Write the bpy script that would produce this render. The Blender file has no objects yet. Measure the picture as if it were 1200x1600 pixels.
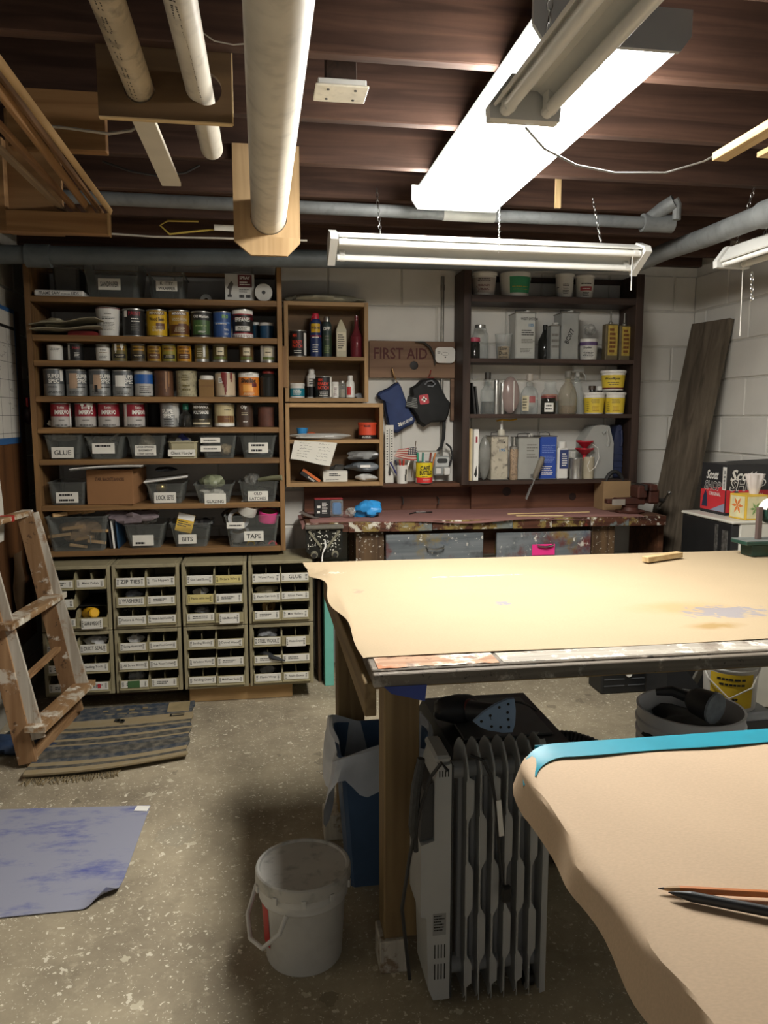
import bpy, math, random
from math import sin, cos, pi, atan2, radians, sqrt
from mathutils import Vector, Matrix

scene = bpy.context.scene
COL = scene.collection
random.seed(7)

# ------------------------------------------------------------------ camera
CAM_H, YAW, PITCH, F = 1.42, radians(9.0), radians(7.1), 1200.0
cam_data = bpy.data.cameras.new('camera')
cam = bpy.data.objects.new('camera', cam_data)
COL.objects.link(cam)
cam.location = (0, 0, CAM_H)
cam.rotation_euler = (pi / 2 - PITCH, 0, -YAW)
cam_data.sensor_fit = 'HORIZONTAL'
cam_data.sensor_width = 36.0
cam_data.lens = 36.0 * F / 1200.0
cam_data.clip_start = 0.05
scene.camera = cam

# ------------------------------------------------------------------ world, exposure
world = bpy.data.worlds.new('basement_ambient')
scene.world = world
world.use_nodes = True
world.node_tree.nodes['Background'].inputs[0].default_value = (1.0, 0.97, 0.93, 1)
world.node_tree.nodes['Background'].inputs[1].default_value = 0.17
FIXTURE_STRENGTH = 26.0
scene.view_settings.view_transform = 'Standard'
scene.view_settings.look = 'None'
scene.view_settings.gamma = 1.0
scene.view_settings.use_curve_mapping = False
scene.view_settings.exposure = 1.1

# ------------------------------------------------------------------ where a sight line meets a real plane
_cy, _sy, _cp, _sp = cos(YAW), sin(YAW), cos(PITCH), sin(PITCH)
def ray(px, py):
    u, v = (px - 600.0) / F, (800.0 - py) / F
    return Vector((_sy*_cp + _cy*u + _sy*_sp*v, _cy*_cp - _sy*u + _cy*_sp*v, -_sp + _cp*v))
def P(px, py, Y):
    r = ray(px, py); t = Y / r.y
    return Vector((r.x*t, Y, CAM_H + r.z*t))
def PX(px, py, X):
    r = ray(px, py); t = X / r.x
    return Vector((X, r.y*t, CAM_H + r.z*t))
def FL(px, py, Z=0.0):
    r = ray(px, py); t = (Z - CAM_H) / r.z
    return Vector((r.x*t, r.y*t, Z))
def face_cam(x, y): return atan2(-x, y)

# ------------------------------------------------------------------ mesh builder
_textcache = {}
def text_geo(s, bold=0.0):
    k = (s, bold)
    if k not in _textcache:
        cu = bpy.data.curves.new('t', 'FONT'); cu.body = s; cu.size = 1.0; cu.resolution_u = 2
        cu.offset = bold; cu.align_x = 'LEFT'
        ob = bpy.data.objects.new('t', cu)
        me = bpy.data.meshes.new_from_object(ob)
        vs = [(v.co.x, v.co.y) for v in me.vertices]; fs = [tuple(p.vertices) for p in me.polygons]
        bpy.data.objects.remove(ob); bpy.data.curves.remove(cu); bpy.data.meshes.remove(me)
        if vs:
            x0 = min(v[0] for v in vs); x1 = max(v[0] for v in vs)
            y0 = min(v[1] for v in vs); y1 = max(v[1] for v in vs)
        else: x0 = x1 = y0 = y1 = 0
        cx, cy = (x0+x1)/2, (y0+y1)/2
        _textcache[k] = ([(x-cx, y-cy) for x, y in vs], fs, x1-x0, max(y1-y0, 1e-6))
    return _textcache[k]

class MB:
    def __init__(s): s.v = []; s.f = []
    def add(s, vs, fs):
        n = len(s.v); s.v += [tuple(p) for p in vs]; s.f += [tuple(i+n for i in f) for f in fs]; return s
    def xf(s, M): s.v = [tuple(M @ Vector(p)) for p in s.v]; return s
    def mv(s, x, y, z): return s.xf(Matrix.Translation((x, y, z)))
    def rot(s, a, ax='Z'): return s.xf(Matrix.Rotation(a, 4, ax))
    def join(s, o): return s.add(o.v, o.f)
    def box(s, x0, x1, y0, y1, z0, z1, ch=0.0012):
        if x1 < x0: x0, x1 = x1, x0
        if y1 < y0: y0, y1 = y1, y0
        if z1 < z0: z0, z1 = z1, z0
        ch = min(ch, .45*(x1-x0), .45*(y1-y0), .45*(z1-z0))
        if ch <= 0:
            return s.add([(x0,y0,z0),(x1,y0,z0),(x1,y1,z0),(x0,y1,z0),(x0,y0,z1),(x1,y0,z1),(x1,y1,z1),(x0,y1,z1)],
                [(0,3,2,1),(4,5,6,7),(0,1,5,4),(1,2,6,5),(2,3,7,6),(3,0,4,7)])
        X, Y, Z = (x0, x1), (y0, y1), (z0, z1); vs = []; ix = {}
        for i in (0,1):
            for j in (0,1):
                for k in (0,1):
                    sx, sy, sz = (ch if i == 0 else -ch), (ch if j == 0 else -ch), (ch if k == 0 else -ch)
                    for a, p in enumerate(((X[i], Y[j]+sy, Z[k]+sz), (X[i]+sx, Y[j], Z[k]+sz), (X[i]+sx, Y[j]+sy, Z[k]))):
                        ix[i,j,k,a] = len(vs); vs.append(p)
        g = lambda i,j,k,a: ix[i,j,k,a]
        fs = []
        for i in (0,1): q = [g(i,0,0,0), g(i,1,0,0), g(i,1,1,0), g(i,0,1,0)]; fs.append(q if i else q[::-1])
        for j in (0,1): q = [g(0,j,0,1), g(1,j,0,1), g(1,j,1,1), g(0,j,1,1)]; fs.append(q[::-1] if j else q)
        for k in (0,1): q = [g(0,0,k,2), g(1,0,k,2), g(1,1,k,2), g(0,1,k,2)]; fs.append(q if k else q[::-1])
        for i in (0,1):
            for j in (0,1): q = [g(i,j,0,0), g(i,j,1,0), g(i,j,1,1), g(i,j,0,1)]; fs.append(q if i == j else q[::-1])
            for k in (0,1): q = [g(i,0,k,0), g(i,1,k,0), g(i,1,k,2), g(i,0,k,2)]; fs.append(q[::-1] if i == k else q)
        for j in (0,1):
            for k in (0,1): q = [g(0,j,k,1), g(1,j,k,1), g(1,j,k,2), g(0,j,k,2)]; fs.append(q if j == k else q[::-1])
        for i in (0,1):
            for j in (0,1):
                for k in (0,1): q = [g(i,j,k,0), g(i,j,k,1), g(i,j,k,2)]; fs.append(q if (i+j+k) % 2 else q[::-1])
        return s.add(vs, fs)
    def lathe(s, prof, n=20, c=(0,0,0), cap=True):
        vs = []; fs = []; m = len(prof)
        for r, z in prof:
            for k in range(n):
                a = 2*pi*k/n; vs.append((c[0]+r*cos(a), c[1]+r*sin(a), c[2]+z))
        for i in range(m-1):
            for k in range(n):
                k2 = (k+1) % n; fs.append((i*n+k, i*n+k2, (i+1)*n+k2, (i+1)*n+k))
        if cap:
            if prof[0][0] > 1e-6: fs.append(tuple(range(n))[::-1])
            if prof[-1][0] > 1e-6: fs.append(tuple((m-1)*n+k for k in range(n)))
        return s.add(vs, fs)
    def band(s, r, z0, z1, a0=-pi, a1=pi, n=24, r1=None):
        vs = []; fs = []; r1 = r if r1 is None else r1
        for i in range(n+1):
            a = a0+(a1-a0)*i/n; vs += [(r*sin(a), -r*cos(a), z0), (r1*sin(a), -r1*cos(a), z1)]
        for i in range(n): fs.append((2*i, 2*i+2, 2*i+3, 2*i+1))
        return s.add(vs, fs)
    def tube(s, pts, r, n=8, caps=True, flat=1.0):
        pts = [Vector(p) for p in pts]; m = len(pts); R = r if isinstance(r, (list, tuple)) else [r]*m
        vs = []; fs = []; up = None
        for i, p in enumerate(pts):
            t = (pts[min(i+1, m-1)] - pts[max(i-1, 0)]).normalized()
            if up is None:
                up = Vector((0,0,1)) if abs(t.z) < .9 else Vector((1,0,0))
            a = t.cross(up); a = a.normalized() if a.length > 1e-6 else Vector((1,0,0)); b = a.cross(t).normalized(); up = b
            for k in range(n):
                q = 2*pi*k/n; vs.append(p + a*cos(q)*R[i] + b*sin(q)*R[i]*flat)
        for i in range(m-1):
            for k in range(n):
                k2 = (k+1) % n; fs.append((i*n+k, i*n+k2, (i+1)*n+k2, (i+1)*n+k))
        if caps: fs += [tuple(range(n))[::-1], tuple((m-1)*n+k for k in range(n))]
        return s.add(vs, fs)
    def beam(s, p, q, w, h, roll=0.0, ch=.0015):
        p, q = Vector(p), Vector(q); d = q-p; L = d.length; t = d/L
        up = Vector((0,0,1)) if abs(t.z) < .95 else Vector((0,1,0))
        a = t.cross(up).normalized(); b = a.cross(t).normalized()
        a, b = a*cos(roll)+b*sin(roll), b*cos(roll)-a*sin(roll)
        o = MB().box(-w/2, w/2, 0, L, -h/2, h/2, ch)
        M = Matrix((a, t, b)).transposed().to_4x4(); M.translation = p
        return s.join(o.xf(M))
    def prism(s, poly, d0, d1, plane='xz'):
        n = len(poly); vs = []
        for d in (d0, d1):
            for a, b in poly:
                vs.append((a, d, b) if plane == 'xz' else (a, b, d) if plane == 'xy' else (d, a, b))
        fs = [tuple(range(n)), tuple(range(2*n-1, n-1, -1))]
        for i in range(n): j = (i+1) % n; fs.append((i, i+n, j+n, j))
        return s.add(vs, fs)
    def grid(s, fn, nu, nv, off=None):
        vs = [fn(i/nu, j/nv) for j in range(nv+1) for i in range(nu+1)]; w = nu+1
        fs = [(j*w+i, j*w+i+1, (j+1)*w+i+1, (j+1)*w+i) for j in range(nv) for i in range(nu)]
        s.add(vs, fs)
        if off:
            o = Vector(off); s.add([Vector(v)+o for v in vs], [f[::-1] for f in fs])
            n0 = len(s.v)-2*len(vs); N = len(vs)
            edge = [i for i in range(nu+1)] + [j*w+nu for j in range(1, nv+1)] + [nv*w+i for i in range(nu-1, -1, -1)] + [j*w for j in range(nv-1, 0, -1)]
            for a, b in zip(edge, edge[1:]+edge[:1]): s.f.append((n0+a, n0+N+a, n0+N+b, n0+b))
        return s
    def ball(s, c, rx, ry, rz, n=12, m=8, lump=0.0, seed=0):
        rnd = random.Random(seed); prof = []
        vs = []; fs = []
        ph = [(rnd.uniform(0, 6.3), rnd.uniform(0, 6.3), rnd.randint(2, 5), rnd.randint(1, 4)) for _ in range(4)]
        for i in range(m+1):
            t = pi*i/m
            for k in range(n):
                a = 2*pi*k/n; L = 1+lump*sum(sin(q[2]*a+q[0])*sin(q[3]*t+q[1]) for q in ph)/2*sin(t)
                vs.append((c[0]+rx*L*sin(t)*cos(a), c[1]+ry*L*sin(t)*sin(a), c[2]-rz*L*cos(t)))
        for i in range(m):
            for k in range(n): k2 = (k+1) % n; fs.append((i*n+k, i*n+k2, (i+1)*n+k2, (i+1)*n+k))
        return s.add(vs, fs)
    def tub(s, w0, d0, w1, d1, h, t=.0018, lip=.006):
        """open tapered rectangular bin standing on z=0, rounded rim lip"""
        def ring(w, d, z, c=.012):
            x, y = w/2, d/2; c = min(c, x*.4, y*.4)
            return [(-x+c,-y,z),(x-c,-y,z),(x,-y+c,z),(x,y-c,z),(x-c,y,z),(-x+c,y,z),(-x,y-c,z),(-x,-y+c,z)]
        rings = [ring(w0,d0,0), ring(w0+(w1-w0)*.97, d0+(d1-d0)*.97, h-lip), ring(w1+2*lip, d1+2*lip, h-lip), ring(w1+2*lip, d1+2*lip, h),
                 ring(w1-2*t, d1-2*t, h), ring(w0-2*t, d0-2*t, t)]
        vs = [p for r in rings for p in r]; fs = []
        for i in range(len(rings)-1):
            for k in range(8): k2 = (k+1) % 8; fs.append((i*8+k, i*8+k2, (i+1)*8+k2, (i+1)*8+k))
        fs += [tuple(range(8))[::-1], tuple(5*8+k for k in range(8))]
        return s.add(vs, fs)
    # flat lettering on a face that looks along -y, and lettering wrapped round a cylinder
    def ftext(s, t, x, y, z, size, maxw=None, bold=0.0, shear=0.0, tilt=0.0):
        vs, fs, w, h = text_geo(t, bold); k = size; kx = k if not maxw or w*k <= maxw else maxw/w
        c, n = cos(tilt), sin(tilt)
        return s.add([(x+(a*kx+shear*b*k)*c-b*k*n, y, z+(a*kx+shear*b*k)*n+b*k*c) for a, b in vs], fs)
    def ctext(s, t, r, z, size, ang=0.0, maxw=None, bold=0.0, shear=0.0, arch=0.0):
        vs, fs, w, h = text_geo(t, bold); k = size; kx = k if not maxw or w*k <= maxw else maxw/w
        out = []
        for a, b in vs:
            X = a*kx+shear*b*k; q = ang+X/r; out.append((r*sin(q), -r*cos(q), z+b*k-arch*X*X/r))
        return s.add(out, fs)
    def lines(s, x0, x1, z0, z1, n, y, seed=0, fill=.45):
        rnd = random.Random(seed); dz = (z1-z0)/n
        for i in range(n):
            z = z1-(i+.5)*dz; x = x0; e = x0+(x1-x0)*rnd.uniform(.6, 1)
            while x < e:
                L = min(rnd.uniform(.06, .22)*(x1-x0), e-x); hh = dz*fill/2
                s.add([(x,y,z-hh),(x+L*.85,y,z-hh),(x+L*.85,y,z+hh),(x,y,z+hh)], [(0,1,2,3)]); x += L
        return s
    def clines(s, r, a0, a1, z0, z1, n, seed=0, fill=.4):
        rnd = random.Random(seed); dz = (z1-z0)/n
        for i in range(n):
            z = z1-(i+.5)*dz; q = a0+(a1-a0)*rnd.uniform(0, .15); e = a1-(a1-a0)*rnd.uniform(0, .2)
            while q < e:
                L = min(rnd.uniform(.1, .25)*(a1-a0), e-q); hh = dz*fill/2
                s.band(r, z-hh, z+hh, q, q+L*.82, 2); q += L
        return s
    def mesh(s, name):
        me = bpy.data.meshes.new(name); me.from_pydata(s.v, [], s.f)
        me.polygons.foreach_set('use_smooth', [True]*len(me.polygons))
        me.set_sharp_from_angle(angle=radians(32))
        return me

def holed_plate(cells, y0, y1, n=24):
    """plate facing -y made of cells (x0,x1,z0,z1,cx,cz,r); r=0 is a plain cell"""
    o = MB()
    for x0, x1, z0, z1, cx, cz, r in cells:
        if r <= 0: o.box(x0, x1, y0, y1, z0, z1, 0); continue
        per = []
        for k in range(n):
            a = 2*pi*k/n+pi/4; dx, dz = cos(a), sin(a)
            tx = ((x1-cx)/dx if dx > 0 else (x0-cx)/dx) if abs(dx) > 1e-9 else 1e9
            tz = ((z1-cz)/dz if dz > 0 else (z0-cz)/dz) if abs(dz) > 1e-9 else 1e9
            t = min(tx, tz); per.append((cx+dx*t, cz+dz*t, cx+dx*r, cz+dz*r))
        vs = []
        for X, Z, hx, hz in per: vs += [(X,y0,Z),(hx,y0,hz),(X,y1,Z),(hx,y1,hz)]
        fs = []
        for k in range(n):
            a, b = 4*k, 4*((k+1) % n)
            fs += [(a,b,b+1,a+1),(a+2,a+3,b+3,b+2),(a+1,b+1,b+3,a+3),(a,a+2,b+2,b)]
        o.add(vs, fs)
        # corner fillers between the last perimeter points and the cell corners
        for X, Z in ((x0,z0),(x1,z0),(x1,z1),(x0,z1)):
            best = sorted(per, key=lambda q: (q[0]-X)**2+(q[1]-Z)**2)[:2]
            if min((q[0]-X)**2+(q[1]-Z)**2 for q in best) > 1e-8:
                (ax, az), (bx, bz) = best[0][:2], best[1][:2]
                o.prism([(ax,az),(X,Z),(bx,bz)], y0, y1)
    return o

# ------------------------------------------------------------------ scene graph
def tag(o, label=None, cat=None, group=None, kind=None):
    if label: o['label'] = label
    if cat: o['category'] = cat
    if group: o['group'] = group
    if kind: o['kind'] = kind
    return o
def E(name, label, cat, loc=(0,0,0), rz=0.0, group=None, rot=None):
    o = bpy.data.objects.new(name, None); COL.objects.link(o); o.empty_display_size = .05
    o.location = loc; o.rotation_euler = rot if rot else (0, 0, rz)
    return tag(o, label, cat, group)
def PT(name, mb, mat, par, label=None, kind=None, loc=None, rot=None):
    me = mb.mesh(name) if isinstance(mb, MB) else mb
    o = bpy.data.objects.new(name, me); COL.objects.link(o); o.parent = par
    if mat is not None and not me.materials: me.materials.append(mat)
    if loc: o.location = loc
    if rot: o.rotation_euler = rot
    return tag(o, label, None, None, kind)
def SOLO(name, mb, mat, label, cat, loc=(0,0,0), rz=0.0, group=None, rot=None, kind=None):
    o = PT(name, mb, mat, None); o.location = loc; o.rotation_euler = rot if rot else (0, 0, rz)
    return tag(o, label, cat, group, kind)
def STRUCT(name, mb, mat, par=None):
    o = PT(name, mb, mat, par)
    if par is None: o['kind'] = 'structure'
    return o

# ------------------------------------------------------------------ materials
MATS = {}
def _base(name):
    m = bpy.data.materials.new(name); m.use_nodes = True
    nt = m.node_tree; return m, nt, nt.nodes['Principled BSDF']
def srgb(c):
    if isinstance(c, str): c = tuple(int(c[i:i+2], 16)/255 for i in (0, 2, 4))
    return tuple(x/12.92 if x <= .04045 else ((x+.055)/1.055)**2.4 for x in c)
def M(name, color, rough=.6, metal=0.0, var=.10, scale=14.0, bump=0.0, alpha=1.0, emit=0.0, spec=None, grime=0.0, coat=0.0):
    """plain procedural surface: colour with noise mottling and optional dirt"""
    if name in MATS: return MATS[name]
    m, nt, b = _base(name); N, L = nt.nodes, nt.links; c = srgb(color)
    tc = N.new('ShaderNodeTexCoord'); nz = N.new('ShaderNodeTexNoise')
    nz.inputs['Scale'].default_value = scale; nz.inputs['Detail'].default_value = 5
    L.new(tc.outputs['Object'], nz.inputs['Vector'])
    rp = N.new('ShaderNodeValToRGB'); rp.color_ramp.elements[0].position = .3; rp.color_ramp.elements[1].position = .7
    rp.color_ramp.elements[0].color = tuple(x*(1-var) for x in c)+(1,)
    rp.color_ramp.elements[1].color = tuple(min(1, x*(1+var)) for x in c)+(1,)
    L.new(nz.outputs['Fac'], rp.inputs['Fac']); out = rp.outputs['Color']
    if grime:
        n2 = N.new('ShaderNodeTexNoise'); n2.inputs['Scale'].default_value = scale*3.1; n2.inputs['Detail'].default_value = 8
        L.new(tc.outputs['Object'], n2.inputs['Vector'])
        r2 = N.new('ShaderNodeValToRGB'); r2.color_ramp.elements[0].position = .52; r2.color_ramp.elements[1].position = .68
        r2.color_ramp.elements[0].color = (0,0,0,1); r2.color_ramp.elements[1].color = (grime,)*3+(1,)
        L.new(n2.outputs['Fac'], r2.inputs['Fac'])
        mx = N.new('ShaderNodeMixRGB'); mx.inputs[2].default_value = tuple(.25*x+.02 for x in c)+(1,)
        L.new(r2.outputs['Color'], mx.inputs[0]); L.new(out, mx.inputs[1]); out = mx.outputs[0]
    L.new(out, b.inputs['Base Color'])
    b.inputs['Roughness'].default_value = rough; b.inputs['Metallic'].default_value = metal
    if spec is not None: b.inputs['Specular IOR Level'].default_value = spec
    if coat: b.inputs['Coat Weight'].default_value = coat
    if alpha < 1: b.inputs['Alpha'].default_value = alpha
    if emit:
        b.inputs['Emission Color'].default_value = c+(1,); b.inputs['Emission Strength'].default_value = emit
    if bump:
        bp = N.new('ShaderNodeBump'); bp.inputs['Strength'].default_value = bump; bp.inputs['Distance'].default_value = .004
        L.new(nz.outputs['Fac'], bp.inputs['Height']); L.new(bp.outputs['Normal'], b.inputs['Normal'])
    MATS[name] = m; return m
def WOOD(name, c1, c2, axis='x', scale=1.0, rough=.65, splat=None, dirt=0.0):
    """grain drawn out along one axis of the piece, each piece shifted at random"""
    key = name+axis
    if key in MATS: return MATS[key]
    m, nt, b = _base(key); N, L = nt.nodes, nt.links
    tc = N.new('ShaderNodeTexCoord'); oi = N.new('ShaderNodeObjectInfo')
    ad = N.new('ShaderNodeVectorMath'); ad.operation = 'ADD'
    mu = N.new('ShaderNodeVectorMath'); mu.operation = 'SCALE'; mu.inputs['Scale'].default_value = 7.0
    cb = N.new('ShaderNodeCombineXYZ')
    for i in range(3): L.new(oi.outputs['Random'], cb.inputs[i])
    L.new(cb.outputs[0], mu.inputs[0]); L.new(tc.outputs['Object'], ad.inputs[0]); L.new(mu.outputs[0], ad.inputs[1])
    mp = N.new('ShaderNodeMapping'); s = [38*scale]*3; s['xyz'.index(axis)] = 2.2*scale
    mp.inputs['Scale'].default_value = s; L.new(ad.outputs[0], mp.inputs['Vector'])
    nz = N.new('ShaderNodeTexNoise'); nz.inputs['Scale'].default_value = 1.0; nz.inputs['Detail'].default_value = 6; nz.inputs['Distortion'].default_value = .8
    L.new(mp.outputs[0], nz.inputs['Vector'])
    rp = N.new('ShaderNodeValToRGB'); a, d = srgb(c1), srgb(c2)
    rp.color_ramp.elements[0].position = .34; rp.color_ramp.elements[0].color = a+(1,)
    rp.color_ramp.elements[1].position = .68; rp.color_ramp.elements[1].color = d+(1,)
    L.new(nz.outputs['Fac'], rp.inputs['Fac']); out = rp.outputs['Color']
    hs = N.new('ShaderNodeHueSaturation')
    ma = N.new('ShaderNodeMapRange'); ma.inputs[3].default_value = .82; ma.inputs[4].default_value = 1.15
    L.new(oi.outputs['Random'], ma.inputs[0]); L.new(ma.outputs[0], hs.inputs['Value']); L.new(out, hs.inputs['Color']); out = hs.outputs[0]
    def blotch(out, sc, lo, hi, col, amt):
        n2 = N.new('ShaderNodeTexNoise'); n2.inputs['Scale'].default_value = sc; n2.inputs['Detail'].default_value = 9; n2.inputs['Roughness'].default_value = .65
        L.new(ad.outputs[0], n2.inputs['Vector'])
        r2 = N.new('ShaderNodeValToRGB'); r2.color_ramp.elements[0].position = lo; r2.color_ramp.elements[1].position = hi
        r2.color_ramp.elements[0].color = (0,0,0,1); r2.color_ramp.elements[1].color = (amt,)*3+(1,)
        L.new(n2.outputs['Fac'], r2.inputs['Fac'])
        mx = N.new('ShaderNodeMixRGB'); mx.inputs[2].default_value = srgb(col)+(1,)
        L.new(r2.outputs['Color'], mx.inputs[0]); L.new(out, mx.inputs[1]); return mx.outputs[0]
    if dirt: out = blotch(out, 6, .45, .75, '2a2018', dirt)
    for sp in (splat or []): out = blotch(out, *sp)
    L.new(out, b.inputs['Base Color']); b.inputs['Roughness'].default_value = rough
    b.inputs['Specular IOR Level'].default_value = .3
    bp = N.new('ShaderNodeBump'); bp.inputs['Strength'].default_value = .15; bp.inputs['Distance'].default_value = .002
    L.new(nz.outputs['Fac'], bp.inputs['Height']); L.new(bp.outputs['Normal'], b.inputs['Normal'])
    MATS[key] = m; return m
def GLASS(name, color, alpha=.25, rough=.08):
    if name in MATS: return MATS[name]
    m, nt, b = _base(name); c = srgb(color)
    N, L = nt.nodes, nt.links
    lw = N.new('ShaderNodeLayerWeight'); lw.inputs['Blend'].default_value = .35
    ma = N.new('ShaderNodeMapRange'); ma.inputs[3].default_value = alpha; ma.inputs[4].default_value = min(1, alpha+.5)
    L.new(lw.outputs['Facing'], ma.inputs[0]); L.new(ma.outputs[0], b.inputs['Alpha'])
    b.inputs['Base Color'].default_value = c+(1,); b.inputs['Roughness'].default_value = rough
    MATS[name] = m; return m

# ================================================================== SETTING
XL, XR, YB, YR = -1.20, 2.54, 4.30, -1.6      # left wall, right wall, back wall, open end behind the camera
ZJ, ZC = 2.28, 2.515                           # joist undersides, subfloor

def concrete_floor():
    m, nt, b = _base('stained_concrete'); N, L = nt.nodes, nt.links
    tc = N.new('ShaderNodeTexCoord')
    def noise(sc, det=8, rough=.6, dist=0.0):
        n = N.new('ShaderNodeTexNoise'); n.inputs['Scale'].default_value = sc; n.inputs['Detail'].default_value = det
        n.inputs['Roughness'].default_value = rough; n.inputs['Distortion'].default_value = dist
        L.new(tc.outputs['Object'], n.inputs['Vector']); return n
    def ramp(src, p0, p1, c0, c1):
        r = N.new('ShaderNodeValToRGB'); r.color_ramp.elements[0].position = p0; r.color_ramp.elements[1].position = p1
        r.color_ramp.elements[0].color = c0; r.color_ramp.elements[1].color = c1; L.new(src, r.inputs['Fac']); return r.outputs['Color']
    def mix(f, a, c):
        x = N.new('ShaderNodeMixRGB'); L.new(f, x.inputs[0]); L.new(a, x.inputs[1]); x.inputs[2].default_value = c; return x.outputs[0]
    K = lambda h: srgb(h)+(1,)
    col = ramp(noise(1.6, 10, .68).outputs['Fac'], .35, .7, K('7d7361'), K('b3a78d'))
    col = mix(ramp(noise(7, 10, .7, .4).outputs['Fac'], .56, .74, (0,0,0,1), (.5,.5,.5,1)), col, K('665e4e'))
    col = mix(ramp(noise(26, 6, .7).outputs['Fac'], .55, .75, (0,0,0,1), (.55,.55,.55,1)), col, K('c8bca2'))
    wob = noise(30, 3)
    def flecks(scale, size, prob, colr, amt):
        nonlocal col
        v = N.new('ShaderNodeTexVoronoi'); v.inputs['Scale'].default_value = scale; v.inputs['Randomness'].default_value = 1
        ad = N.new('ShaderNodeMixRGB'); ad.blend_type = 'ADD'; ad.inputs[0].default_value = .06
        L.new(tc.outputs['Object'], ad.inputs[1]); L.new(wob.outputs['Color'], ad.inputs[2]); L.new(ad.outputs[0], v.inputs['Vector'])
        sp = N.new('ShaderNodeSeparateColor'); L.new(v.outputs['Color'], sp.inputs[0])
        a = N.new('ShaderNodeMath'); a.operation = 'SUBTRACT'; L.new(sp.outputs[0], a.inputs[0]); a.inputs[1].default_value = 1-prob
        c = N.new('ShaderNodeMath'); c.operation = 'MULTIPLY'; L.new(a.outputs[0], c.inputs[0]); c.inputs[1].default_value = size/prob
        d = N.new('ShaderNodeMath'); d.operation = 'LESS_THAN'; L.new(v.outputs['Distance'], d.inputs[0]); L.new(c.outputs[0], d.inputs[1])
        e = N.new('ShaderNodeMath'); e.operation = 'MULTIPLY'; L.new(d.outputs[0], e.inputs[0]); e.inputs[1].default_value = amt
        col = mix(e.outputs[0], col, K(colr))
    flecks(7, .5, .10, '8d8878', .35)
    flecks(12, .36, .16, '4c463b', .4)
    flecks(17, .26, .20, 'd9d1b8', .5)
    flecks(38, .30, .30, 'e9e2cd', .62)
    flecks(75, .34, .42, 'e4ddc8', .7)
    flecks(120, .36, .4, 'ddd5bf', .6)
    # worn pale patch where the sealer has gone
    mp = N.new('ShaderNodeMapping'); mp.inputs['Location'].default_value = (.62, -1.55, 0); mp.inputs['Scale'].default_value = (2.2, 1.5, 1)
    L.new(tc.outputs['Object'], mp.inputs['Vector'])
    gr = N.new('ShaderNodeTexGradient'); gr.gradient_type = 'SPHERICAL'; L.new(mp.outputs[0], gr.inputs['Vector'])
    mm = N.new('ShaderNodeMath'); mm.operation = 'MULTIPLY'; L.new(gr.outputs['Fac'], mm.inputs[0]); L.new(noise(9, 9, .75).outputs['Fac'], mm.inputs[1])
    col = mix(ramp(mm.outputs[0], .2, .32, (0,0,0,1), (.8,.8,.8,1)), col, K('c9b893'))
    L.new(col, b.inputs['Base Color']); b.inputs['Roughness'].default_value = .62; b.inputs['Specular IOR Level'].default_value = .35
    bp = N.new('ShaderNodeBump'); bp.inputs['Strength'].default_value = .2; bp.inputs['Distance'].default_value = .004
    L.new(wob.outputs['Fac'], bp.inputs['Height']); L.new(bp.outputs['Normal'], b.inputs['Normal'])
    return m
STRUCT('floor', MB().box(XL-.2, XR+.2, YR, YB+.2, -.1, 0, 0), concrete_floor())

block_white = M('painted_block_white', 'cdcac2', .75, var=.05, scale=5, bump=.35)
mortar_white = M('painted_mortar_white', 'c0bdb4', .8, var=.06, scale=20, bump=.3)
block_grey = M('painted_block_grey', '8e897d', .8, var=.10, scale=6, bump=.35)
CH, BL = .203, .406
_bm = {}
def block_mesh(w, flipkey, mat):
    k = (round(w, 3), flipkey)
    if k not in _bm:
        me = MB().box(0, w-.009, -.006, .02, 0, CH-.009, .004).mesh('block'); me.materials.append(mat); _bm[k] = me
    return _bm[k]
def block_wall(name, length, x_phase, z0, z1, mat, mortar, place, ext):
    """place maps wall coordinate s to a world matrix; blocks run from s=0..length"""
    w = STRUCT(name, ext, mortar)
    for n in range(int(z0/CH+.5), int(z1/CH+.5)):
        s = (x_phase + (0 if n % 2 == 0 else BL/2)) % BL - BL
        while s < length-.02:
            a, e = max(s, 0), min(s+BL, length)
            if e-a > .03:
                o = PT('block', block_mesh(e-a, name, mat), mat, w)
                o.matrix_local = place(a+.0045, n*CH+.0045)
            s += BL
    return w
wall_back = block_wall('wall_back', XR-XL, (2.40-XL), 0, 2.25, block_white, mortar_white,
    lambda s, z: Matrix.Translation((XL+s, YB, z)), MB().box(XL-.2, XR+.2, YB+.002, YB+.2, 0, ZC, 0))
wall_right = block_wall('wall_right', 2.7, .33, 0, 2.25, block_white, mortar_white,
    lambda s, z: Matrix.Translation((XR, YB-s, z)) @ Matrix.Rotation(-pi/2, 4, 'Z'), MB().box(XR+.002, XR+.2, YR, YB, 0, ZC, 0))
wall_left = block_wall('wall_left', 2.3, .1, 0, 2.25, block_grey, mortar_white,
    lambda s, z: Matrix.Translation((XL, YB-2.3+s, z)) @ Matrix.Rotation(pi/2, 4, 'Z'), MB().box(XL-.2, XL-.002, YR, YB, 0, ZC, 0))

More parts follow.
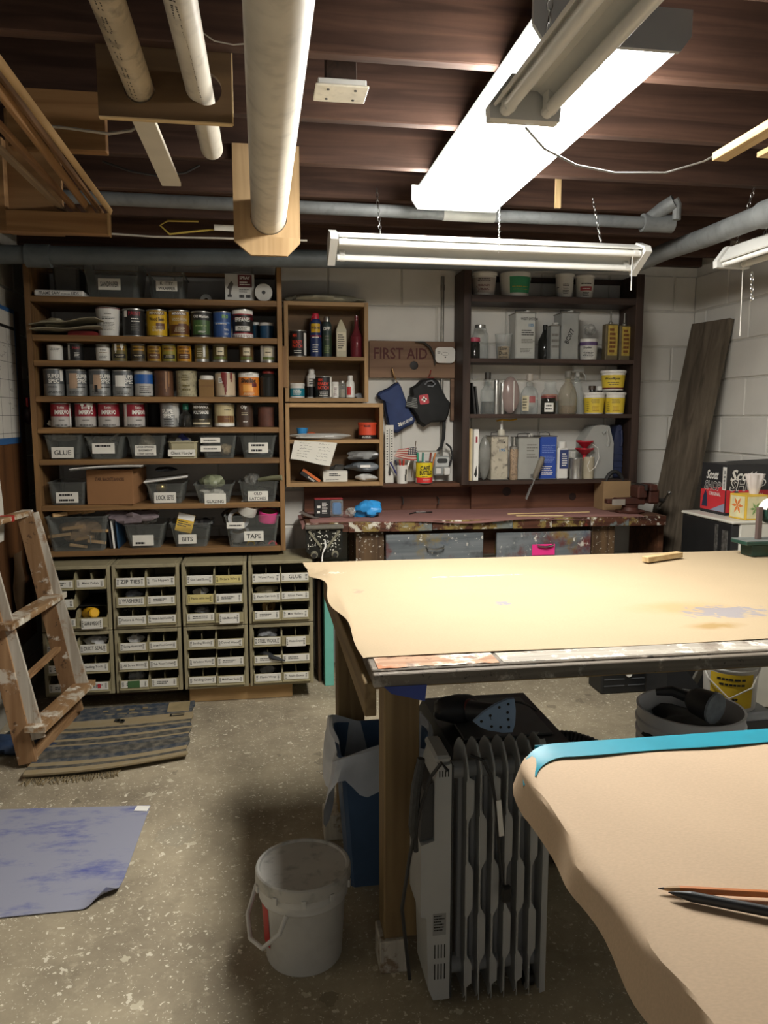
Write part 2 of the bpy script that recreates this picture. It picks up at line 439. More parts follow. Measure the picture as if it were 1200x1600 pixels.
# ------------------------------------------------------------------ ceiling: subfloor boards over joists
joist_wood = WOOD('joist_fir', '3a2820', '584034', 'x', .8, .7, dirt=.3)
sub_wood = WOOD('subfloor_pine', '1c130d', '35241a', 'y', .8, .8)
ceiling = STRUCT('ceiling', MB().box(XL-.2, XR+.2, YR, YB+.2, ZC+.02, ZC+.05, 0), sub_wood)
jm = MB().box(XL, XR, -.019, .019, 0, ZC-ZJ-.002, .003).mesh('joist'); jm.materials.append(joist_wood)
JOISTS = [1.97+.406*k for k in range(-8, 6)]
for y in JOISTS: PT('joist', jm, None, ceiling, loc=(0, y, ZJ))
PT('rim_joist', MB().box(XL, XR, YB-.05, YB-.01, ZJ, ZC-.002), joist_wood, ceiling)
bm_ = MB().box(0, .138, YR, YB, 0, .02, .002).mesh('subfloor_board'); bm_.materials.append(sub_wood)
x = XL
while x < XR-.05:
    PT('subfloor_board', bm_, None, ceiling, loc=(x, 0, ZC)); x += .142
# a short blocking strip nailed to a joist face and a pale block beside the lamp
SOLO('nailer_block', MB().box(-.012, .012, 0, .012, 0, .12), WOOD('pale_pine', 'b79a6c', 'd3bb90', 'z'),
     'small pale wood strip nailed to a joist right of the bright lamp', 'wood strip', P(872, 325, 3.05) + Vector((0, 0, 0)))

# ================================================================== LAMPS
lamp_white = M('lamp_white_enamel', 'c9c9c4', .4, var=.04)
lamp_grey = M('lamp_housing_grey', '9a9b9a', .45, var=.05)
tube_off = M('unlit_tube_glass', 'd9d9d4', .25, var=.02)
steel = M('bright_steel', 'b5b5b2', .3, 1.0, var=.1)
dark_steel = M('dark_steel', '4b4947', .45, .8, var=.2)
lens_lit = M('glowing_lens', 'ffffff', .4, emit=FIXTURE_STRENGTH, var=0)
lens_lit.node_tree.nodes['Principled BSDF'].inputs['Emission Color'].default_value = (1.0, .965, .90, 1)

def ceiling_fixture():
    x0, x1, y0, y1, zb = .575, .915, 1.63, 2.94, 2.195
    t = E('ceiling_light', 'glowing white wraparound fluorescent light fixed under the joists', 'ceiling light', (.745, (y0+y1)/2, zb))
    hw, L = (x1-x0)/2, (y1-y0)/2
    o = MB().prism([(-hw, .026), (-hw+.022, 0), (hw-.022, 0), (hw, .026), (hw-.006, .05), (-hw+.006, .05)], -L+.012, L-.012)
    PT('diffuser', o, lens_lit, t, 'glowing white lens')
    PT('housing', MB().box(-hw+.02, hw-.02, -L, L, .0505, ZJ-zb-.001, .004), lamp_grey, t)
    for s in (-1, 1):
        PT('end_cap', MB().prism([(-hw-.006, .028), (-hw+.018, -.004), (hw-.018, -.004), (hw+.006, .028), (hw+.006, ZJ-zb-.004), (-hw-.006, ZJ-zb-.004)], s*L-.006, s*L+.006), lamp_grey, t)
ceiling_fixture()

def chain(name, p, q, label, group, link=.022, r=.0012):
    p, q = Vector(p), Vector(q); d = q-p; n = max(2, int(d.length/(link*.8))); o = MB()
    for i in range(n):
        c = p+d*((i+.5)/n); t = d.normalized(); a = Vector((1,0,0)) if i % 2 else Vector((0,1,0))
        a = (a-t*a.dot(t)).normalized()
        o.tube([c+t*link*.5*cos(k*pi/4)+a*link*.24*sin(k*pi/4) for k in range(9)], r, 4, caps=False)
    return SOLO(name, MB().join(o), steel, label, 'chain', group=group)

def shop_light(label, c, ang, L=1.22, group=None, wide=.065, tilt=0.0):
    """two-tube shop light: channel, reflector wings, end caps, tubes; local y along its length, open side down"""
    t = E('shop_light', label, 'shop light', c, rot=(0, tilt, ang), group=group)
    h = L/2; w = wide
    PT('reflector', MB().prism([(-w,.0),(-w+.004,-.004),(-.02,.028),(.02,.028),(w-.004,-.004),(w,0),(.024,.055),(-.024,.055)], -h+.02, h-.02), lamp_white, t)
    for s in (-1, 1):
        PT('end_cap', MB().prism([(-w-.004,-.022),(w+.004,-.022),(w+.006,.004),(.028,.06),(-.028,.06),(-w-.006,.004)], s*h-.014, s*h+.014), lamp_white, t)
        PT('tube', MB().tube([(s*w*.62,-h+.02,-.008),(s*w*.62,h-.02,-.008)], .0125, 12), tube_off, t)
        for e in (-1, 1):
            PT('socket', MB().box(s*w*.62-.013, s*w*.62+.013, e*(h-.04)-.012, e*(h-.04)+.012, -.018, .022, .004), lamp_white, t)
    return t
# near lamp, seen from below against the glare
nearc = Vector((.505, .88, 2.0))
shop_light('unlit two-tube shop light hanging nearest, silhouetted against the glowing lamp', nearc, 0)
chain('hanging_chain', (.505, 1.36, 2.06), (.505, 1.36, ZJ), 'short chain holding the far end of the nearest hanging lamp', 'lamp chains')
chain('hanging_chain', (.505, .45, 2.06), (.505, .45, ZJ), 'short chain holding the near end of the nearest hanging lamp', 'lamp chains')
# back lamp, across the room
backc = Vector((.88, 2.93, 2.035))
back_lamp = shop_light('white unlit shop light hanging level in front of the back shelves', backc, pi/2+.02, tilt=.55)
chain('hanging_chain', (.45, 2.93, 2.095), (.45, 3.02, ZJ), 'thin chain at left end of the level white lamp', 'lamp chains')
chain('hanging_chain', (1.32, 2.93, 2.095), (1.32, 3.02, ZJ), 'thin chain at right end of the level white lamp', 'lamp chains')
pc = P(988, 400, 2.9)
def hang_on(lamp, pts):
    bpy.context.view_layer.update(); I = lamp.matrix_world.inverted()
    PT('pull_cord', MB().tube([I @ Vector(p) for p in pts], .0016, 6), M('white_cord', 'd6d4cc', .6), lamp, 'white pull cord')
hang_on(back_lamp, [(pc.x, 2.9, pc.z+.02), (pc.x, 2.9, pc.z-.13)])
# right lamp, running toward the camera
right_lamp = shop_light('white unlit shop light at the right edge above shop towel boxes', Vector((1.84, 2.26, 2.02)), 0)
chain('hanging_chain', (1.80, 2.78, 2.08), (1.86, 2.78, ZJ), 'left of the two chains at the right-edge lamp', 'lamp chains')
chain('hanging_chain', (1.88, 2.74, 2.08), (1.92, 2.70, ZJ), 'right of the two chains at the right-edge lamp', 'lamp chains')
chain('pull_chain', P(1175, 425, 2.8), P(1175, 470, 2.8), 'loose silver chain end dangling under the right-edge lamp', 'lamp chains')
hang_on(right_lamp, [P(1161, 412, 2.85), P(1156, 525, 2.85)])
# bead chain of the bright lamp and the grey cord that crosses from the near lamp to the right
chain('pull_chain', (.775, 2.5, 2.195), (.775, 2.5, 1.95), 'fine bead pull chain hanging below the glowing lamp', 'lamp chains', .011, .001)
cp = [(822, 200, 1.5), (850, 232, 1.6), (900, 258, 1.7), (960, 270, 1.85), (1040, 270, 2.0), (1100, 252, 2.1), (1150, 225, 2.2), (1205, 190, 2.2), (1260, 150, 2.2)]
SOLO('lamp_cord', MB().tube([P(*q) for q in cp], .0028, 6), M('grey_cord', '8f8f8c', .5), 'grey power cord sagging from the near lamp towards the right', 'cord')

# ================================================================== PIPES AND PANELS UNDER THE JOISTS
pvc = M('pvc_white_dusty', 'cfc9bb', .45, var=.10, scale=7, grime=.25)
pvc_old = M('pvc_stained', 'b9ab92', .5, var=.2, scale=9, grime=.6)
iron = M('painted_grey_iron', '6d7070', .55, var=.14, scale=12, grime=.3)
iron_dark = M('dark_grey_iron', '4b5050', .55, var=.14, scale=12, grime=.3)
ply = WOOD('pale_plywood', 'a88a62', 'c4a67c', 'z', .6)
ply_brown = WOOD('brown_hardboard', '4f3d2a', '6a5338', 'x', .5)
ink = M('black_ink', '1d1b1a', .6, var=0)
def pipe_run(name, p, q, r, mat, label, n=28, hollow=True):
    p, q = Vector(p), Vector(q); t = E(name, label, 'pipe', p)
    o = MB(); d = q-p
    o.tube([(0,0,0), d], r, n, caps=not hollow)
    if hollow: o.tube([d, (0,0,0)], r*.9, n, caps=False)
    PT('pipe_body', o, mat, t)
    return t
big = pipe_run('drain_pipe', (.045, -.9, 2.098), (.038, 2.79, 2.095), .059, pvc, 'thick white plastic pipe running overhead into a pale wood hanger', 36)
def hanger(label, yy):
    h = E('pipe_hanger', label, 'wood panel', (.038, yy, 1.966))
    w0, w1 = .118, .105
    PT('panel', holed_plate([(-w0, w1, .06, .23, 0, .129, .062), (-w0, w1, .23, .36, 0, 0, 0)], 0, .02, 32), ply, h)
    PT('panel_foot', MB().prism([(-w0, .06), (-w0, .045), (-w0+.055, 0), (w1-.045, 0), (w1, .045), (w1, .06)], 0, .02), ply, h)
    return h
hanger('pale plywood hanger with clipped corners holding the thick pipe', 2.741)
hanger('pale plywood hanger holding the thick pipe overhead behind the camera', -.6)
# two thinner pipes through the brown panel
def at_z(px, py, Z):
    r = ray(px, py); t = (Z-CAM_H)/r.z; return Vector((r.x*t, r.y*t, Z))
a1, a2 = P(218, 138, 2.0), P(319, 141, 2.0)
z2 = a2.z; z1 = a1.z
t0 = at_z(282, 0, z2); t1 = at_z(168, 0, z1)
def extend(a, b, k): return a + (b-a)*k
p2far = at_z(331, 232, z2)
pp2 = pipe_run('plastic_pipe', extend(p2far, t0, 2.2), p2far, .032, pvc, 'thin clean white plastic pipe passing through the brown panel', 24)
pp1 = pipe_run('plastic_pipe', extend(a1, t1, 2.4), extend(t1, a1, 1.06), .033, pvc_old, 'thin stained white plastic pipe ending at the brown panel', 24)
for t, a, b, seed in ((pp2, t0, a2, 1), (pp1, t1, a1, 2)):
    o = MB(); rnd = random.Random(seed); d = b-a; L = d.length; dirn = d/L
    side = dirn.cross(Vector((0,0,1))).normalized(); s = -.1
    while s < L-.03:
        w = rnd.uniform(.008, .03); hgt = rnd.uniform(.004, .007)
        for k in range(int(w/.008)+1):
            base = a+dirn*(s+k*.0085)-t.location; q = [(-.0028, -hgt), (.0028, -hgt), (.0028, hgt), (-.0028, hgt)]
            rad = .0331 if t is pp1 else .0321
            vs = []
            for u, v in q:
                an = -.25+v/rad; vs.append(base+dirn*u+side*sin(an)*rad-Vector((0,0,1))*cos(an)*rad)
            if rnd.random() < .8: o.add(vs, [(0,1,2,3)])
        s += w+rnd.uniform(.008, .02)
    PT('print', o, ink, t, 'printed black markings')
c00, c11 = P(154, 178, 1.992), P(363, 192, 1.992)
zb0, zt0 = min(c00.z, c11.z)-.001, ZJ+.12
sp = E('pipe_hanger', 'dark brown hardboard panel with two pipe holes under the joists', 'wood panel', (0, 1.9905, 0))
xm = (a1.x+a2.x)/2
PT('panel', holed_plate([(c00.x, xm, zb0, ZJ+.01, a1.x, z1-.001, .036), (xm, c11.x, zb0, ZJ+.01, a2.x+.004, z2, .038), (c00.x, c11.x, ZJ+.01, zt0, 0, 0, 0)], 0, .018, 28), ply_brown, sp)
PT('edge_strip', MB().box(c11.x, c11.x+.003, 0, .018, zb0, zt0, 0), WOOD('pale_pine', 'b79a6c', 'd3bb90', 'z'), sp, 'pale cut edge')
PT('edge_strip', MB().box(c00.x, c11.x, 0, .018, zb0-.003, zb0, 0), WOOD('pale_pine', 'b79a6c', 'd3bb90', 'x'), sp, 'pale cut edge')
# white strip of trim hanging behind the panel
w0, w1 = P(225, 188, 2.08), P(268, 288, 2.45)
SOLO('trim_strip', MB().beam(w0-(w1-w0)*.12, w1, .056, .012), M('primed_trim', 'cfc8b8', .6, var=.06), 'flat white painted trim strip poking down behind the brown panel', 'trim strip')
# horizontal iron pipe under the joists with fittings
ip = E('iron_pipe', 'thin grey iron pipe running across under the joists', 'pipe', (0, 3.07, 2.213))
PT('pipe_body', MB().tube([(XL,0,.004),(1.66,0,-.004)], .024, 16), iron, ip)
PT('tag_sleeve', MB().tube([(P(692,348,3.07).x,0,-.002),(P(772,352,3.07).x,0,-.002)], .0262, 16), M('pale_tape', 'a9a9a2', .6), ip, 'pale tape sleeve')
PT('coupling', MB().tube([(P(1003,355,3.07).x,0,-.004),(P(1050,357,3.07).x,0,-.004)], .036, 16), iron, ip)
pe = P(1025, 350, 3.07)
PT('branch', MB().tube([(pe.x-.05,0,.0),(pe.x+.02,-.02,.05),(pe.x+.05,-.05,.07)], [.024,.03,.03], 12), iron, ip)
PT('elbow', MB().tube([(pe.x+.05,-.05,.08),(pe.x+.062,-.05,.06),(pe.x+.062,-.05,.0)], .017, 10), iron, ip)
# big dark soil pipe along the back, turning toward the camera at the right
yd = 3.60
dl, dr = P(0, 398, yd), P(985, 412, yd)
zq = dl.z
rp_end = dr
sp2 = E('soil_pipe', 'thick dark grey soil pipe above the shelves, bending forward at the right', 'pipe', (0, 0, 0))
rx = PX(1200, 338, 1.98)
PT('pipe_body', MB().tube([(XL, yd, zq), (dr.x, yd, dr.z)], .039, 20), iron_dark, sp2)
PT('branch', MB().tube([(dr.x-.03, yd, dr.z), (dr.x+.03, yd-.02, dr.z-.002), P(1040, 393, 3.4), P(1100, 372, 3.0), P(1200, 333, 2.5), P(1300, 290, 2.12)], .039, 20), iron, sp2, 'paint-spotted grey branch coming forward')
for px in (60,):
    q = P(px, 396, yd); PT('coupling', MB().tube([(q.x-.05, yd, zq), (q.x+.05, yd, zq)], .049, 20), iron_dark, sp2)
q = P(1193, 336, 2.53); PT('coupling', MB().tube([q, P(1240, 318, 2.36)], .047, 20), iron, sp2)
# junction box
tan_dark_mount = WOOD('subfloor_pine', '1c130d', '35241a', 'y', .8, .8)
q = P(532, 118, 2.10)
jb = E('junction_box', 'white metal junction box under the joists beside the thick pipe', 'junction box', (q.x, 2.10, 2.25))
PT('cover', MB().box(-.068, .068, -.052, .052, -.003, .003, .002), M('box_cover', 'd2cdbd', .5, grime=.2), jb)
PT('body', MB().box(-.062, .062, -.046, .046, .003, .018, .002), lamp_white, jb); PT('mount', MB().box(-.04, .04, -.02, .02, .018, ZC-2.252, .002), tan_dark_mount, jb)
for sx in (-1, 1):
    for sy in (-1, 1): PT('screw', MB().lathe([(.004,-.005),(.004,-.003)], 8, (sx*.035, sy*.03, 0)), dark_steel, jb)
# cables stapled along the joists
cable_m = M('white_cable', 'b7b1a4', .6); cable_y = M('yellow_cable', 'b9a14a', .6); cable_d = M('dark_cable', '2c2927', .6)
def cable(label, pts, r, m): SOLO('electric_cable', MB().tube([P(*p) for p in pts], r, 6), m, label, 'cable')
cable('white cable drooping below the joists near the brown panel', [(70,196,2.3),(120,202,2.3),(170,209,2.3),(205,204,2.3),(232,188,2.3)], .004, cable_m)
cable('dark cable looping behind the white trim strip', [(160,252,3.0),(205,268,3.0),(245,275,3.0),(290,270,3.0),(312,258,3.0)], .004, cable_d)
cable('yellow cable loop left of the thick pipe hanger', [(355,357,3.3),(300,362,3.3),(265,366,3.3),(250,352,3.3),(262,345,3.3),(310,346,3.3)], .004, cable_y)
cable('thin wire looping beside the thick pipe at the top', [(312,48,1.84),(335,64,1.84),(365,70,1.84),(388,68,1.84)], .0015, cable_m)
cable('white cable along the ceiling behind the left lumber rack', [(170,365,3.3),(240,370,3.3),(330,372,3.3),(480,376,3.3)], .004, cable_m)
SOLO('wire_tag', MB().box(-.045, .045, -.002, .002, -.012, .012), M('paper_white', 'd8d4c8', .8), 'small white tag on the yellow cable loop', 'tag', P(352, 356, 3.28))

# ------------------------------------------------------------------ lumber rack, upper left
fresh = WOOD('fresh_pine', 'a08054', 'c2a070', 'y', .7); fresh_x = WOOD('fresh_pine', 'a08054', 'c2a070', 'x', .7); fresh_z = WOOD('fresh_pine', 'a08054', 'c2a070', 'z', .7)
tan_x = WOOD('tan_board', '7a5a38', '97734c', 'x', .7)
Yr = 2.66
rk = E('lumber_rack', 'wooden hanging bracket carrying lumber at the upper left', 'rack', (0, Yr, 0))
ra, rb = P(8, 327, Yr), P(168, 366, Yr)
PT('crossbar', MB().box(ra.x, rb.x, 0, .04, rb.z, ra.z), tan_x, rk)
PT('crossbar_end', MB().box(rb.x, rb.x+.006, 0, .04, rb.z-.002, ra.z+.002), fresh_z, rk)
PT('upright', MB().box(ra.x, P(92, 300, Yr).x, .04, .06, rb.z, ZJ+.1), tan_x, rk)
PT('upright', MB().box(ra.x-.12, ra.x+.001, .0, .04, rb.z, ZJ), tan_x, rk)
b0, b1 = P(75, 203, 2.34), P(168, 240, 2.34)
SOLO('rack_arm', MB().box(b0.x-.1, b1.x, 2.32, 2.36, b1.z, ZJ+.02), tan_x, 'short tan board end fixed to a joist above the lumber rack', 'board')
def stick(label, px, py, w, h, roll, m, back=1.5, dx=0, dz=0, over=.12, Y=Yr):
    q = P(px, py, Y); e = Vector((q.x+dx, Y-back, q.z+dz)); f = q+Vector((0, over, 0))
    SOLO('lumber_stick', MB().beam(f, e, w, h, roll), m, label, 'lumber', group='lumber on the left rack')
stick('bright pale edge-on lath, uppermost piece on the lumber rack', 166, 322, .006, .020, .35, fresh, dz=.0, over=.08)
stick('tan plank second from the right on the lumber rack', 132, 320, .012, .022, .5, WOOD('tan_board', '7a5a38', '97734c', 'y', .7), dx=.02, dz=.02)
stick('rough bark-edged strip in the middle of the lumber rack', 112, 321, .018, .014, .2, WOOD('barky', '6b4a2e', '96704a', 'y', 1.2))
stick('grey-brown plank at left of the lumber rack', 92, 321, .028, .010, .3, WOOD('weathered', '76614a', '9a8468', 'y'), dx=-.03)
stick('dark narrow stick behind on the lumber rack', 148, 320, .010, .018, .2, WOOD('darkstick', '5c4024', '7c5a38', 'y'), dx=.0, dz=.035)
# two pale sticks at the upper right
for lab, px, py, w, h in (('pale sculpted wood stick under the joists at the upper right', 1124, 246, .045, .022), ('short rounded wood stick at the right edge below the pale one', 1192, 243, .04, .015)):
    q = P(px, py, 2.1)
    q.z = min(q.z, ZJ-h/2)
    SOLO('lumber_stick', MB().beam(q, q+Vector((.02, -1.3, .03 if h > .02 else 0)), w, h), WOOD('pale_pine', 'b79a6c', 'd3bb90', 'y'), lab, 'lumber')

# ================================================================== LEFT SHELF UNIT
shelf_x = WOOD('shelf_pine', '664b30', '8c6a42', 'x', .7, .6); shelf_z = WOOD('shelf_pine', '664b30', '8c6a42', 'z', .7, .6)
SF, SB = 3.90, 4.27                         # shelf front and back
BOARD_PX = [466, 525.5, 564.6, 619.7, 668.0, 717.0, 787.6, 857.0]
SZ = [P(245, y, SF).z for y in BOARD_PX]    # board tops
sxl, sxr = P(56, 640, SF).x, P(436, 640, SF).x
su = E('shelf_unit', 'tall pine shelf unit crowded with paint cans and clear bins', 'shelf unit', (0, SF, SZ[7]-.028))
zb = SZ[7]-.028
for nm, x0, x1 in (('side_panel', sxl-.024, sxl), ('side_panel', sxr-.002, sxr+.022)):
    PT(nm, MB().box(x0, x1, 0, SB-SF, 0, P(245, 402, SF).z-zb), shelf_z, su)
for i, z in enumerate(SZ):
    PT('shelf', MB().box(sxl+.0005, sxr-.0025, (.0 if i < 7 else -.02), SB-SF-.002, z-zb-.027, z-zb, .002), shelf_x, su)
PT('top_board', MB().box(sxl+.0005, sxr-.0025, .34, SB-SF-.002, P(245, 404, SF).z-zb-.02, P(245, 404, SF).z-zb, .002), shelf_x, su)
PT('cleat', MB().box(sxr+.0225, sxr+.045, .02, .06, P(440, 605, SF).z-zb, P(440, 540, SF).z-zb), shelf_z, su)

# ================================================================== PARTS-BIN CABINETS
CF = 3.75
tan_metal = M('tan_enamel_metal', '8f866a', .5, var=.08, scale=9, grime=.2)
bin_tan = M('bin_tan_plastic', '968d6c', .5, var=.06)
bin_dark = M('bin_black_plastic', '1b1a18', .5, var=.1)
card_w = M('card_white', 'd6d3c8', .8, var=.04, scale=30)
card_y = M('card_yellow', 'c7b878', .8, var=.06)
card_g = M('card_green_print', '3f6238', .7, var=.1)
floor_gap = .085
colpx = [(62, 173), (175, 281), (284, 386), (388, 489)]
cols = [(P(a, 925, CF).x+.001, P(b, 925, CF).x-.001) for a, b in colpx]
zr = [floor_gap, floor_gap+.318, floor_gap+.636]
cn = ['leftmost', 'second', 'third', 'rightmost']
# lettering on the bin labels (row, side) where it can be read
WORDS = {(0,1,0,1): 'Metal Polish', (0,1,2,1): 'GEAR & WEIGHT', (0,0,0,1): 'DUCT SEAL', (0,0,1,1): 'Sealing Tools',
 (1,1,0,0): 'ZIP TIES', (1,1,0,1): 'Tile Nippers', (1,1,1,0): 'WASHERS', (1,1,2,0): 'Picture & Wire', (1,1,2,1): 'Hinges & Latch Latches',
 (1,0,0,0): 'Spring Hooks and', (1,0,0,1): 'Screw Wood Corners', (1,0,1,0): 'All Screw Blocks', (1,0,1,1): 'Tub Wood Screws',
 (2,1,0,0): 'Glue Label Boxes', (2,1,0,1): 'Picture Wire', (2,1,1,0): 'Plastic cable ties', (2,1,2,1): 'Cable, Masonry Bits',
 (2,0,0,0): 'Sanding Blocks', (2,0,0,1): 'Dowel Wood', (2,0,1,0): 'Window Parts', (2,0,2,0): 'Sanding Disks', (2,0,2,1): 'Multi Power Sander',
 (3,1,0,0): 'Wood Putty', (3,1,0,1): 'GLUE', (3,1,1,0): 'Paint Can Lids', (3,1,1,1): 'Gloss Paste', (3,1,2,1): 'Mini Rollers',
 (3,0,0,0): 'STEEL WOOL', (3,0,0,1): 'Window Scrapers', (3,0,2,0): 'Plastic Wrap', (3,0,2,1): 'Blade Boxes'}
rn, sn, vn = ['top', 'middle', 'bottom'], ['left', 'right'], ['lower', 'upper']
_binmesh = {}
def bin_meshes(w, d, hf, hb):
    k = round(w, 3)
    if k not in _binmesh:
        t = .0025
        b = MB()
        for s in (-1, 1):
            b.prism([(0,0),(d,0),(d,hb),(.035,hb),(0,hf)], s*w/2-(t if s > 0 else 0), s*w/2+(0 if s > 0 else t), 'yz')
        b.box(-w/2, w/2, 0, d, 0, t, 0).box(-w/2+t, w/2-t, d-t, d, t, hb, 0)
        f = MB().prism([(0,0),(.003,0),(.003,hf),(0,hf)], -w/2+t, w/2-t, 'yz').box(-w/2, w/2, -.006, 0, -.001, .006, .001)
        _binmesh[k] = (b.mesh('bin_body'), f.mesh('bin_front'), MB().box(-.001, .001, .02, d-.004, t, hb*.92, 0).mesh('divider'))
        for me, m in zip(_binmesh[k], (bin_tan, bin_tan, bin_tan)): me.materials.append(m)
    return _binmesh[k]
for c, (x0, x1) in enumerate(cols):
    for v in (0, 1):
        w, h = x1-x0, .314
        dx = 0
        cab = E('bin_cabinet', f'tan metal parts cabinet holding six bins, {cn[c]} of the {vn[v]} row', 'cabinet', ((x0+x1)/2+dx, CF, zr[v]), group='parts-bin cabinets')
        t = .017
        PT('side_panel', MB().box(-w/2, -w/2+t, 0, .34, 0, h, .002), tan_metal, cab)
        PT('side_panel', MB().box(w/2-t, w/2, 0, .34, 0, h, .002), tan_metal, cab)
        PT('top_panel', MB().box(-w/2+t, w/2-t, .0, .34, h-t, h, .002), tan_metal, cab)
        PT('bottom_panel', MB().box(-w/2+t, w/2-t, .0, .34, 0, t, .002), tan_metal, cab)
        PT('back_panel', MB().box(-w/2+t, w/2-t, .332, .338, t, h-t, 0), bin_dark, cab)
        rowh = (h-2*t)/3
        for r in range(1, 3):
            PT('bin_rail', MB().box(-w/2+t, w/2-t, .05, .33, t+r*rowh-.002, t+r*rowh, 0), bin_dark, cab)
        bw = (w-2*t)/2-.002
        for r in range(3):
            for s in range(2):
                if (c, v, r, s) == (0, 1, 1, 1): continue           # this slot stands empty
                q = E('parts_bin', f'tan plastic bin, {rn[r]} {sn[s]} in the {cn[c]} {vn[v]} parts cabinet', 'bin',
                      (cab.location.x+(s-.5)*(bw+.002), CF-.012+.004*((c*7+r*3+s) % 3), zr[v]+t+(2-r)*rowh+.0005), group='bins in the parts cabinets')
                bmesh_, fmesh_, dmesh_ = bin_meshes(bw, .30, .048, .078)
                PT('bin_body', bmesh_, None, q); PT('bin_front', fmesh_, None, q)
                if (c+r+s+v) % 2 == 0: PT('divider', dmesh_, None, q)
                rnd = random.Random(c*100+v*50+r*10+s)
                lw, lh = bw*rnd.uniform(.84, .97), rnd.uniform(.032, .042)
                tilt = rnd.uniform(-.03, .03); big_card = (c, v, r, s) in ((0,1,2,1), (3,0,0,1), (2,1,2,1))
                if big_card: lw *= .78; lh = .05
                lz = .028 if not big_card else .02
                mat = card_y if (c, v, r, s) in ((2,1,0,1), (2,1,1,0)) else card_w
                lc = PT('label_card', MB().box(-lw/2, lw/2, -.0085 if big_card else -.0022, -.0006 if not big_card else -.007, lz-lh/2, lz+lh/2, .0004).rot(0), mat, q)
                yy = -.0092 if big_card else -.0027
                word = WORDS.get((c, v, r, s))
                o = MB()
                if word:
                    hand = word.isupper()
                    o.ftext(word, 0, yy, lz+(.002), .026 if hand else .0155, lw*.72, .012 if hand else .006, 0, tilt)
                else:
                    o.lines(-lw*.3, lw*.3, lz-.008, lz+.009, 2, yy, c*9+r)
                o.lines(-lw*.47, -lw*.39, lz-lh*.35, lz+lh*.35, 4, yy, r+s, .5)
                o.lines(lw*.38, lw*.47, lz-lh*.35, lz+lh*.35, 4, yy, r+s+5, .5)
                PT('print', o, ink, lc, None, 'stuff')
                if (c, v, r, s) == (1, 0, 2, 0): PT('green_sticker', MB().box(-lw*.25, lw*.2, yy-.0012, yy-.0004, lz-.017, lz+.017, 0), card_g, lc)
                if (c, v, r, s) == (0, 0, 2, 1): PT('red_sticker', MB().box(lw*.1, lw*.22, yy-.0012, yy-.0004, lz-.01, lz+.01, 0), M('sticker_red', 'b8353f', .7), lc)
def in_bin(c, v, r, s, dx=0, dz=.045):
    x0, x1 = cols[c]; t = .017; h = .314; w = x1-x0; rowh = (h-2*t)/3; bw = (w-2*t)/2-.002
    return Vector(((x0+x1)/2+(s-.5)*(bw+.002)+dx, CF+.07, zr[v]+t+(2-r)*rowh+dz))
grey_plastic = M('grey_plastic_bag', '9b9d9f', .35, var=.3, scale=22, bump=.5, alpha=.85)
white_lump = M('white_plastic_lump', 'c9c9c6', .45, var=.15, scale=30, bump=.4)
black_soft = M('black_rubber', '201f1f', .55, var=.2)
yel_pl = M('yellow_plastic', 'd9a520', .4, var=.08)
for lab, nm, k, m, (rx, ry, rz) in (
    ('crumpled grey rag poking from the middle left bin of the second upper cabinet', 'rag', (1,1,1,0), M('grey_blue_rag', '7e858f', .8, var=.2, scale=30), (.035,.03,.022)),
    ('crumpled white bag in the top right bin of the leftmost lower cabinet', 'plastic_bag', (0,0,0,1), white_lump, (.05,.035,.026)),
    ('crumpled clear bag in the top left bin of the second lower cabinet', 'plastic_bag', (1,0,0,0), white_lump, (.035,.03,.024)),
    ('wrapped bundle in the middle left bin of the rightmost upper cabinet', 'bundle', (3,1,1,0), M('pale_bundle', 'bdb597', .7, var=.15, scale=40), (.055,.03,.02)),
    ('crumpled steel wool bag in the top left bin of the rightmost lower cabinet', 'plastic_bag', (3,0,0,0), grey_plastic, (.055,.04,.03)),
    ('grey twisted wrap in the bottom left bin of the rightmost lower cabinet', 'plastic_wrap', (3,0,2,0), grey_plastic, (.035,.03,.026)),
    ('small clear bag in the bottom left bin of the third upper cabinet', 'plastic_bag', (2,1,2,0), grey_plastic, (.03,.03,.02)),
    ('pale pouch in the middle left bin of the third upper cabinet', 'pouch', (2,1,1,0), white_lump, (.03,.03,.022)),
    ('dark bag in the bottom left bin of the second lower cabinet', 'plastic_bag', (1,0,2,0), grey_plastic, (.04,.03,.028))):
    o = SOLO(nm, MB().ball((0,0,0), rx, ry, rz, 16, 10, .35, hash(lab) % 97 if False else len(lab)), m, lab, 'bag' if 'bag' in nm else 'bundle', in_bin(*k))
q = in_bin(0,1,2,1,-.025,.052)
sq = E('squeeze_bottle', 'yellow plastic bottle lying in the lowest bin of the leftmost upper cabinet', 'bottle', q, .4, rot=(radians(78), 0, .5))
PT('body', MB().lathe([(.0,-.07),(.026,-.07),(.03,-.05),(.03,.02),(.02,.045)], 16), yel_pl, sq); PT('cap', MB().lathe([(.024,.045),(.024,.07),(.018,.075),(0,.075)], 14), yel_pl, sq)
q = in_bin(3,1,2,0,.01,.055)
tr_ = E('tape_roll', 'brown tape roll standing in a bin of the rightmost upper cabinet', 'tape', q, rot=(radians(90), 0, .9))
PT('tape', MB().lathe([(.02,-.012),(.038,-.012),(.038,.012),(.02,.012),(.02,-.012)], 22, cap=False), M('brown_tape', 'a8895a', .4), tr_)
SOLO('rubber_glove', MB().tube([in_bin(3,0,1,0,-.05,.04), in_bin(3,0,1,0,-.01,.05)-Vector((0,.05,0)), in_bin(3,0,1,0,.03,.035)-Vector((0,.085,0)), in_bin(3,0,1,0,.085,.02)-Vector((0,.095,0))], [.016,.022,.016,.004], 10, flat=.7), M('black_glove', '2a2c2e', .5, var=.25, scale=25, bump=.3),
     'black rubber glove spilling from the middle left bin of the rightmost lower cabinet', 'glove')
o = MB()
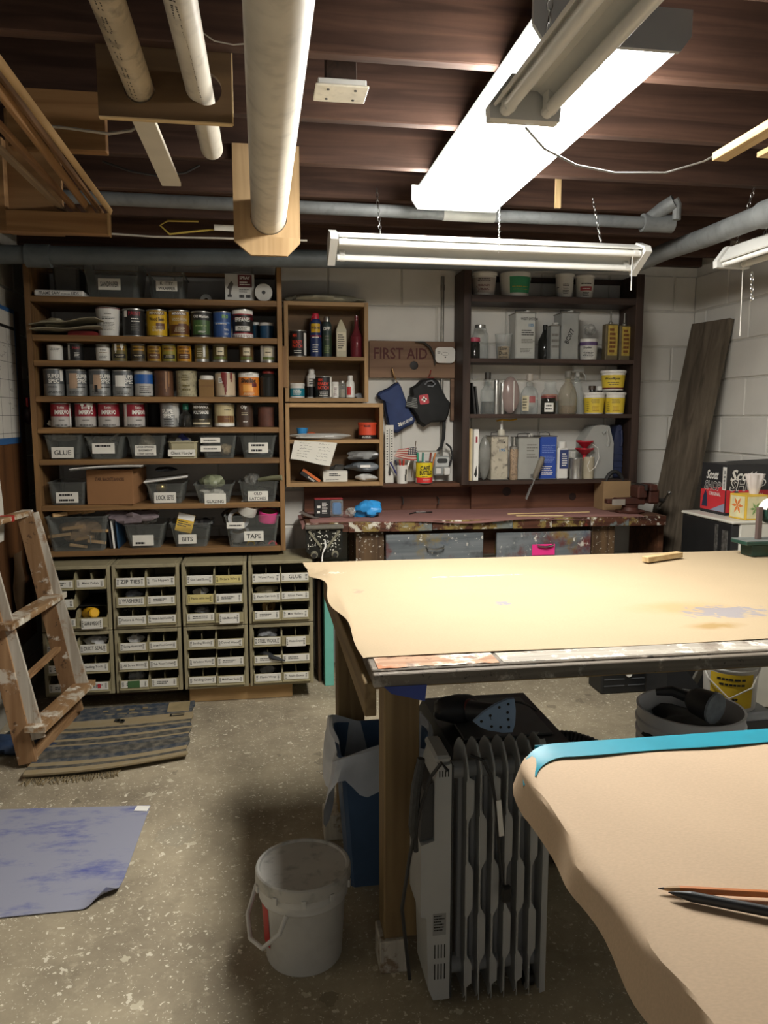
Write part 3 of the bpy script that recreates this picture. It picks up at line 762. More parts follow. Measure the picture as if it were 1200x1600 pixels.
for k in range(5):
    c0 = in_bin(1,1,2,0,-.03+.012*k,.045); o.tube([c0+Vector((.028*cos(a), .0, .02*sin(a))) for a in [i*pi/8 for i in range(9)]], .0015, 5)
SOLO('wire_coil', o, dark_steel, 'coil of picture wire in the bottom left bin of the second upper cabinet', 'wire')
# plank the right cabinets stand on
pl0, pl1 = P(298, 1078, 3.87), P(456, 1062, 3.87)
SOLO('floor_plank', MB().box(pl0.x, pl1.x, 3.80, 3.95, 0, floor_gap-.001, .003), fresh_x, 'wood plank on the floor under the two right parts cabinets', 'plank')
SOLO('floor_plank', MB().box(cols[0][0]+.02, cols[1][1]-.02, 3.95, 4.06, 0, floor_gap-.001, .003), WOOD('old_dark', '3a2a1c', '5a4430', 'x'), 'dark plank on the floor under the two left parts cabinets', 'plank')

# ================================================================== MIDDLE WALL BOXES
BF, BB = 4.09, 4.285
box_x = WOOD('box_pine', '866a48', 'ab8a60', 'x', .7); box_z = WOOD('box_pine', '866a48', 'ab8a60', 'z', .7)
back_brown = WOOD('box_back', '57442f', '73593c', 'x', .5)
def wall_box(label, l, r, t, b, shelf, nb=True):
    a, d = P(l, (t+b)/2, BF).x, P(r, (t+b)/2, BF).x; zt, zb_ = P((l+r)/2, t, BF).z, P((l+r)/2, b, BF).z
    zs = P((l+r)/2, shelf, BF).z; k = .021
    o = E('wall_box', label, 'cabinet', ((a+d)/2, BF, zb_)); w = d-a; h = zt-zb_
    D = BB-BF
    PT('side_panel', MB().box(-w/2, -w/2+k, 0, D, 0, h), box_z, o); PT('side_panel', MB().box(w/2-k, w/2, 0, D, 0, h), box_z, o)
    PT('top_panel', MB().box(-w/2+k, w/2-k, 0, D, h-k, h), box_x, o); PT('bottom_panel', MB().box(-w/2+k, w/2-k, 0, D, 0, k), box_x, o)
    PT('shelf', MB().box(-w/2+k, w/2-k, .004, D, zs-zb_-.02, zs-zb_), box_x, o)
    PT('back_panel', MB().box(-w/2+k, w/2-k, D-.006, D, k, h-k, 0), back_brown, o)
    return o, zb_+k, zs, zt, a+k, d-k
ub, ub_bot, ub_sh, ub_top, ubx0, ubx1 = wall_box('upper open pine box with shelf fixed on the block wall', 444.5, 575.5, 471.5, 628, 557)
lb, lb_bot, lb_sh, lb_top, lbx0, lbx1 = wall_box('lower open pine box with shelf above the workbench', 446.5, 599, 630, 760, 687)

# ================================================================== DARK SHELF UNIT (right)
DF, DB = 4.08, 4.285
dark_x = WOOD('dark_stained', '2c211c', '44342c', 'x', .6, .55); dark_z = WOOD('dark_stained', '2c211c', '44342c', 'z', .6, .55)
DPX = [463, 561, 647, 750]
DZ = [P(860, y, DF).z for y in DPX]
dx0, dx1 = P(723, 600, DF).x, P(1001, 600, DF).x
ds = E('shelf_unit', 'dark stained shelf unit on the block wall right of the first aid bags', 'shelf unit', (0, DF, DZ[3]-.022))
zq_ = DZ[3]-.022
ztop = P(860, 424, DF).z-zq_
PT('side_panel', MB().box(dx0, dx0+.042, 0, DB-DF, 0, ztop), dark_z, ds); PT('side_panel', MB().box(dx1-.045, dx1, 0, DB-DF, 0, ztop), dark_z, ds)
for i, z in enumerate(DZ):
    PT('shelf', MB().box(dx0+.0425, dx1-.0455, 0, DB-DF-.002, z-zq_-(.036 if i == 0 else .022), z-zq_), dark_x, ds)
PT('top_rail', MB().box(dx0+.0425, dx1-.0455, DB-DF-.02, DB-DF-.002, ztop-.03, ztop-.001), dark_x, ds)

# ================================================================== WORKBENCH
WF = 3.80
WZ = P(750, 812, WF).z
wx0, wx1 = P(478, 822, WF).x, P(1041, 822, WF).x
bench_edge = WOOD('bench_edge', '3a2118', '5e3a2a', 'x', .8, .55, splat=[(9, .5, .56, '8d7a42', .8), (13, .56, .6, 'c9c4b4', .9), (7, .58, .62, '6f7a7a', .8), (21, .6, .66, 'e2ddd0', .9), (5, .6, .64, '7a2f22', .8)])
bench_old = WOOD('bench_old', '4a3021', '6b4731', 'x', .7, .6, dirt=.4)
wb = E('workbench', 'old paint-splashed wooden workbench along the back wall', 'workbench', (0, WF, 0))
TH = .048
PT('bench_top', MB().box(wx0, wx1, .03, 4.26-WF, WZ-TH, WZ, .003), bench_old, wb)
# front edge in glued-up lengths
nseg = 9
for i in range(nseg):
    a = wx0+(wx1-wx0)*i/nseg; b = wx0+(wx1-wx0)*(i+1)/nseg
    PT('edge_block', MB().box(a+.0006, b-.0006, -.002*(i % 2), .03, WZ-TH-.002*(i % 3), WZ-.001, .002), bench_edge, wb)
leg_m = WOOD('bench_leg', '463526', '665038', 'z', .7, splat=[(60, .6, .63, 'd8d4c8', .95)])
for px0, px1 in ((556, 600), (924, 960)):
    a, b = P(px0, 850, WF+.04).x, P(px1, 850, WF+.04).x
    for yy in (.04, .36): PT('leg', MB().box(a, b, yy, yy+.08, 0, WZ-TH), leg_m, wb)
PT('rail', MB().box(P(556,850,WF+.08).x, P(960,850,WF+.08).x, .12, .15, .75-.06, WZ-TH), bench_old, wb)
PT('end_panel', MB().box(P(1000,860,WF+.3).x, P(1000,860,WF+.3).x+.03, .1, .44, 0, WZ-TH), bench_old, wb)
PT('lower_shelf', MB().box(P(556,850,WF+.08).x, P(960,850,WF+.08).x, .13, .44, .22, .25), bench_old, wb)
drw = WOOD('drawer_front', '5a6064', '7f8486', 'x', .6, .5, splat=[(4, .52, .66, '2a2625', .85), (5, .56, .66, '6e2b22', .9), (4.3, .56, .68, '8a7226', .9), (26, .62, .66, 'd8d4c8', .9), (3.4, .6, .7, '2c3f5c', .8)])
def drawer(l, r, t, b):
    a, d = P(l, (t+b)/2, WF+.02).x, P(r, (t+b)/2, WF+.02).x; z0, z1 = P((l+r)/2, b, WF+.02).z, P((l+r)/2, t, WF+.02).z
    z1 = min(z1, WZ-TH-.004)
    o = PT('drawer', MB().box(a, d, .018, .036, z0, z1, .003).box(a+.02, d-.02, .036, .119, z0+.01, z1-.02, 0), drw, wb)
    m = (a+d)/2
    PT('handle', MB().tube([(m-.045, .016, (z0+z1)/2+.004), (m-.04, -.004, (z0+z1)/2-.002), (m, -.01, (z0+z1)/2-.006), (m+.04, -.004, (z0+z1)/2), (m+.045, .016, (z0+z1)/2+.006)], .005, 8), steel, o)
    return a, d, z0, z1
drawer(603, 755, 834, 876)
da = drawer(776, 923, 831, 872)
q0, q1 = P(832, 851, WF), P(867, 867, WF)
SOLO('sticky_note', MB().box(q0.x, q1.x, WF+.004, WF+.0055, q1.z, q0.z, 0).rot(0), M('neon_pink', 'f0348c', .7, var=.03), 'neon pink note stuck on the right workbench drawer', 'note')
# maroon rosin paper laid over the bench top, curling at the front
pa, pb = wx0-.02, P(1000, 805, WF+.05).x
def paper(u, v):
    x = pa+(pb-pa)*u; y = WF-.012+(.455)*v
    y0 = -.0 + .012*sin(u*9)*(1-v)
    z = WZ+.0022+.0015*sin(u*23+v*5)*(1-v)
    if v < .001: z -= .010+.006*sin(u*17)
    if u < .03: z -= .02*(1-u/.03)
    return (x, y+y0, z)
SOLO('rosin_paper', MB().grid(paper, 60, 10, (0, 0, .0012)), M('maroon_paper', '8a635c', .85, var=.12, scale=5), 'maroon rosin paper sheet covering the workbench top', 'paper')
# backsplash boards
spl = WOOD('backsplash', '4b2e21', '6a4533', 'x', .6, .6, dirt=.3)
s0, s1 = P(476, 800, 4.24), P(738, 757, 4.24)
SOLO('backsplash_board', MB().box(s0.x, s1.x, 4.25, 4.28, WZ+.001, s1.z), spl, 'reddish brown board behind the bench left of the dark shelves', 'board')
s2, s3 = P(736, 794, 4.215), P(948, 753, 4.215)
bb = E('backsplash_board', 'wide knotty brown board behind the bench under the dark shelves', 'board', (0, 4.215, 0))
PT('board', MB().box(s2.x, s3.x, 0, .03, WZ+.001, s3.z), spl, bb)
PT('knot', MB().lathe([(.022, 0), (.02, .002), (0, .002)], 14).rot(pi/2, 'X').mv(P(895, 776, 4.21).x, -.0005, P(895, 776, 4.21).z), M('knot_dark', '2a1710', .6), bb)
PT('knot', MB().lathe([(.026, 0), (.022, .002), (0, .002)], 14).rot(pi/2, 'X').mv(P(792, 768, 4.21).x, -.0005, P(792, 768, 4.21).z), MATS['knot_dark'], bb)
s4 = P(575, 752, 4.2); s5 = P(738, 745, 4.2)
SOLO('wall_ledge', MB().box(s4.x, s5.x, 4.12, 4.283, s1.z+.001, s1.z+.019), bench_old, 'narrow wood ledge carrying the coffee can below the first aid plank', 'ledge')
LEDGE_Z = s1.z+.019
# hooks on the backsplash and loose wire
for px, lab in ((628, 'left'), (683, 'right')):
    q = P(px, 783, 4.24)
    SOLO('wall_hook', MB().tube([(0,.008,.02),(0,-.01,.022),(.004,-.026,.01),(.002,-.026,-.012),(-.004,-.014,-.02)], .0035, 7), dark_steel, f'small {lab} iron hook on the brown backsplash board', 'hook', q)

# ================================================================== WORK TABLE (middle)
TZ = .89
tx0, tx1, ty0, ty1 = .20, 2.02, 1.545, 2.71
edge_m = WOOD('table_edge', '5a5248', '7b7266', 'x', .8, .6, splat=[(8, .6, .68, '9a7252', .6), (16, .58, .68, 'b3ada2', .65), (30, .6, .64, '2e2a26', .8)])
leg_w = WOOD('treated_post', '6b573b', '8d7854', 'z', .55, .65)
leg_d = WOOD('treated_post', '6b573b', '8d7854', 'y', .55, .65)
wt = E('work_table', 'large work table with paint-worn edge on heavy posts', 'table', (0, 0, 0))
PT('table_top', MB().box(tx0+.02, tx1, ty0, ty1, TZ-.030, TZ, .002), edge_m, wt)
PT('edge_strip', MB().box(tx0+.02, tx1, ty0-.018, ty0-.0005, TZ-.032, TZ-.004, .002), edge_m, wt)
PT('apron', MB().box(tx0+.005, tx0+.030, ty0+.01, ty1-.05, TZ-.105, TZ-.031, .002), leg_d, wt)
PT('apron', MB().box(tx0+.044, tx1-.1, 1.755, 1.793, TZ-.118, TZ-.031, .002), WOOD('treated_post', '6b573b', '8d7854', 'x', .55, .65), wt)
PT('apron', MB().box(tx0+.044, tx1-.1, 2.531, 2.566, TZ-.118, TZ-.031, .002), WOOD('treated_post', '6b573b', '8d7854', 'x', .55, .65), wt)
for lx, ly in ((.285, 1.795), (.232, 2.44), (1.88, 1.795), (1.88, 2.44)):
    PT('leg', MB().box(lx, lx+.089, ly, ly+.089, .09, TZ-.031, .003), leg_w, wt)
    PT('foot_block', MB().box(lx-(.012 if lx != .232 else .05), lx+(.06 if lx != .232 else .03), ly-.01, ly+.08, 0, .0895, .003), WOOD('white_block', 'a9a295', 'd2ccbf', 'z', .8, splat=[(12, .55, .62, '6b5136', .8)]), wt)
def kraft(name, hexc, marks):
    m, nt, b = _base(name); N, L = nt.nodes, nt.links
    tc = N.new('ShaderNodeTexCoord'); c = srgb(hexc)
    n1 = N.new('ShaderNodeTexNoise'); n1.inputs['Scale'].default_value = 3; n1.inputs['Detail'].default_value = 6; L.new(tc.outputs['Object'], n1.inputs['Vector'])
    mp = N.new('ShaderNodeMapping'); mp.inputs['Scale'].default_value = (200, 420, 300); mp.inputs['Rotation'].default_value = (0, 0, .3); L.new(tc.outputs['Object'], mp.inputs['Vector'])
    n2 = N.new('ShaderNodeTexNoise'); n2.inputs['Scale'].default_value = 1; n2.inputs['Detail'].default_value = 4; L.new(mp.outputs[0], n2.inputs['Vector'])
    r1 = N.new('ShaderNodeValToRGB'); r1.color_ramp.elements[0].color = tuple(x*.9 for x in c)+(1,); r1.color_ramp.elements[1].color = tuple(min(1, x*1.07) for x in c)+(1,)
    L.new(n1.outputs['Fac'], r1.inputs[0])
    r2 = N.new('ShaderNodeValToRGB'); r2.color_ramp.elements[0].position = .3; r2.color_ramp.elements[1].position = .7
    r2.color_ramp.elements[0].color = (.93,.93,.93,1); r2.color_ramp.elements[1].color = (1.03,1.03,1.03,1); L.new(n2.outputs['Fac'], r2.inputs[0])
    mx = N.new('ShaderNodeMixRGB'); mx.blend_type = 'MULTIPLY'; mx.inputs[0].default_value = 1; L.new(r1.outputs[0], mx.inputs[1]); L.new(r2.outputs[0], mx.inputs[2]); out = mx.outputs[0]
    for (x, y, rx, ry, sc, hexm, lo, hi, amt) in marks:      # stains and pencil rubs lying on the sheet
        m2 = N.new('ShaderNodeMapping'); m2.vector_type = 'TEXTURE'; m2.inputs['Location'].default_value = (x, y, TZ); m2.inputs['Scale'].default_value = (rx, ry, 1)
        L.new(tc.outputs['Object'], m2.inputs['Vector'])
        g = N.new('ShaderNodeTexGradient'); g.gradient_type = 'SPHERICAL'; L.new(m2.outputs[0], g.inputs[0])
        n3 = N.new('ShaderNodeTexNoise'); n3.inputs['Scale'].default_value = sc; n3.inputs['Detail'].default_value = 7; n3.inputs['Distortion'].default_value = 1.2; L.new(tc.outputs['Object'], n3.inputs['Vector'])
        mu = N.new('ShaderNodeMath'); mu.operation = 'MULTIPLY'; L.new(g.outputs['Fac'], mu.inputs[0]); L.new(n3.outputs['Fac'], mu.inputs[1])
        r3 = N.new('ShaderNodeValToRGB'); r3.color_ramp.elements[0].position = lo; r3.color_ramp.elements[1].position = hi
        r3.color_ramp.elements[0].color = (0,0,0,1); r3.color_ramp.elements[1].color = (amt,)*3+(1,); L.new(mu.outputs[0], r3.inputs[0])
        mm = N.new('ShaderNodeMixRGB'); mm.inputs[2].default_value = srgb(hexm)+(1,); L.new(r3.outputs[0], mm.inputs[0]); L.new(out, mm.inputs[1]); out = mm.outputs[0]
    L.new(out, b.inputs['Base Color']); b.inputs['Roughness'].default_value = .75; b.inputs['Specular IOR Level'].default_value = .25
    return m
def mk(px, py): q = FL(px, py, TZ+.003); return (q.x, q.y)
marks = [mk(1115, 978)+(.13, .05, 9, '8a6f3c', .12, .4, .75), mk(1060, 950)+(.22, .1, 5, '9c8358', .1, .4, .6), mk(1130, 955)+(.3, .16, 24, '6d7488', .30, .36, .6),
         mk(785, 943)+(.06, .05, 40, '6d7488', .28, .36, .7), mk(560, 925)+(.05, .07, 40, '85776a', .3, .38, .6), mk(745, 900)+(.5, .03, 30, 'c9bfae', .34, .4, .7), mk(520, 895)+(.12, .05, 30, 'c9bfae', .34, .4, .7)]
kp = kraft('kraft_paper_worn', 'a59377', marks)
# kraft sheet: flat over the top, free wavy flap past the left edge
kx1 = tx1
def ksheet(u, v):
    y = 1.625+(2.755-1.625)*v
    xl = .215-.035*v-.016*sin(v*15+.6)*(.35+.65*v)-.02*v*v-.05*max(0, .12-v)/.12*0
    if v > .9: xl -= .02*(v-.9)/.1
    x = xl+(kx1-xl)*(u**1.8)
    z = TZ+.0035
    d = (tx0+.02)-x
    if d > 0: z += .012*sin(v*12)*d/.08 - d*.22 + (.025*d/.08 if v > .9 else 0)
    z += .0016*sin(x*7+y*3)*sin(y*9)
    return (x, y-.012*u, z)
SOLO('kraft_sheet', MB().grid(ksheet, 70, 60, (0, 0, -.0012)), kp, 'wide kraft paper sheet covering the middle work table', 'paper')
# peeled veneer and masking on the bare front strip of the table
vn0, vn1 = FL(590, 1044, TZ), FL(770, 1025, TZ)
SOLO('masking_tape_strip', MB().grid(lambda u, v: (vn0.x+(vn1.x-vn0.x)*u, ty0+.006+.075*v+.006*sin(u*14)*(v-.3), TZ+.0012+.0012*sin(u*20+v*6)**2), 40, 4, (0,0,-.0008)),
     WOOD('peeling_ply', '8f6a50', 'b8977a', 'x', 1.2, splat=[(9, .48, .54, 'd8d0c2', .9), (18, .52, .58, '6a4a34', .8), (11, .58, .62, 'a86a44', .8)]), 'torn pinkish strip on the bare front edge of the work table', 'tape')
SOLO('masking_tape_strip', MB().grid(lambda u, v: (vn1.x+.01+(tx1-vn1.x-.02)*u, ty0+.006+.07*v, TZ+.001), 30, 3, (0,0,-.0008)),
     WOOD('white_worn', '7d776d', 'a09a8e', 'x', 1.2, splat=[(8, .54, .64, '5e4f42', .7), (22, .54, .6, 'd5d0c6', .9)]), 'worn white painted strip along the front edge of the work table', 'tape')
# scrap of blue tape hanging under the corner
bt = P(640, 1062, ty0-.019)
SOLO('blue_tape_scrap', MB().prism([(P(600,1060,1.525).x, TZ-.03), (P(667,1056,1.525).x, TZ-.03), (P(664,1085,1.525).x, TZ-.066), (P(640,1078,1.525).x, TZ-.056), (P(612,1072,1.525).x, TZ-.046)], ty0-.021, ty0-.0195), M('painter_blue', '2e3f86', .6, var=.12), 'scrap of blue painter tape hanging under the table front edge', 'tape')

# ================================================================== NEAR TABLE (lower right)
NZ = .92
nt_ = E('near_table', 'near table corner at the lower right under kraft paper', 'table', (0, 0, 0))
nx0, ny1 = .352, 1.065
PT('table_top', MB().prism([(nx0+.026, -.35), (1.75, -.35), (1.75, ny1-.006), (nx0+.10, ny1-.006), (nx0+.075, ny1-.012), (nx0+.045, ny1-.035), (nx0+.031, ny1-.07), (nx0+.026, ny1-.12)], NZ-.045, NZ-.003, 'xy'), WOOD('plain_top', '6a4f33', '8a6a47', 'x'), nt_)
for lx, ly in ((.75, .85), (1.6, .85), (.75, -.25), (1.6, -.25)):
    PT('leg', MB().box(lx, lx+.06, ly, ly+.06, 0, NZ-.046, .003), WOOD('plain_top', '6a4f33', '8a6a47', 'z'), nt_)
def nsheet(u, v):
    y = -.34+(ny1+.34)*v
    hang = .052+.008*sin(y*14)+.006*sin(y*31+1)      # free wavy edge below the rim
    s = -hang+(u**1.6)*(1.38+hang); R = .007; q = .011
    dc = max(0.0, (y-(ny1-.11))/.11); xo = nx0+.004+.075*(1-sqrt(max(0, 1-dc*dc)))   # rounded far corner
    wv = .006*sin(y*19)+.003*sin(y*43)
    if s < -q: x, z = xo-.004-wv+(s+q)*.22, NZ-R+(s+q)*(1-.6*dc)
    elif s < 0: a = (s+q)/q*pi/2; k = 1-a/1.5708; x, z = xo+R-R*cos(a)-(.004+wv)*k, NZ-R+R*sin(a)
    else: x, z = xo+R+s, NZ+.0008*sin((xo+s)*30+y*22)
    return (x, y, z)
SOLO('kraft_sheet', MB().grid(nsheet, 120, 80, (0.0005, 0, -.0012)), kraft('kraft_paper_near', 'd2b89a', []), 'kraft paper wrapped over the near table at the lower right', 'paper')
def teal(u, v):
    # strip runs along the far edge and wraps round the rounded corner, its outer margin pressed over the rim
    s = u*1.45; w = max(0, (v-.3)/.7); out = max(0, 1-v/.3)
    if s < .12:
        f = .25+(pi/2-.25)*s/.12; k = 1-.42*w*(.45+.55*s/.12)
        x = nx0+.079-.0785*cos(f)*k; y = ny1-.11+(.113-.047*w)*sin(f)
        z = NZ+.0026-.024*out-.02*(1-s/.12)**2*(1-w)
    else: x = nx0+.079+(s-.12); y = ny1+.003-.047*w+.001*sin(s*30)*w; z = NZ+.0026-.024*out
    return (x, y, z)
tealm = M('teal_tape', '1795ad', .35, var=.07, scale=20)
tt = E('teal_tape', 'bright teal tape along the far edge of the near table', 'tape', (0, 0, 0))
PT('top_strip', MB().grid(teal, 110, 10, (0, 0, .0008)), tealm, tt)
PT('side_strip', MB().grid(lambda u, v: (nx0+.05+1.3*u, ny1+.003, NZ+.002-.04*v), 20, 2, (0, .001, 0)), tealm, tt)
def pencil(px0, py0, px1, py1, r, lab, body, tip, hexa=6):
    a, b = FL(px0, py0, NZ+.002+r), FL(px1, py1, NZ+.002+r); d = (b-a).normalized(); b = a+d*.19
    t = E('pencil' if hexa == 6 else 'marker_pen', lab, 'pencil' if hexa == 6 else 'pen', a)
    D = d
    PT('barrel', MB().tube([D*.022, D*.16], r, hexa), body, t)
    PT('wood_cone', MB().tube([D*.006, D*.022], [r*.4, r], hexa), tip, t)
    PT('lead', MB().tube([D*0, D*.0062], [.0004, r*.4], hexa), ink, t)
    PT('end_cap', MB().tube([D*.16, D*.19], r*1.02, hexa), body, t)
pencil(1028, 1388, 1200, 1397, .0037, 'orange wooden pencil lying on the near kraft paper', M('pencil_orange', 'cf7a34', .4), M('pencil_wood', 'b99468', .7))
pencil(1044, 1394, 1200, 1424, .0052, 'paint-spotted black pen beside the orange pencil', M('pen_black', '2b2d30', .5, grime=.0, var=.3, scale=60), M('pen_black2', '252628', .5), 12)

# ================================================================== LEANING BOARD and right corner
tr, tl, fr, fl_ = Vector((2.50, 3.885, 1.945)), Vector((2.445, 4.165, 1.945)), Vector((2.185, 3.945, 0.0)), Vector((2.13, 4.225, 0.0))
nrm = (tr-fr).cross(tl-fr).normalized()
if nrm.x < 0: nrm = -nrm
o = MB(); th = nrm*.03
o.add([fr, fl_, tl, tr, fr+th+Vector((0,0,.01)), fl_+th+Vector((0,0,.01)), tl+th, tr+th], [(0,1,2,3),(7,6,5,4),(0,4,5,1),(1,5,6,2),(2,6,7,3),(3,7,4,0)])
SOLO('leaning_board', o, WOOD('weathered_plank', '4b4237', '6f6455', 'z', .55, .8, dirt=.2), 'tall weathered grey-brown plank leaning in the right corner', 'board')
fx, fy0, fy1, fz = 2.155, 3.24, 3.68, .935
fr_ = E('mini_fridge', 'white mini fridge with a black door at the right', 'fridge', (fx, fy0, 0))
fw = M('fridge_white', 'cfccc0', .4, var=.03); fb = M('fridge_black', '1c1d1e', .45, var=.15)
PT('body', MB().box(.04, .375, 0, fy1-fy0, .02, fz-.014, .006), fw, fr_)
PT('top_cap', MB().box(-.005, .375, -.004, fy1-fy0, fz-.014, fz, .004), fw, fr_)
dd = PT('door', MB().box(0, .039, .004, fy1-fy0-.004, .05, fz-.016, .006), fb, fr_)
PT('door_trim', MB().box(-.004, 0, .11, .135, .1, fz-.03, .001).box(-.004, 0, .03, .075, .1, fz-.05, .001), M('scuffed_chrome', '8c8c88', .35, .8, var=.5, scale=60), dd, 'scuffed chrome strips')
for fxx in (.08, .33):
    for fyy in (.05, .38): PT('foot', MB().lathe([(.02,0),(.02,.0205)], 10, (fxx, fyy, 0)), fb, fr_)

# ================================================================== GOODS ON SHELVES
def span(l, r, top, Y, Zb):
    """centre x, width and height of a thing standing at depth Y on level Zb, from its outline"""
    a, b = P(l, top, Y), P(r, top, Y); h = max(.01, (a.z+b.z)/2-Zb)
    for i, z in enumerate(SZ):
        if i and abs(z-Zb) < 1e-6: h = min(h, SZ[i-1]-.027-Zb-.004)      # must clear the board above
    for i, z in enumerate(DZ):
        if i and abs(z-Zb) < 1e-6: h = min(h, DZ[i-1]-(.036 if i == 1 else .022)-Zb-.004)
    return (a.x+b.x)/2, b.x-a.x, h
tin = M('tin_plate', 'a9a8a3', .35, .85, var=.12, scale=30)
tin_old = M('tin_dull', '8b8880', .5, .6, var=.2, scale=20)
white_pl = M('white_plastic', 'd8d6cf', .4, var=.03)
W_ = M('print_white', 'e4e2da', .6, var=.02); K_ = ink
def col(h, r=.45): return M('paint_'+h, h, r, var=.08, scale=18)
def can(l, r, top, Zb, Y, name, label, body, group=None, bands=(), prints=(), lid='tin', drips=None, turn=0.0, cat='can', taper=1.0, small=0, ring=True):
    """bands: (material, z0, z1, a0, a1) as fractions of height / radians; prints: (text, z, size, material, bold, angle) or ('=', z0, z1, a0, a1, n, material)"""
    x, w, h = span(l, r, top, Y, Zb); R = w/2
    t = E(name, label, cat, (x, Y, Zb+.0005), face_cam(x, Y)+turn, group)
    rb = R*taper
    k = min(.003, R*.05)
    if ring: prof = [(0, .002), (rb-k*2, .002), (rb-k, 0), (rb, k), (rb, k*2), (rb-k, k*3), (R-k, h-k*3), (R, h-k*2), (R, h-k*.5), (R-k, h), (R-2*k, h-k*.3), (R-3*k, h-2.5*k), (0, h-2.5*k)]
    else: prof = [(0, 0), (rb-k, 0), (rb, k), (R, h-k), (R-k, h), (0, h)]
    PT('body', MB().lathe(prof, 24), body, t)
    if lid == 'tin': PT('lid', MB().lathe([(R*.82, h-2.4*k), (R*.82, h-1.2*k), (R*.74, h-1.8*k), (0, h-1.8*k)], 20), tin, t)
    elif lid: PT('lid', MB().lathe([(R*1.04, h-.012), (R*1.06, h-.01), (R*1.06, h+.001), (R*1.0, h+.003), (0, h+.003)], 24), lid, t)
    lab0 = None; rr = lambda f: (rb+(R-rb)*f) - (k if ring else 0) + .0009
    for i, b in enumerate(bands):
        m, z0, z1 = b[:3]; a0, a1 = (b[3], b[4]) if len(b) > 3 else (-pi, pi)
        n = max(4, int(abs(a1-a0)/.26))
        e = .0004*i
        lab0 = PT('label_band' if len(bands) > 1 else 'paper_label', MB().band(rr(z0)+e, h*z0, h*z1, a0, a1, n, rr(z1)+e), m, t) if True else None
    par = lab0 or t
    e = .0004*len(bands)+.0008
    grp = {}
    for p in prints:
        if p[0] == '=':
            _, z0, z1, a0, a1, n, m = p; grp.setdefault(str(p[1:5]), (MB(), m))[0].clines(rr((z0+z1)/2)+e, a0, a1, h*z0, h*z1, n, int(z0*100)+len(label))
        else:
            s, z, size, m, bold, ang = p[:6]; mw = p[6] if len(p) > 6 else 1.5
            grp.setdefault(s+str(z), (MB(), m))[0].ctext(s, rr(z)+e, h*z, size*h, ang, R*mw, bold)
    for o, m in grp.values(): PT('print', o, m, par)
    if drips:
        o = MB(); rnd = random.Random(len(label))
        for a, z1, wdt in drips[1]:
            o.band(rr(.8)+e+.0006, h*z1, h*.98, a-wdt, a+wdt, 4).band(rr(.6)+e+.0006, h*(z1-.12), h*z1, a-wdt*.45, a+wdt*.45, 3)
        PT('paint_drip', o, drips[0], t)
    return t
CY = 3.985
red = col('8e1f2b'); darkred = col('5c1c1e'); navy = col('1f3566'); blue = col('1f5fa8'); black = M('print_black', '191817', .5, var=.05)
yellow = col('c9a11c'); gold = col('a67f22'); brown = col('5b3417'); olive = col('6a5f33'); cream = col('cfc4a4'); green = col('3b5a2a'); orange = col('c9762a')
# ---- row under the top board: quart cans
Z1 = SZ[1]
can(149, 188, 482, Z1, CY, 'plastic_pail', 'white tapered pail with dark red rim beside the black can', white_pl, 'upper row of containers', bands=[(darkred, .95, .985)],
    prints=[('=', .74, .80, -.35, .35, 1, K_), ('=', .58, .68, -.6, .6, 2, K_), ('=', .2, .5, -.6, .6, 6, M('print_grey', '77756e', .7))], lid=None, taper=.8, ring=False, cat='pail')
can(190, 226, 484, Z1, CY, 'paint_can', 'black quart can with red lettering beside the white pail', tin, 'upper row of containers', bands=[(black, .06, .94), (W_, .7, .92, -.95, -.6)],
    prints=[('PAINT', .82, .19, red, .03, .1, 1.1), ('=', .5, .68, -.3, .6, 2, W_), ('=', .2, .45, -.3, .5, 4, MATS['print_grey'])])
for l, r, tp, lab, c2, c3 in ((228, 261, 485, 'bright yellow wood finish can, leftmost of the two yellow quart cans', yellow, yellow), (263, 296, 486, 'yellow and brown wood finish can, right of the bright yellow one', gold, brown)):
    can(l, r, tp, Z1, CY, 'paint_can', lab, tin, 'upper row of containers', bands=[(c2, .06, .94), (c3, .12, .46), (brown, .8, .92, -.8, .8), (brown, .28, .5, -.1, .8)],
        prints=[('MINWAX', .86, .13, W_ if c3 is brown else cream, .02, 0), ('Wood Finish' if c3 is yellow else 'WOOD FINISH', .64, .17, black if c3 is yellow else cream, .01, 0), ('=', .2, .4, -.5, .7, 4, cream)])
can(297, 331, 488, Z1, CY, 'paint_can', 'black and green stain can right of the brown wood finish can', tin, 'upper row of containers', bands=[(black, .06, .94), (green, .12, .66, -.9, .9)],
    prints=[('Old Masters', .8, .15, W_, .02, 0), ('=', .4, .5, -.6, .6, 1, M('pale_green', '8ea06a', .6)), ('=', .18, .26, -.4, .4, 2, W_)])
can(332, 361, 488, Z1, CY, 'paint_can', 'blue primer can left of the striped can', tin, 'upper row of containers', bands=[(col('2f4f86'), .03, .97), (M('pale_blue', '5f7fb0', .6), .55, .6, -1, 1)],
    prints=[('PRO', .8, .18, col('7fae4a'), .03, .35, .7), ('=', .5, .56, -.8, .7, 1, W_), ('=', .28, .36, .2, .8, 2, W_), ('=', .12, .2, .2, .8, 2, W_)])
t = can(362, 395, 485, Z1, CY, 'paint_can', 'red white and black varnish can with striped bands', tin, 'upper row of containers', bands=[(black, .2, .8), (red, .8, .84), (red, .16, .2), (W_, .84, .97), (W_, .03, .16), (W_, .26, .42, -.75, .75)],
    prints=[('EPIFANES', .64, .19, W_, .03, 0), ('=', .29, .39, -.6, .6, 2, K_)])
o = MB()
for k in range(26):
    a = -pi/2+k*pi/26
    for z in (.85, .04):
        hh = .108; R = .0515
        o.add([(R*sin(a+d), -R*cos(a+d), z*hh+e) for d, e in ((0, 0), (.06, 0), (.16, .012), (.10, .012))], [(0,1,2,3)])
PT('stripe', o, red, t, 'diagonal red stripes')
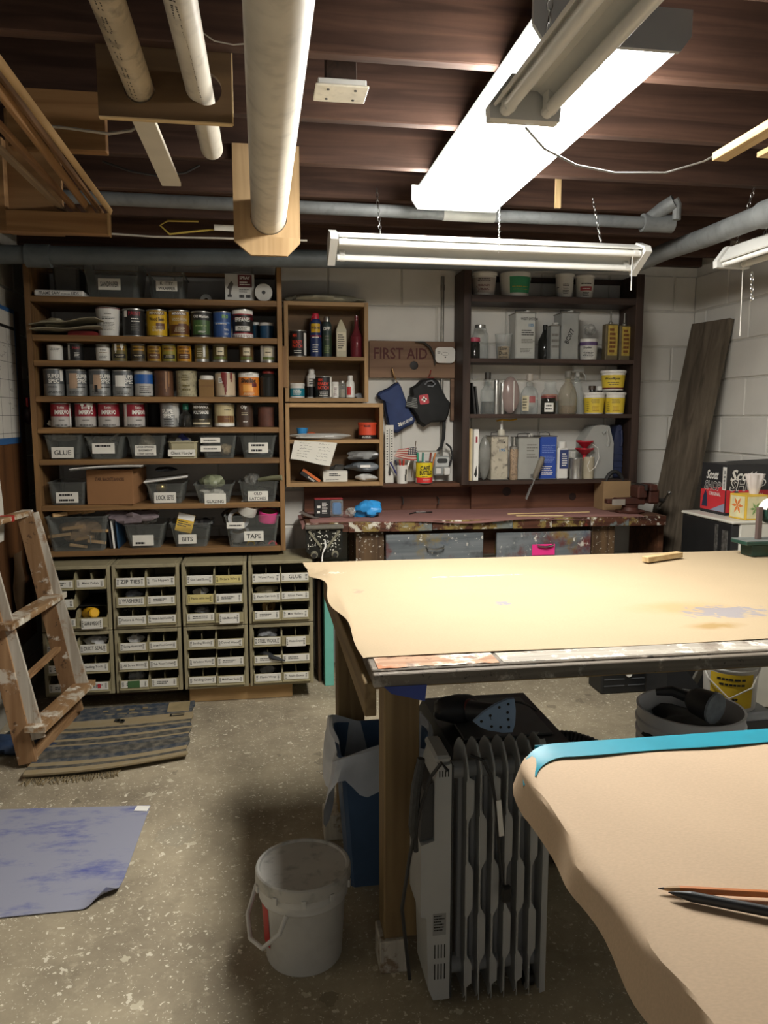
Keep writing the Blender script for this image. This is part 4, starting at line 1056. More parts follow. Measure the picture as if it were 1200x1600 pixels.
can(394, 405, 505, Z1, 4.08, 'plastic_jar', 'small blue jar with white lid half hidden behind the striped can', col('2c5873'), 'upper row of containers', lid=white_pl, cat='jar', ring=False)
can(405, 428, 506, Z1, 4.03, 'plastic_jar', 'blue jar with a ribbed white lid at the right end of the upper row', col('254f70'), 'upper row of containers', lid=white_pl, cat='jar', ring=False)
# folded papers and red case at the left end of that row
pg = M('old_newsprint', '8d8672', .85, var=.15, scale=20)
q = P(86, 510, 3.92)
for k, (dz, an, lab) in enumerate(((.0, .05, 'lower folded paper sheet jutting out at the left of the upper row'), (.03, -.16, 'upper folded paper sheet lying on the jutting paper stack'))):
    w = .31
    SOLO('paper_sheet', MB().grid(lambda u, v: (-w/2+w*u, -.16+.34*v, .004*sin(u*9+v*4)+(.018 if k == 0 else .03)*(u-.5)), 12, 6, (0,0,.004)), pg, lab, 'paper', (q.x+.055+.02*k, 4.0, Z1+.026+dz), an)
q = P(78, 503, 3.9)
SOLO('crumpled_paper', MB().ball((0,0,0), .05, .04, .022, 18, 10, .4, 5), M('buff_paper', 'b3a98c', .85, var=.15, scale=40, bump=.5), 'crumpled buff paper on the jutting paper stack', 'paper', (q.x, 3.95, Z1+.06))
q = P(133, 520, CY)
SOLO('tool_case', MB().prism([(-.07, 0), (.07, 0), (.066, .016), (.05, .022), (-.055, .024), (-.068, .016)], -.05, .05), col('7a1d1c'), 'flat dark red case at the left of the white pail', 'case', (q.x, CY, Z1+.0005))

# ---- row of half-pint cans
Z2 = SZ[2]; sil = tin
RO = [(73, 98, 539, 'white half-pint can at the left end of the small-can row', W_, 'plain'),
 (105, 130, 537, 'black half-pint can with red lettering in the small-can row', black, 'redtext'),
 (149, 172, 538, 'silver topped white can in the small-can row', W_, 'cap'),
 (174, 198, 534, 'olive can with a paint-smeared yellow label, left of the brown one', olive, 'minwax'),
 (203, 228, 533, 'dull brown can with an arched gold label in the small-can row', col('4d4023'), 'minwax'),
 (229, 252, 540, 'short orange-yellow can with a brown band', gold, 'orange'),
 (252, 275, 534, 'yellow-green can between the two short orange cans', col('8c8230'), 'minwax'),
 (276, 299, 540, 'short bright orange can right of the yellow-green one', col('c58a1f'), 'orange'),
 (303, 326, 534, 'olive can with a worn silver streak right of the short orange can', olive, 'foil'),
 (331, 355, 533, 'brown can with a cream square label, leftmost of three alike', col('53461f'), 'square'),
 (373, 396, 536, 'brown can with a cream square label, middle of three alike', col('5d4426'), 'square'),
 (406, 431, 536, 'paint-dripped pale can with a cream square label at the right end', col('b5b0a2'), 'square')]
for l, r, tp, lab, c0, kind in RO:
    B, Pn = [(c0, .06, .94)], []
    if kind == 'plain': Pn = [('=', .55, .8, -.7, .7, 3, MATS['print_grey'])]
    if kind == 'redtext': Pn = [('PAINT', .72, .2, red, .03, .1, 1.0), ('=', .2, .5, -.2, .5, 4, W_)]; B.append((W_, .08, .9, -1.2, -.8))
    if kind == 'cap': B = [(W_, .04, .78)]; Pn = [('=', .6, .68, -.6, .6, 1, K_), ('=', .46, .54, -.6, .6, 1, col('7a5a1c')), ('=', .12, .4, -.6, .6, 4, MATS['print_grey'])]
    if kind == 'minwax': B += [(gold, .62, .86, -.8, .8), (black, .2, .42, -.9, .9)]; Pn = [('MINWAX', .74, .15, black, .02, 0), ('=', .24, .38, -.6, .6, 2, cream)]
    if kind == 'orange': B += [(brown, .2, .5, -.9, .9)]; Pn = [('MINWAX', .82, .15, brown, .02, 0), ('WOOD FINISH', .63, .17, black, .02, 0), ('=', .26, .44, -.6, .6, 2, cream)]
    if kind == 'foil': B += [(tin, .3, .95, .25, .6), (tin, .05, .2)]; Pn = [('=', .3, .8, -.7, .1, 4, cream)]
    if kind == 'square': B += [(cream, .42, .84, -.45, .55), (col('5f6b2e'), .2, .34, -.9, .9), (tin, .04, .16)]; Pn = [('=', .56, .66, -.35, .45, 1, K_), ('=', .74, .78, -.3, .4, 1, MATS['print_grey'])]
    dr = (W_, [(-.9, .1, .2)]) if 'paint-dripped' in lab else (W_, [(-.5, .6, .15), (.3, .75, .2)]) if 'smeared' in lab else None
    can(l, r, tp, Z2, CY, 'paint_can', lab, tin_old, 'row of half-pint cans', bands=B, prints=Pn, drips=dr)

# ---- row of quart cans: silver spec cans and mixed
Z3 = SZ[3]
specs = [(67, 101, 577, 'leftmost silver paint can with white block lettering', -.05, [(W_, .55, .95, .55, .9)]), (102, 136, 578, 'silver paint can with a peach label over its lettering, second from left', .55, [(M('peach_label', 'b79a80', .7), .3, .85, -.75, .05)]),
         (138, 173, 578, 'silver paint can with peach label and a black paint blot', .55, [(M('peach_label', 'b79a80', .7), .28, .8, -.65, .1), (black, .16, .42, -.55, -.25)]), (174, 208, 579, 'silver paint can with a white typed label, fourth from left', .6, [(W_, .38, .8, -.75, .2)])]
for l, r, tp, lab, ang, extra in specs:
    can(l, r, tp, Z3, CY, 'paint_can', lab, tin, 'silver paint cans', bands=[(M('silver_label', '8f908e', .4, .5, var=.12), .05, .95), (M('silver_dark', '5f6264', .4, .4), .45, .95)]+extra,
        prints=[('SUPER', .74, .2, W_, .03, ang, 1.15), ('SPEC', .56, .2, W_, .03, ang, 1.0), ('=', .3, .38, ang-.6, ang+.4, 1, K_), ('=', .1, .2, -.8, .8, 2, K_)])
can(209, 239, 580, Z3, CY, 'paint_can', 'silver can with a broad blue band right of the silver lettered cans', tin, 'upper quart cans', bands=[(col('b0aea8'), .05, .96), (col('1f57a0'), .5, .86)], prints=[('=', .12, .42, -.5, .8, 4, K_)], lid='tin')
can(240, 271, 580, Z3, CY, 'paint_can', 'plain rusty brown can with a drip stain right of the blue-banded can', M('rusty_can', '5a3a24', .6, var=.3, scale=16, grime=.4), 'upper quart cans', drips=(col('8a6038'), [(.2, .3, .12), (.5, .5, .1)]))
can(274, 308, 580, Z3, CY, 'paint_can', 'cream and olive mottled can in the middle of the upper quart row', M('mottled_can', '9c9476', .6, var=.3, scale=26, grime=.7), 'upper quart cans', prints=[('=', .6, .85, -.5, .2, 3, olive), ('=', .2, .5, -.5, .5, 2, olive)])
x, w, h = span(311, 334, 587, CY, Z3)
bx = E('carton_can', 'small brown carton with a white plastic top between two quart cans', 'carton', (x, CY, Z3+.0005), group='upper quart cans')
PT('carton', MB().box(-w/2, w/2, -w/2, w/2, 0, h*.8, .001), M('brown_card', '7e6038', .8, var=.08), bx); PT('top', MB().lathe([(w*.47, h*.8), (w*.47, h*.95), (w*.42, h), (0, h)], 20), white_pl, bx)
PT('seam', MB().box(-w/2-.0004, w/2+.0004, -w/2-.0004, -w/2, h*.5, h*.515, 0), brown, bx)
can(335, 368, 582, Z3, CY, 'paint_can', 'cream paint can with dark red paint run down its front', tin, 'upper quart cans', bands=[(col('b9a78c'), .05, .96), (W_, .55, .8, -.7, -.2)], prints=[('=', .58, .76, -.6, -.3, 3, K_)], drips=(col('6d1f1c'), [(-.05, .5, .2), (.6, .72, .12), (-.25, .75, .12), (.02, .2, .1)]))
can(372, 405, 582, Z3, CY, 'paint_can', 'orange shellac can with a white top band', tin, 'upper quart cans', bands=[(orange, .05, .8), (W_, .8, .96), (col('e0a050'), .22, .5, -.6, .4), (darkred, .4, .55, .3, .8)], prints=[('Shellac', .66, .24, K_, .03, -.05), ('=', .08, .18, -.6, .6, 2, cream), ('=', .86, .9, -.4, .5, 1, K_)])
gl_clear = GLASS('clear_glass', 'c9d2cf', .12); gl_dark = GLASS('dark_glass', '2a2a26', .75); pl_clear = GLASS('clear_plastic', 'b9bdba', .22, .25); pl_haze = GLASS('hazy_plastic', '8f928c', .11, .3)
def jar(l, r, top, Zb, Y, name, label, glass, lidm, cat='jar', fill=None, shape=None, group=None, lidh=.16, lidr=.8):
    x, w, h = span(l, r, top, Y, Zb); R = w/2
    t = E(name, label, cat, (x, Y, Zb+.0005), face_cam(x, Y), group)
    prof = shape or [(.86, 0), (1, .04), (1, .7), (.75, .82), (.72, 1-lidh)]
    PT('glass_body' if 'plastic' not in glass.name else 'body', MB().lathe([(0, 0)]+[(R*a, h*b) for a, b in prof], 22, cap=False), glass, t)
    if fill: m, f0, f1 = fill; rc = R*.93*min(prof[0][0], prof[1][0]); PT('contents', MB().lathe([(0, h*f0), (rc, h*f0), (rc, h*f1), (0, h*f1)], 18, cap=False), m, t)
    if lidm: PT('lid', MB().lathe([(R*lidr, h*(1-lidh)), (R*lidr, h*.985), (R*lidr*.94, h), (0, h)], 20), lidm, t)
    return t, R, h
jar(406, 432, 580, Z3, CY, 'glass_jar', 'dark glass jar with red lid and handle at the right end', gl_dark, col('8a2a22'), lidh=.1, lidr=.75, shape=[(.9,0),(1,.04),(1,.75),(.8,.85),(.76,.9)], group='upper quart cans')

# ---- row of red enamel cans and mixed
Z4 = SZ[4]
for k, (l, r, lab, ang) in enumerate(((78, 111, 'red and silver paint can at left, white paint down its right side', .05), (116, 150, 'second red and silver paint can with white drips at its rim', .05), (152, 186, 'third red and silver paint can with a worn glossy front', 0.0), (192, 226, 'fourth red and silver paint can turned to show its pale seam', .5))):
    b = [(col('b0aca6'), .05, .97), (col('8a1d2c'), .45, .95)]
    if k == 3: b.append((W_, .05, .97, -1.2, -.75))
    can(l, r, 627, Z4, CY, 'paint_can', lab, tin, 'red enamel paint cans', bands=b,
        prints=[('Satin', .82, .14, W_, .01, ang-.1, .7), ('IMPERVO', .62, .23, W_, .03, ang, 1.4), ('=', .28, .33, ang-.4, ang+.3, 1, K_), ('=', .06, .14, -.7, .8, 1, K_)],
        drips=(W_, [(.95, .1, .1)]) if k == 0 else (W_, [(.3, .85, .2), (.6, .8, .1), (-.3, .88, .15)]) if k == 1 else None)
can(249, 281, 629, Z4, CY, 'paint_can', 'paint-smeared silver can with white lettering in the lower quart row', tin, 'lower quart cans', bands=[(M('silver_label', '8f908e', .4), .05, .95)], prints=[('SUPER', .68, .22, W_, .03, -.1), ('SPEC', .48, .22, W_, .03, -.2, 1), ('=', .08, .36, -.7, .4, 4, K_)], drips=(col('b7b6b0'), [(.6, .5, .3), (.9, .3, .15)]))
jar(280, 299, 631, Z4, CY-.02, 'glass_bottle', 'small dark bottle with a green cap beside the black can', gl_dark, col('1f6a55'), 'bottle', shape=[(.9,0),(1,.05),(1,.5),(.45,.66),(.4,.75)], lidh=.26, lidr=.5, group='lower quart cans')
can(297, 331, 630, Z4, CY+.01, 'paint_can', 'black polyurethane can with white lettering and a cream base stripe', tin, 'lower quart cans', bands=[(col('3c3526'), .05, .95), (black, .35, .7, -1.2, 1.2), (cream, .12, .2, -.9, .9)], prints=[('MINWAX', .84, .16, W_, .02, 0), ('POLYSHADES', .62, .19, W_, .02, 0), ('=', .24, .34, -.2, .3, 2, cream)])
can(334, 366, 630, Z4, CY, 'paint_can', 'cream can with a brown swatch band in the lower quart row', tin, 'lower quart cans', bands=[(col('b9ab82'), .05, .97), (col('6a4426'), .2, .48, -.75, 1.2), (W_, .05, .16)], prints=[('=', .7, .76, .0, .8, 1, K_), ('=', .34, .38, .1, .6, 1, gold)])
can(368, 396, 632, Z4, CY, 'paint_can', 'dark brown can with faint white lettering in the lower quart row', M('umber_can', '3f2c1f', .55, var=.2), 'lower quart cans', prints=[('Oly', .86, .2, W_, .03, -.1, .7), ('=', .5, .66, -.4, .4, 2, cream), ('=', .18, .28, -.2, .4, 2, W_)])
can(402, 429, 636, Z4, CY, 'paint_can', 'bare rusty can at the right end of the lower quart row', M('rust_red', '553022', .7, var=.3, scale=25, grime=.4), 'lower quart cans')
can(300-70, 300-50, 631, Z4, 4.15, 'paint_can', 'dark can in the shadow behind the gap in the lower quart row', M('shadow_can', '34342f', .6), 'lower quart cans')

# ---- top board: big bins and boxes
Z0 = SZ[0]
def clear_bin(l, r, top, Zb, Y, label, cards=(), depth=None, taper=.8, mat=None, rot=0.0, group='clear plastic bins', name='storage_bin', tilt=0.0):
    """cards: (l, r, t, b, words...) in outline pixels of the front face"""
    x, w, h = span(l, r, top, Y, Zb); d = depth or w*1.15
    yc = Y+d/2
    t = E(name, label, 'bin', (x, Y+d/2, Zb+.0005), rot=(0, tilt, rot), group=group)
    PT('shell', MB().tub(w*taper-.01, d*.85, w-.012, d-.012, h, .002, .005), mat or pl_haze, t)
    for c in cards:
        a, b = P(c[0], c[2], Y), P(c[1], c[3], Y); cw, chh = b.x-a.x, a.z-b.z; cx = (a.x+b.x)/2-x; cz = (a.z+b.z)/2-Zb
        yy = -(d*.85/2+(d*.15/2-.006)*max(0, min(1, cz/h)))-.004
        lc = PT('label_card', MB().box(cx-cw/2, cx+cw/2, yy-.0012, yy, cz-chh/2, cz+chh/2, .0008).xf(Matrix.Translation((0,0,0))), card_w, t)
        o = MB(); words = c[4:]
        for i, s in enumerate(words):
            z = cz+chh*(.5-(i+.5)/len(words)) if len(words) > 1 else cz
            if s == '=': o.lines(cx-cw*.35, cx+cw*.35, z-chh*.12, z+chh*.12, 1, yy-.0018, i+len(label), .8)
            else: o.ftext(s, cx, yy-.0018, z, chh*(.62 if len(words) == 1 else .8/len(words)), cw*.8, .012)
        PT('print', o, ink, lc)
    return t, x, w, h, d
clear_bin(125, 218, 407, Z0, 3.93, 'large clear bin with a SANDPAPER label on the top board', [(152, 188, 434, 453, 'SANDPAPER')], .3, .82)
clear_bin(228, 288, 425, Z0, 3.95, 'clear bin with a two-line wrapper label on the top board', [(243, 277, 438, 455, 'K. ITTY', 'WRAPPER')], .28, .85)
clear_bin(78, 124, 418, Z0, 4.02, 'grey bin in the shadowed left end of the top board', (), .2, .9, mat=M('smoke_plastic', '5c5a54', .5, alpha=.8))
x, w, h = span(52, 130, 453, 3.91, Z0)
lid = E('marked_board', 'long white marked lid edge at the left of the top board', 'lid', (x, 3.915, Z0+.0005))
PT('edge', MB().box(-w/2, w/2, 0, .3, 0, h, .006), white_pl, lid)
PT('print', MB().ftext('FRAME SAW ------- LIDS', 0, -.0008, h*.5, .02, w*.8, .01), ink, lid)
x, w, h = span(313, 331, 446, 4.15, Z0)
SOLO('paper_roll', MB().lathe([(.01, -.03), (w/2, -.03), (w/2, .03), (.01, .03), (.01, -.03)], 22, cap=False).rot(pi/2, 'X').mv(0, 0, w/2), M('grey_paper', '8c8a84', .8), 'dim white roll standing far back on the top board', 'roll', (x, 4.15, Z0+.0005))
x, w, h = span(351, 397, 428, 3.96, Z0)
sg = E('spray_gun_box', 'white and maroon spray gun carton on the top board', 'box', (x, 3.96, Z0+.0005))
PT('carton', MB().box(-w/2, w/2, 0, .14, 0, h, .001), col('b8b6ae', .6), sg)
PT('maroon_panel', MB().box(-w*.06, w*.42, -.0008, 0, h*.52, h*.97, 0), darkred, sg)
PT('gun_picture', MB().prism([(-.052*1, .085), (-.04, .1), (-.03, .085), (-.038, .065), (-.045, .03), (-.055, .03), (-.052, .06), (-.062, .065)], -.0008, 0), M('picture_grey', '55504a', .6), sg)
PT('print', MB().ftext('SPRAY', w*.18, -.0016, h*.86, .02, w*.36, .02).lines(w*.0, w*.38, h*.58, h*.74, 2, -.0016, 3), W_, sg)
PT('small_print', MB().lines(-w*.02, w*.4, h*.34, h*.46, 3, -.0009, 5).lines(-w*.02, w*.15, h*.14, h*.26, 1, -.0009, 2, .9).lines(w*.2, w*.38, h*.14, h*.26, 1, -.0009, 6, .9).lines(-w*.42, -w*.2, h*.16, h*.26, 1, -.0009, 8, .9), K_, sg)
PT('strap', MB().tube([(-.05, .03, h), (0, .03, h+.014), (.05, .03, h+.012), (.07, .03, h-.01)], .003, 6), white_pl, sg)
x, w, h = span(398, 425, 444, 3.97, Z0)
rl = E('paper_roll', 'white roll with a dark core hole at the right end of the top board', 'roll', (x, 3.97, Z0+w/2+.0005), rot=(pi/2, 0, 0))
PT('paper', MB().lathe([(w*.11, -.05), (w/2, -.05), (w/2, .05), (w*.11, .05), (w*.11, -.05)], 28, cap=False), M('roll_white', 'a9a7a0', .8), rl); PT('core', MB().lathe([(w*.11, -.046), (w*.11, .046)], 14), black, rl)

# ---- row of clear bins
Z5 = SZ[5]; BY = 3.905
clear_bin(66, 128, 680, Z5, BY, 'clear bin labelled GLUE at the left of the bin row', [(79, 115, 699, 716, 'GLUE')], .26)
clear_bin(130, 194, 682, Z5, BY-.02, 'tilted clear bin with a big white label, second in the bin row', [(143, 179, 693, 709, '=', '')], .26, .72, tilt=.0)
clear_bin(196, 259, 681, Z5, BY, 'clear bin with a three-line label, third in the bin row', [(210, 244, 696, 712, 'LOCK SPRINGS', 'BASEMENT', 'STRIP HDWR')], .26)
clear_bin(261, 309, 690, Z5, BY-.015, 'small tan bin labelled client hardware in the bin row', [(262, 305, 703, 713, 'Client Hardw')], .24, .92, mat=M('tan_plastic', 'a39c7e', .5, var=.06))
clear_bin(311, 371, 681, Z5, BY, 'clear bin with two strip labels in the bin row', [(313, 344, 684, 692, '='), (313, 345, 697, 706, '=')], .26)
clear_bin(373, 433, 681, Z5, BY, 'clear bin with a centred label at the right end of the bin row', [(388, 419, 692, 708, '=', '=')], .26)
def lump(name, cat, label, px, py, Y, rx, ry, rz, m, seed=1, lumpy=.35, rot=None): return SOLO(name, MB().ball((0,0,0), rx, ry, rz, 18, 12, lumpy, seed), m, label, cat, P(px, py, Y), rot=rot)
bagm = GLASS('film_bag', 'b5b5ae', .3, .25)
lump('plastic_bag', 'bag', 'crumpled grey bag sticking up from the GLUE bin', 96, 682, 4.02, .07, .05, .025, M('grey_film', '8a8880', .4, var=.25, scale=25, bump=.6), 3)
SOLO('glue_stick_pack', MB().box(-.055, .055, -.004, .004, -.012, .012), M('dull_card', '96907e', .7), 'flat grey packet lying across the top of the GLUE bin', 'packet', P(92, 668, 3.98), rot=(0, .5, 0))
SOLO('corner_strip', MB().box(-.06, .06, -.012, .012, -.006, .006), tin_old, 'metal strip poking up from the tilted clear bin', 'strip', P(187, 676, 4.0), rot=(0, -.65, 0))
lump('plastic_bag', 'bag', 'tangle of clear bags in the tilted bin', 160, 690, 4.05, .07, .06, .03, bagm, 6)
lump('bristle_brush', 'brush', 'pale bristle tuft showing in the third clear bin', 230, 690, 4.02, .035, .03, .04, M('bristle', 'b7ae98', .8, var=.2, scale=60), 2)
lump('plastic_bag', 'bag', 'grey bag standing up from the tan client bin', 284, 692, 4.0, .055, .05, .034, M('grey_film', '8a8880', .4), 9)
SOLO('blue_packet', MB().box(-.05, .05, -.005, .005, -.015, .015), col('2c3470'), 'dark blue packet sticking out of the tan client bin', 'packet', P(293, 690, 3.97), rot=(.3, .8, 0))
lump('hardware_bag', 'bag', 'bag of tan plugs inside the bin with two strip labels', 352, 702, 4.02, .03, .05, .03, M('tan_plugs', '9c8a6a', .8, var=.3, scale=60), 4)
lump('hardware_bag', 'bag', 'grey bag of hinges inside the right end bin', 405, 706, 4.03, .06, .06, .02, grey_plastic, 5)

# ---- row with the cardboard box
Z6 = SZ[6]
clear_bin(72, 134, 754, Z6, BY, 'clear bin with a torn label left of the cardboard box', [(86, 122, 770, 786, '=', '=')], .26, .9)
x0_, x1_ = P(134, 760, 3.9).x, P(209, 760, 3.9).x; ht = P(170, 734, 3.9).z-Z6
cb = E('cardboard_box', 'brown cardboard box with handwriting on the sixth shelf', 'box', ((x0_+x1_)/2, 3.9, Z6+.0005), -.12)
wd = x1_-x0_
PT('box_body', MB().box(-wd/2, wd/2, 0, .25, 0, ht-.004, .002), M('cardboard', '8d6540', .8, var=.06, scale=6), cb)
for s in (-1, 1): PT('flap', MB().box(-wd/2, wd/2, .0 if s < 0 else .126, .124 if s < 0 else .25, ht-.0038, ht, 0), MATS['cardboard'], cb)
PT('print', MB().ftext('STAIR, BRACKETS & KNOBS', .0, -.0008, ht*.72, .022, wd*.62, .012), M('brown_ink', '3a2316', .7), cb)
for k, (an, lab) in enumerate(((.02, 'lower sheet of grey board lying on the cardboard box'), (-.03, 'upper white glossy sheet lying on the cardboard box'))):
    SOLO('board_sheet', MB().grid(lambda u, v: (-.16+.33*u, -.11+.3*v, .012*(u-.5)+.006*sin(u*3)), 8, 3, (0,0,.003)), W_ if k else M('grey_board', '77746c', .7), lab, 'sheet', ((x0_+x1_)/2-.01, 3.95, Z6+ht+.007+.005*k), an)
lkb = clear_bin(226, 289, 756, Z6, BY, 'clear bin labelled LOCK SETS with a white lid askew', [(240, 275, 770, 786, 'LOCK SETS')], .26, .8)
q0, q1 = P(224, 750, 3.93), P(289, 740, 3.93)
PT('lid', MB().box(-.108, .108, -.1, .1, -.005, .005, .004), white_pl, lkb[0], 'white lid set askew', loc=((q0.x+q1.x)/2-lkb[1], 0, lkb[3]+.018), rot=(0, -.12, .05))
lump('packing_bag', 'bag', 'dark clear-wrapped pack on the askew white lid', 258, 733, 4.03, .05, .05, .012, M('dark_wrap', '2c2e36', .25, var=.3, scale=30), 8)
lump('door_knob', 'knob', 'brass door knob seen through the LOCK SETS bin', 252, 762, 4.0, .028, .028, .028, M('old_brass', '9a8a5a', .3, .9), 1, 0.0)
clear_bin(301, 366, 757, Z6, BY-.02, 'clear bin labelled GLAZING full of pale scraps', [(319, 353, 772, 788, '', 'GLAZING')], .27, .76)
lump('glazing_scrap', 'scrap', 'grey-green bag rising from the GLAZING bin', 332, 752, 4.0, .055, .05, .035, M('green_film', '7d8268', .4, var=.25, scale=18, bump=.6), 12)
lump('glazing_scrap', 'scrap', 'pale crumpled scraps inside the GLAZING bin', 333, 772, 4.02, .065, .06, .03, M('pale_scrap', 'a7a59a', .7, var=.3, scale=35), 14)
clear_bin(372, 436, 753, Z6, BY, 'clear bin labelled OLD LATCHES at the right of its shelf', [(387, 419, 768, 783, 'OLD', 'LATCHES')], .26, .84)
SOLO('tube_fitting', MB().tube([P(405, 750, 4.0), P(425, 747, 3.94), P(441, 746, 3.9)], [.012, .013, .014], 10), M('greenish_tube', '7d7d62', .5), 'greenish tube lying over the OLD LATCHES bin', 'tube')
lump('latch_heap', 'hardware', 'heap of dark latches inside the OLD LATCHES bin', 402, 768, 4.03, .065, .06, .028, M('latch_metal', '45443c', .45, .6, var=.4, scale=40), 17)
lump('plastic_bag', 'bag', 'clear bag standing in the OLD LATCHES bin', 393, 748, 4.03, .03, .04, .03, bagm, 18)

# ---- bottom board
Z7 = SZ[7]
t, bxx, bw_, bh_, bd_ = clear_bin(68, 166, 808, Z7, 3.86, 'large clear bin full of wood offcuts at the lower left', (), .34, .86)
offw = WOOD('offcut', '9c7a4e', 'c4a272', 'x', 1.2)
rnd = random.Random(4)
where = ['leftmost on top', 'pale square-ended, second on top', 'upright wedge on top', 'red-tipped, rightmost on top', 'long, low in the heap', 'short, behind in the heap', 'thin, lying low at left', 'flat, lying low at right', 'stubby, in the middle of the heap', 'slim, leaning at the back']
for i, wn in enumerate(where):
    top = i < 4
    L, a, b = (rnd.uniform(.06, .1), rnd.uniform(.02, .03), rnd.uniform(.016, .028)) if top else (rnd.uniform(.05, .12), rnd.uniform(.015, .03), .015)
    lx = (-.09+.062*i) if top else rnd.uniform(-.1, .1); lz = bh_+.004+.006*i % .02 if top else .02+.018*(i-4)
    SOLO('wood_offcut', MB().box(-L/2, L/2, -a/2, a/2, -b/2, b/2, .002), offw, f'wood offcut, {wn} of the offcut bin', 'wood scrap',
         (bxx+lx, 3.86+bd_/2+(rnd.uniform(-.1, -.02) if top else -.11), Z7+lz), rot=(rnd.uniform(-.2, .2), rnd.uniform(-.25, .25), rnd.uniform(-.6, .6)), group='offcuts in the bin')
# filler heap below the offcuts
SOLO('offcut_heap', MB().ball((0,0,0), bw_*.38, bd_*.36, bh_*.36, 20, 12, .3, 9), M('heap_wood', '7d6446', .85, var=.3, scale=40, bump=.6), 'dusty heap of small scraps filling the offcut bin', 'scrap heap', (bxx, 3.86+bd_/2+.02, Z7+bh_*.42), kind='stuff')
SOLO('bent_hook', MB().tube([(0,0,.03),(.012,0,.026),(.014,0,0),(.014,0,-.012)], .002, 6), tin_old, 'bent wire hook at the front of the offcut bin', 'hook', P(137, 846, 3.83))
for k, (l, r, m, lab) in enumerate(((166, 178, col('2a2a2c'), 'black folder standing left of the white-edged book'), (172, 181, W_, 'white-edged thin book standing on the bottom board'), (176, 191, col('23435e'), 'blue notebook leaning right of the white-edged book'))):
    x, w, h = span(l, r, 812, 3.93, Z7)
    bk = E('notebook', lab, 'book', (x, 3.93, Z7+.0005), rot=(0, -.1+.02*k, 0), group='books on the bottom board')
    PT('cover', MB().box(-.004, .004, 0, .2, 0, h*.95, .001), m, bk); PT('pages', MB().box(-.0025, .0025, .003, .19, .004, h*.95+.001, 0), W_, bk)
t, x, w, h, d = clear_bin(191, 258, 820, Z7, BY, 'clear bin with a white label under the crumpled film bag', [(206, 240, 837, 853, '', '=')], .26, .76)
lump('film_bag', 'bag', 'big crumpled pinkish film bag on the bottom-row bins', 205, 808, 3.98, .12, .08, .035, M('pink_film', '8a7d80', .2, var=.3, scale=20, bump=1.0, alpha=.7), 21, .5)
lump('coiled_tubing', 'tubing', 'coil of clear tubing in the bin under the film bag', 228, 812, 4.0, .05, .06, .025, bagm, 23)
clear_bin(263, 331, 818, Z7, BY, 'clear bin with a yellow packet sticking out', [(278, 307, 836, 850, 'BITS')], .26, .76)
q = P(289, 818, 3.96)
yp = E('packet', 'yellow and white packet sticking out of a bottom-row bin', 'packet', q, rot=(-.25, .25, 0))
PT('pack', MB().box(-.042, .042, -.008, .008, -.045, .05, .002), M('packet_yellow', 'd2a91e', .5), yp); PT('white_panel', MB().box(-.04, .04, -.0092, -.008, .018, .048, 0), W_, yp); PT('print', MB().lines(-.035, .035, -.02, .012, 3, -.0088, 3), ink, yp)
lump('cable_bundle', 'cable', 'black cable bundle in the bin with the yellow packet', 316, 818, 4.0, .05, .06, .025, black_soft, 25, .5)
tb, x, w, h, d = clear_bin(349, 438, 806, Z7, 3.86, 'large clear bin labelled TAPE overflowing with rolls', [(381, 412, 831, 846, 'TAPE'), (354, 382, 817, 826, '=')], .3, .84)
def roll(label, px, py, Y, R, r, wd, m, rot, core=None):
    t = E('tape_roll', label, 'tape', P(px, py, Y), rot=rot, group='rolls in the TAPE bin')
    PT('tape', MB().lathe([(r, -wd/2), (R, -wd/2), (R, wd/2), (r, wd/2), (r, -wd/2)], 28, cap=False), m, t)
    PT('core', MB().lathe([(r, -wd/2), (r, wd/2), (r*.92, wd/2), (r*.92, -wd/2), (r, -wd/2)], 24, cap=False), core or M('core_card', '8d7450', .8), t)
pinkt = M('pink_tape', 'e0408a', .4, var=.04); greyt = M('grey_duct', '8e8e8c', .35, var=.08)
roll('wide white tape roll on top of the TAPE bin', 388, 795, 3.95, .046, .036, .05, M('white_tape', 'd5d2c8', .5), (.35, .35, 0))
roll('bright pink tape roll at the right of the TAPE bin', 419, 806, 3.97, .05, .038, .05, pinkt, (.25, .1, 0))
roll('grey duct tape roll standing at the left of the TAPE bin', 371, 812, 3.98, .055, .038, .05, greyt, (1.3, 0, .3))
roll('dark grey tape roll behind at the left of the TAPE bin', 362, 806, 4.06, .05, .036, .04, M('dark_duct', '5d5b57', .4), (.4, -.2, 0))
roll('silver tape roll low in the TAPE bin', 375, 836, 3.97, .05, .036, .045, greyt, (.2, -.1, 0))
roll('black tape roll low at left of the TAPE bin', 368, 848, 3.95, .03, .02, .03, black, (1.4, 0, .2))
roll('small yellow tape roll at the bottom of the TAPE bin', 392, 851, 3.94, .022, .014, .02, M('yellow_tape', 'd9b81e', .4), (1.4, 0, .1))
roll('small black tape roll at the bottom right of the TAPE bin', 408, 851, 3.94, .024, .014, .02, black, (1.45, 0, 0))
roll('small red tape roll at the bottom right of the TAPE bin', 426, 851, 3.94, .022, .014, .02, col('b02a3a'), (1.4, 0, -.1))

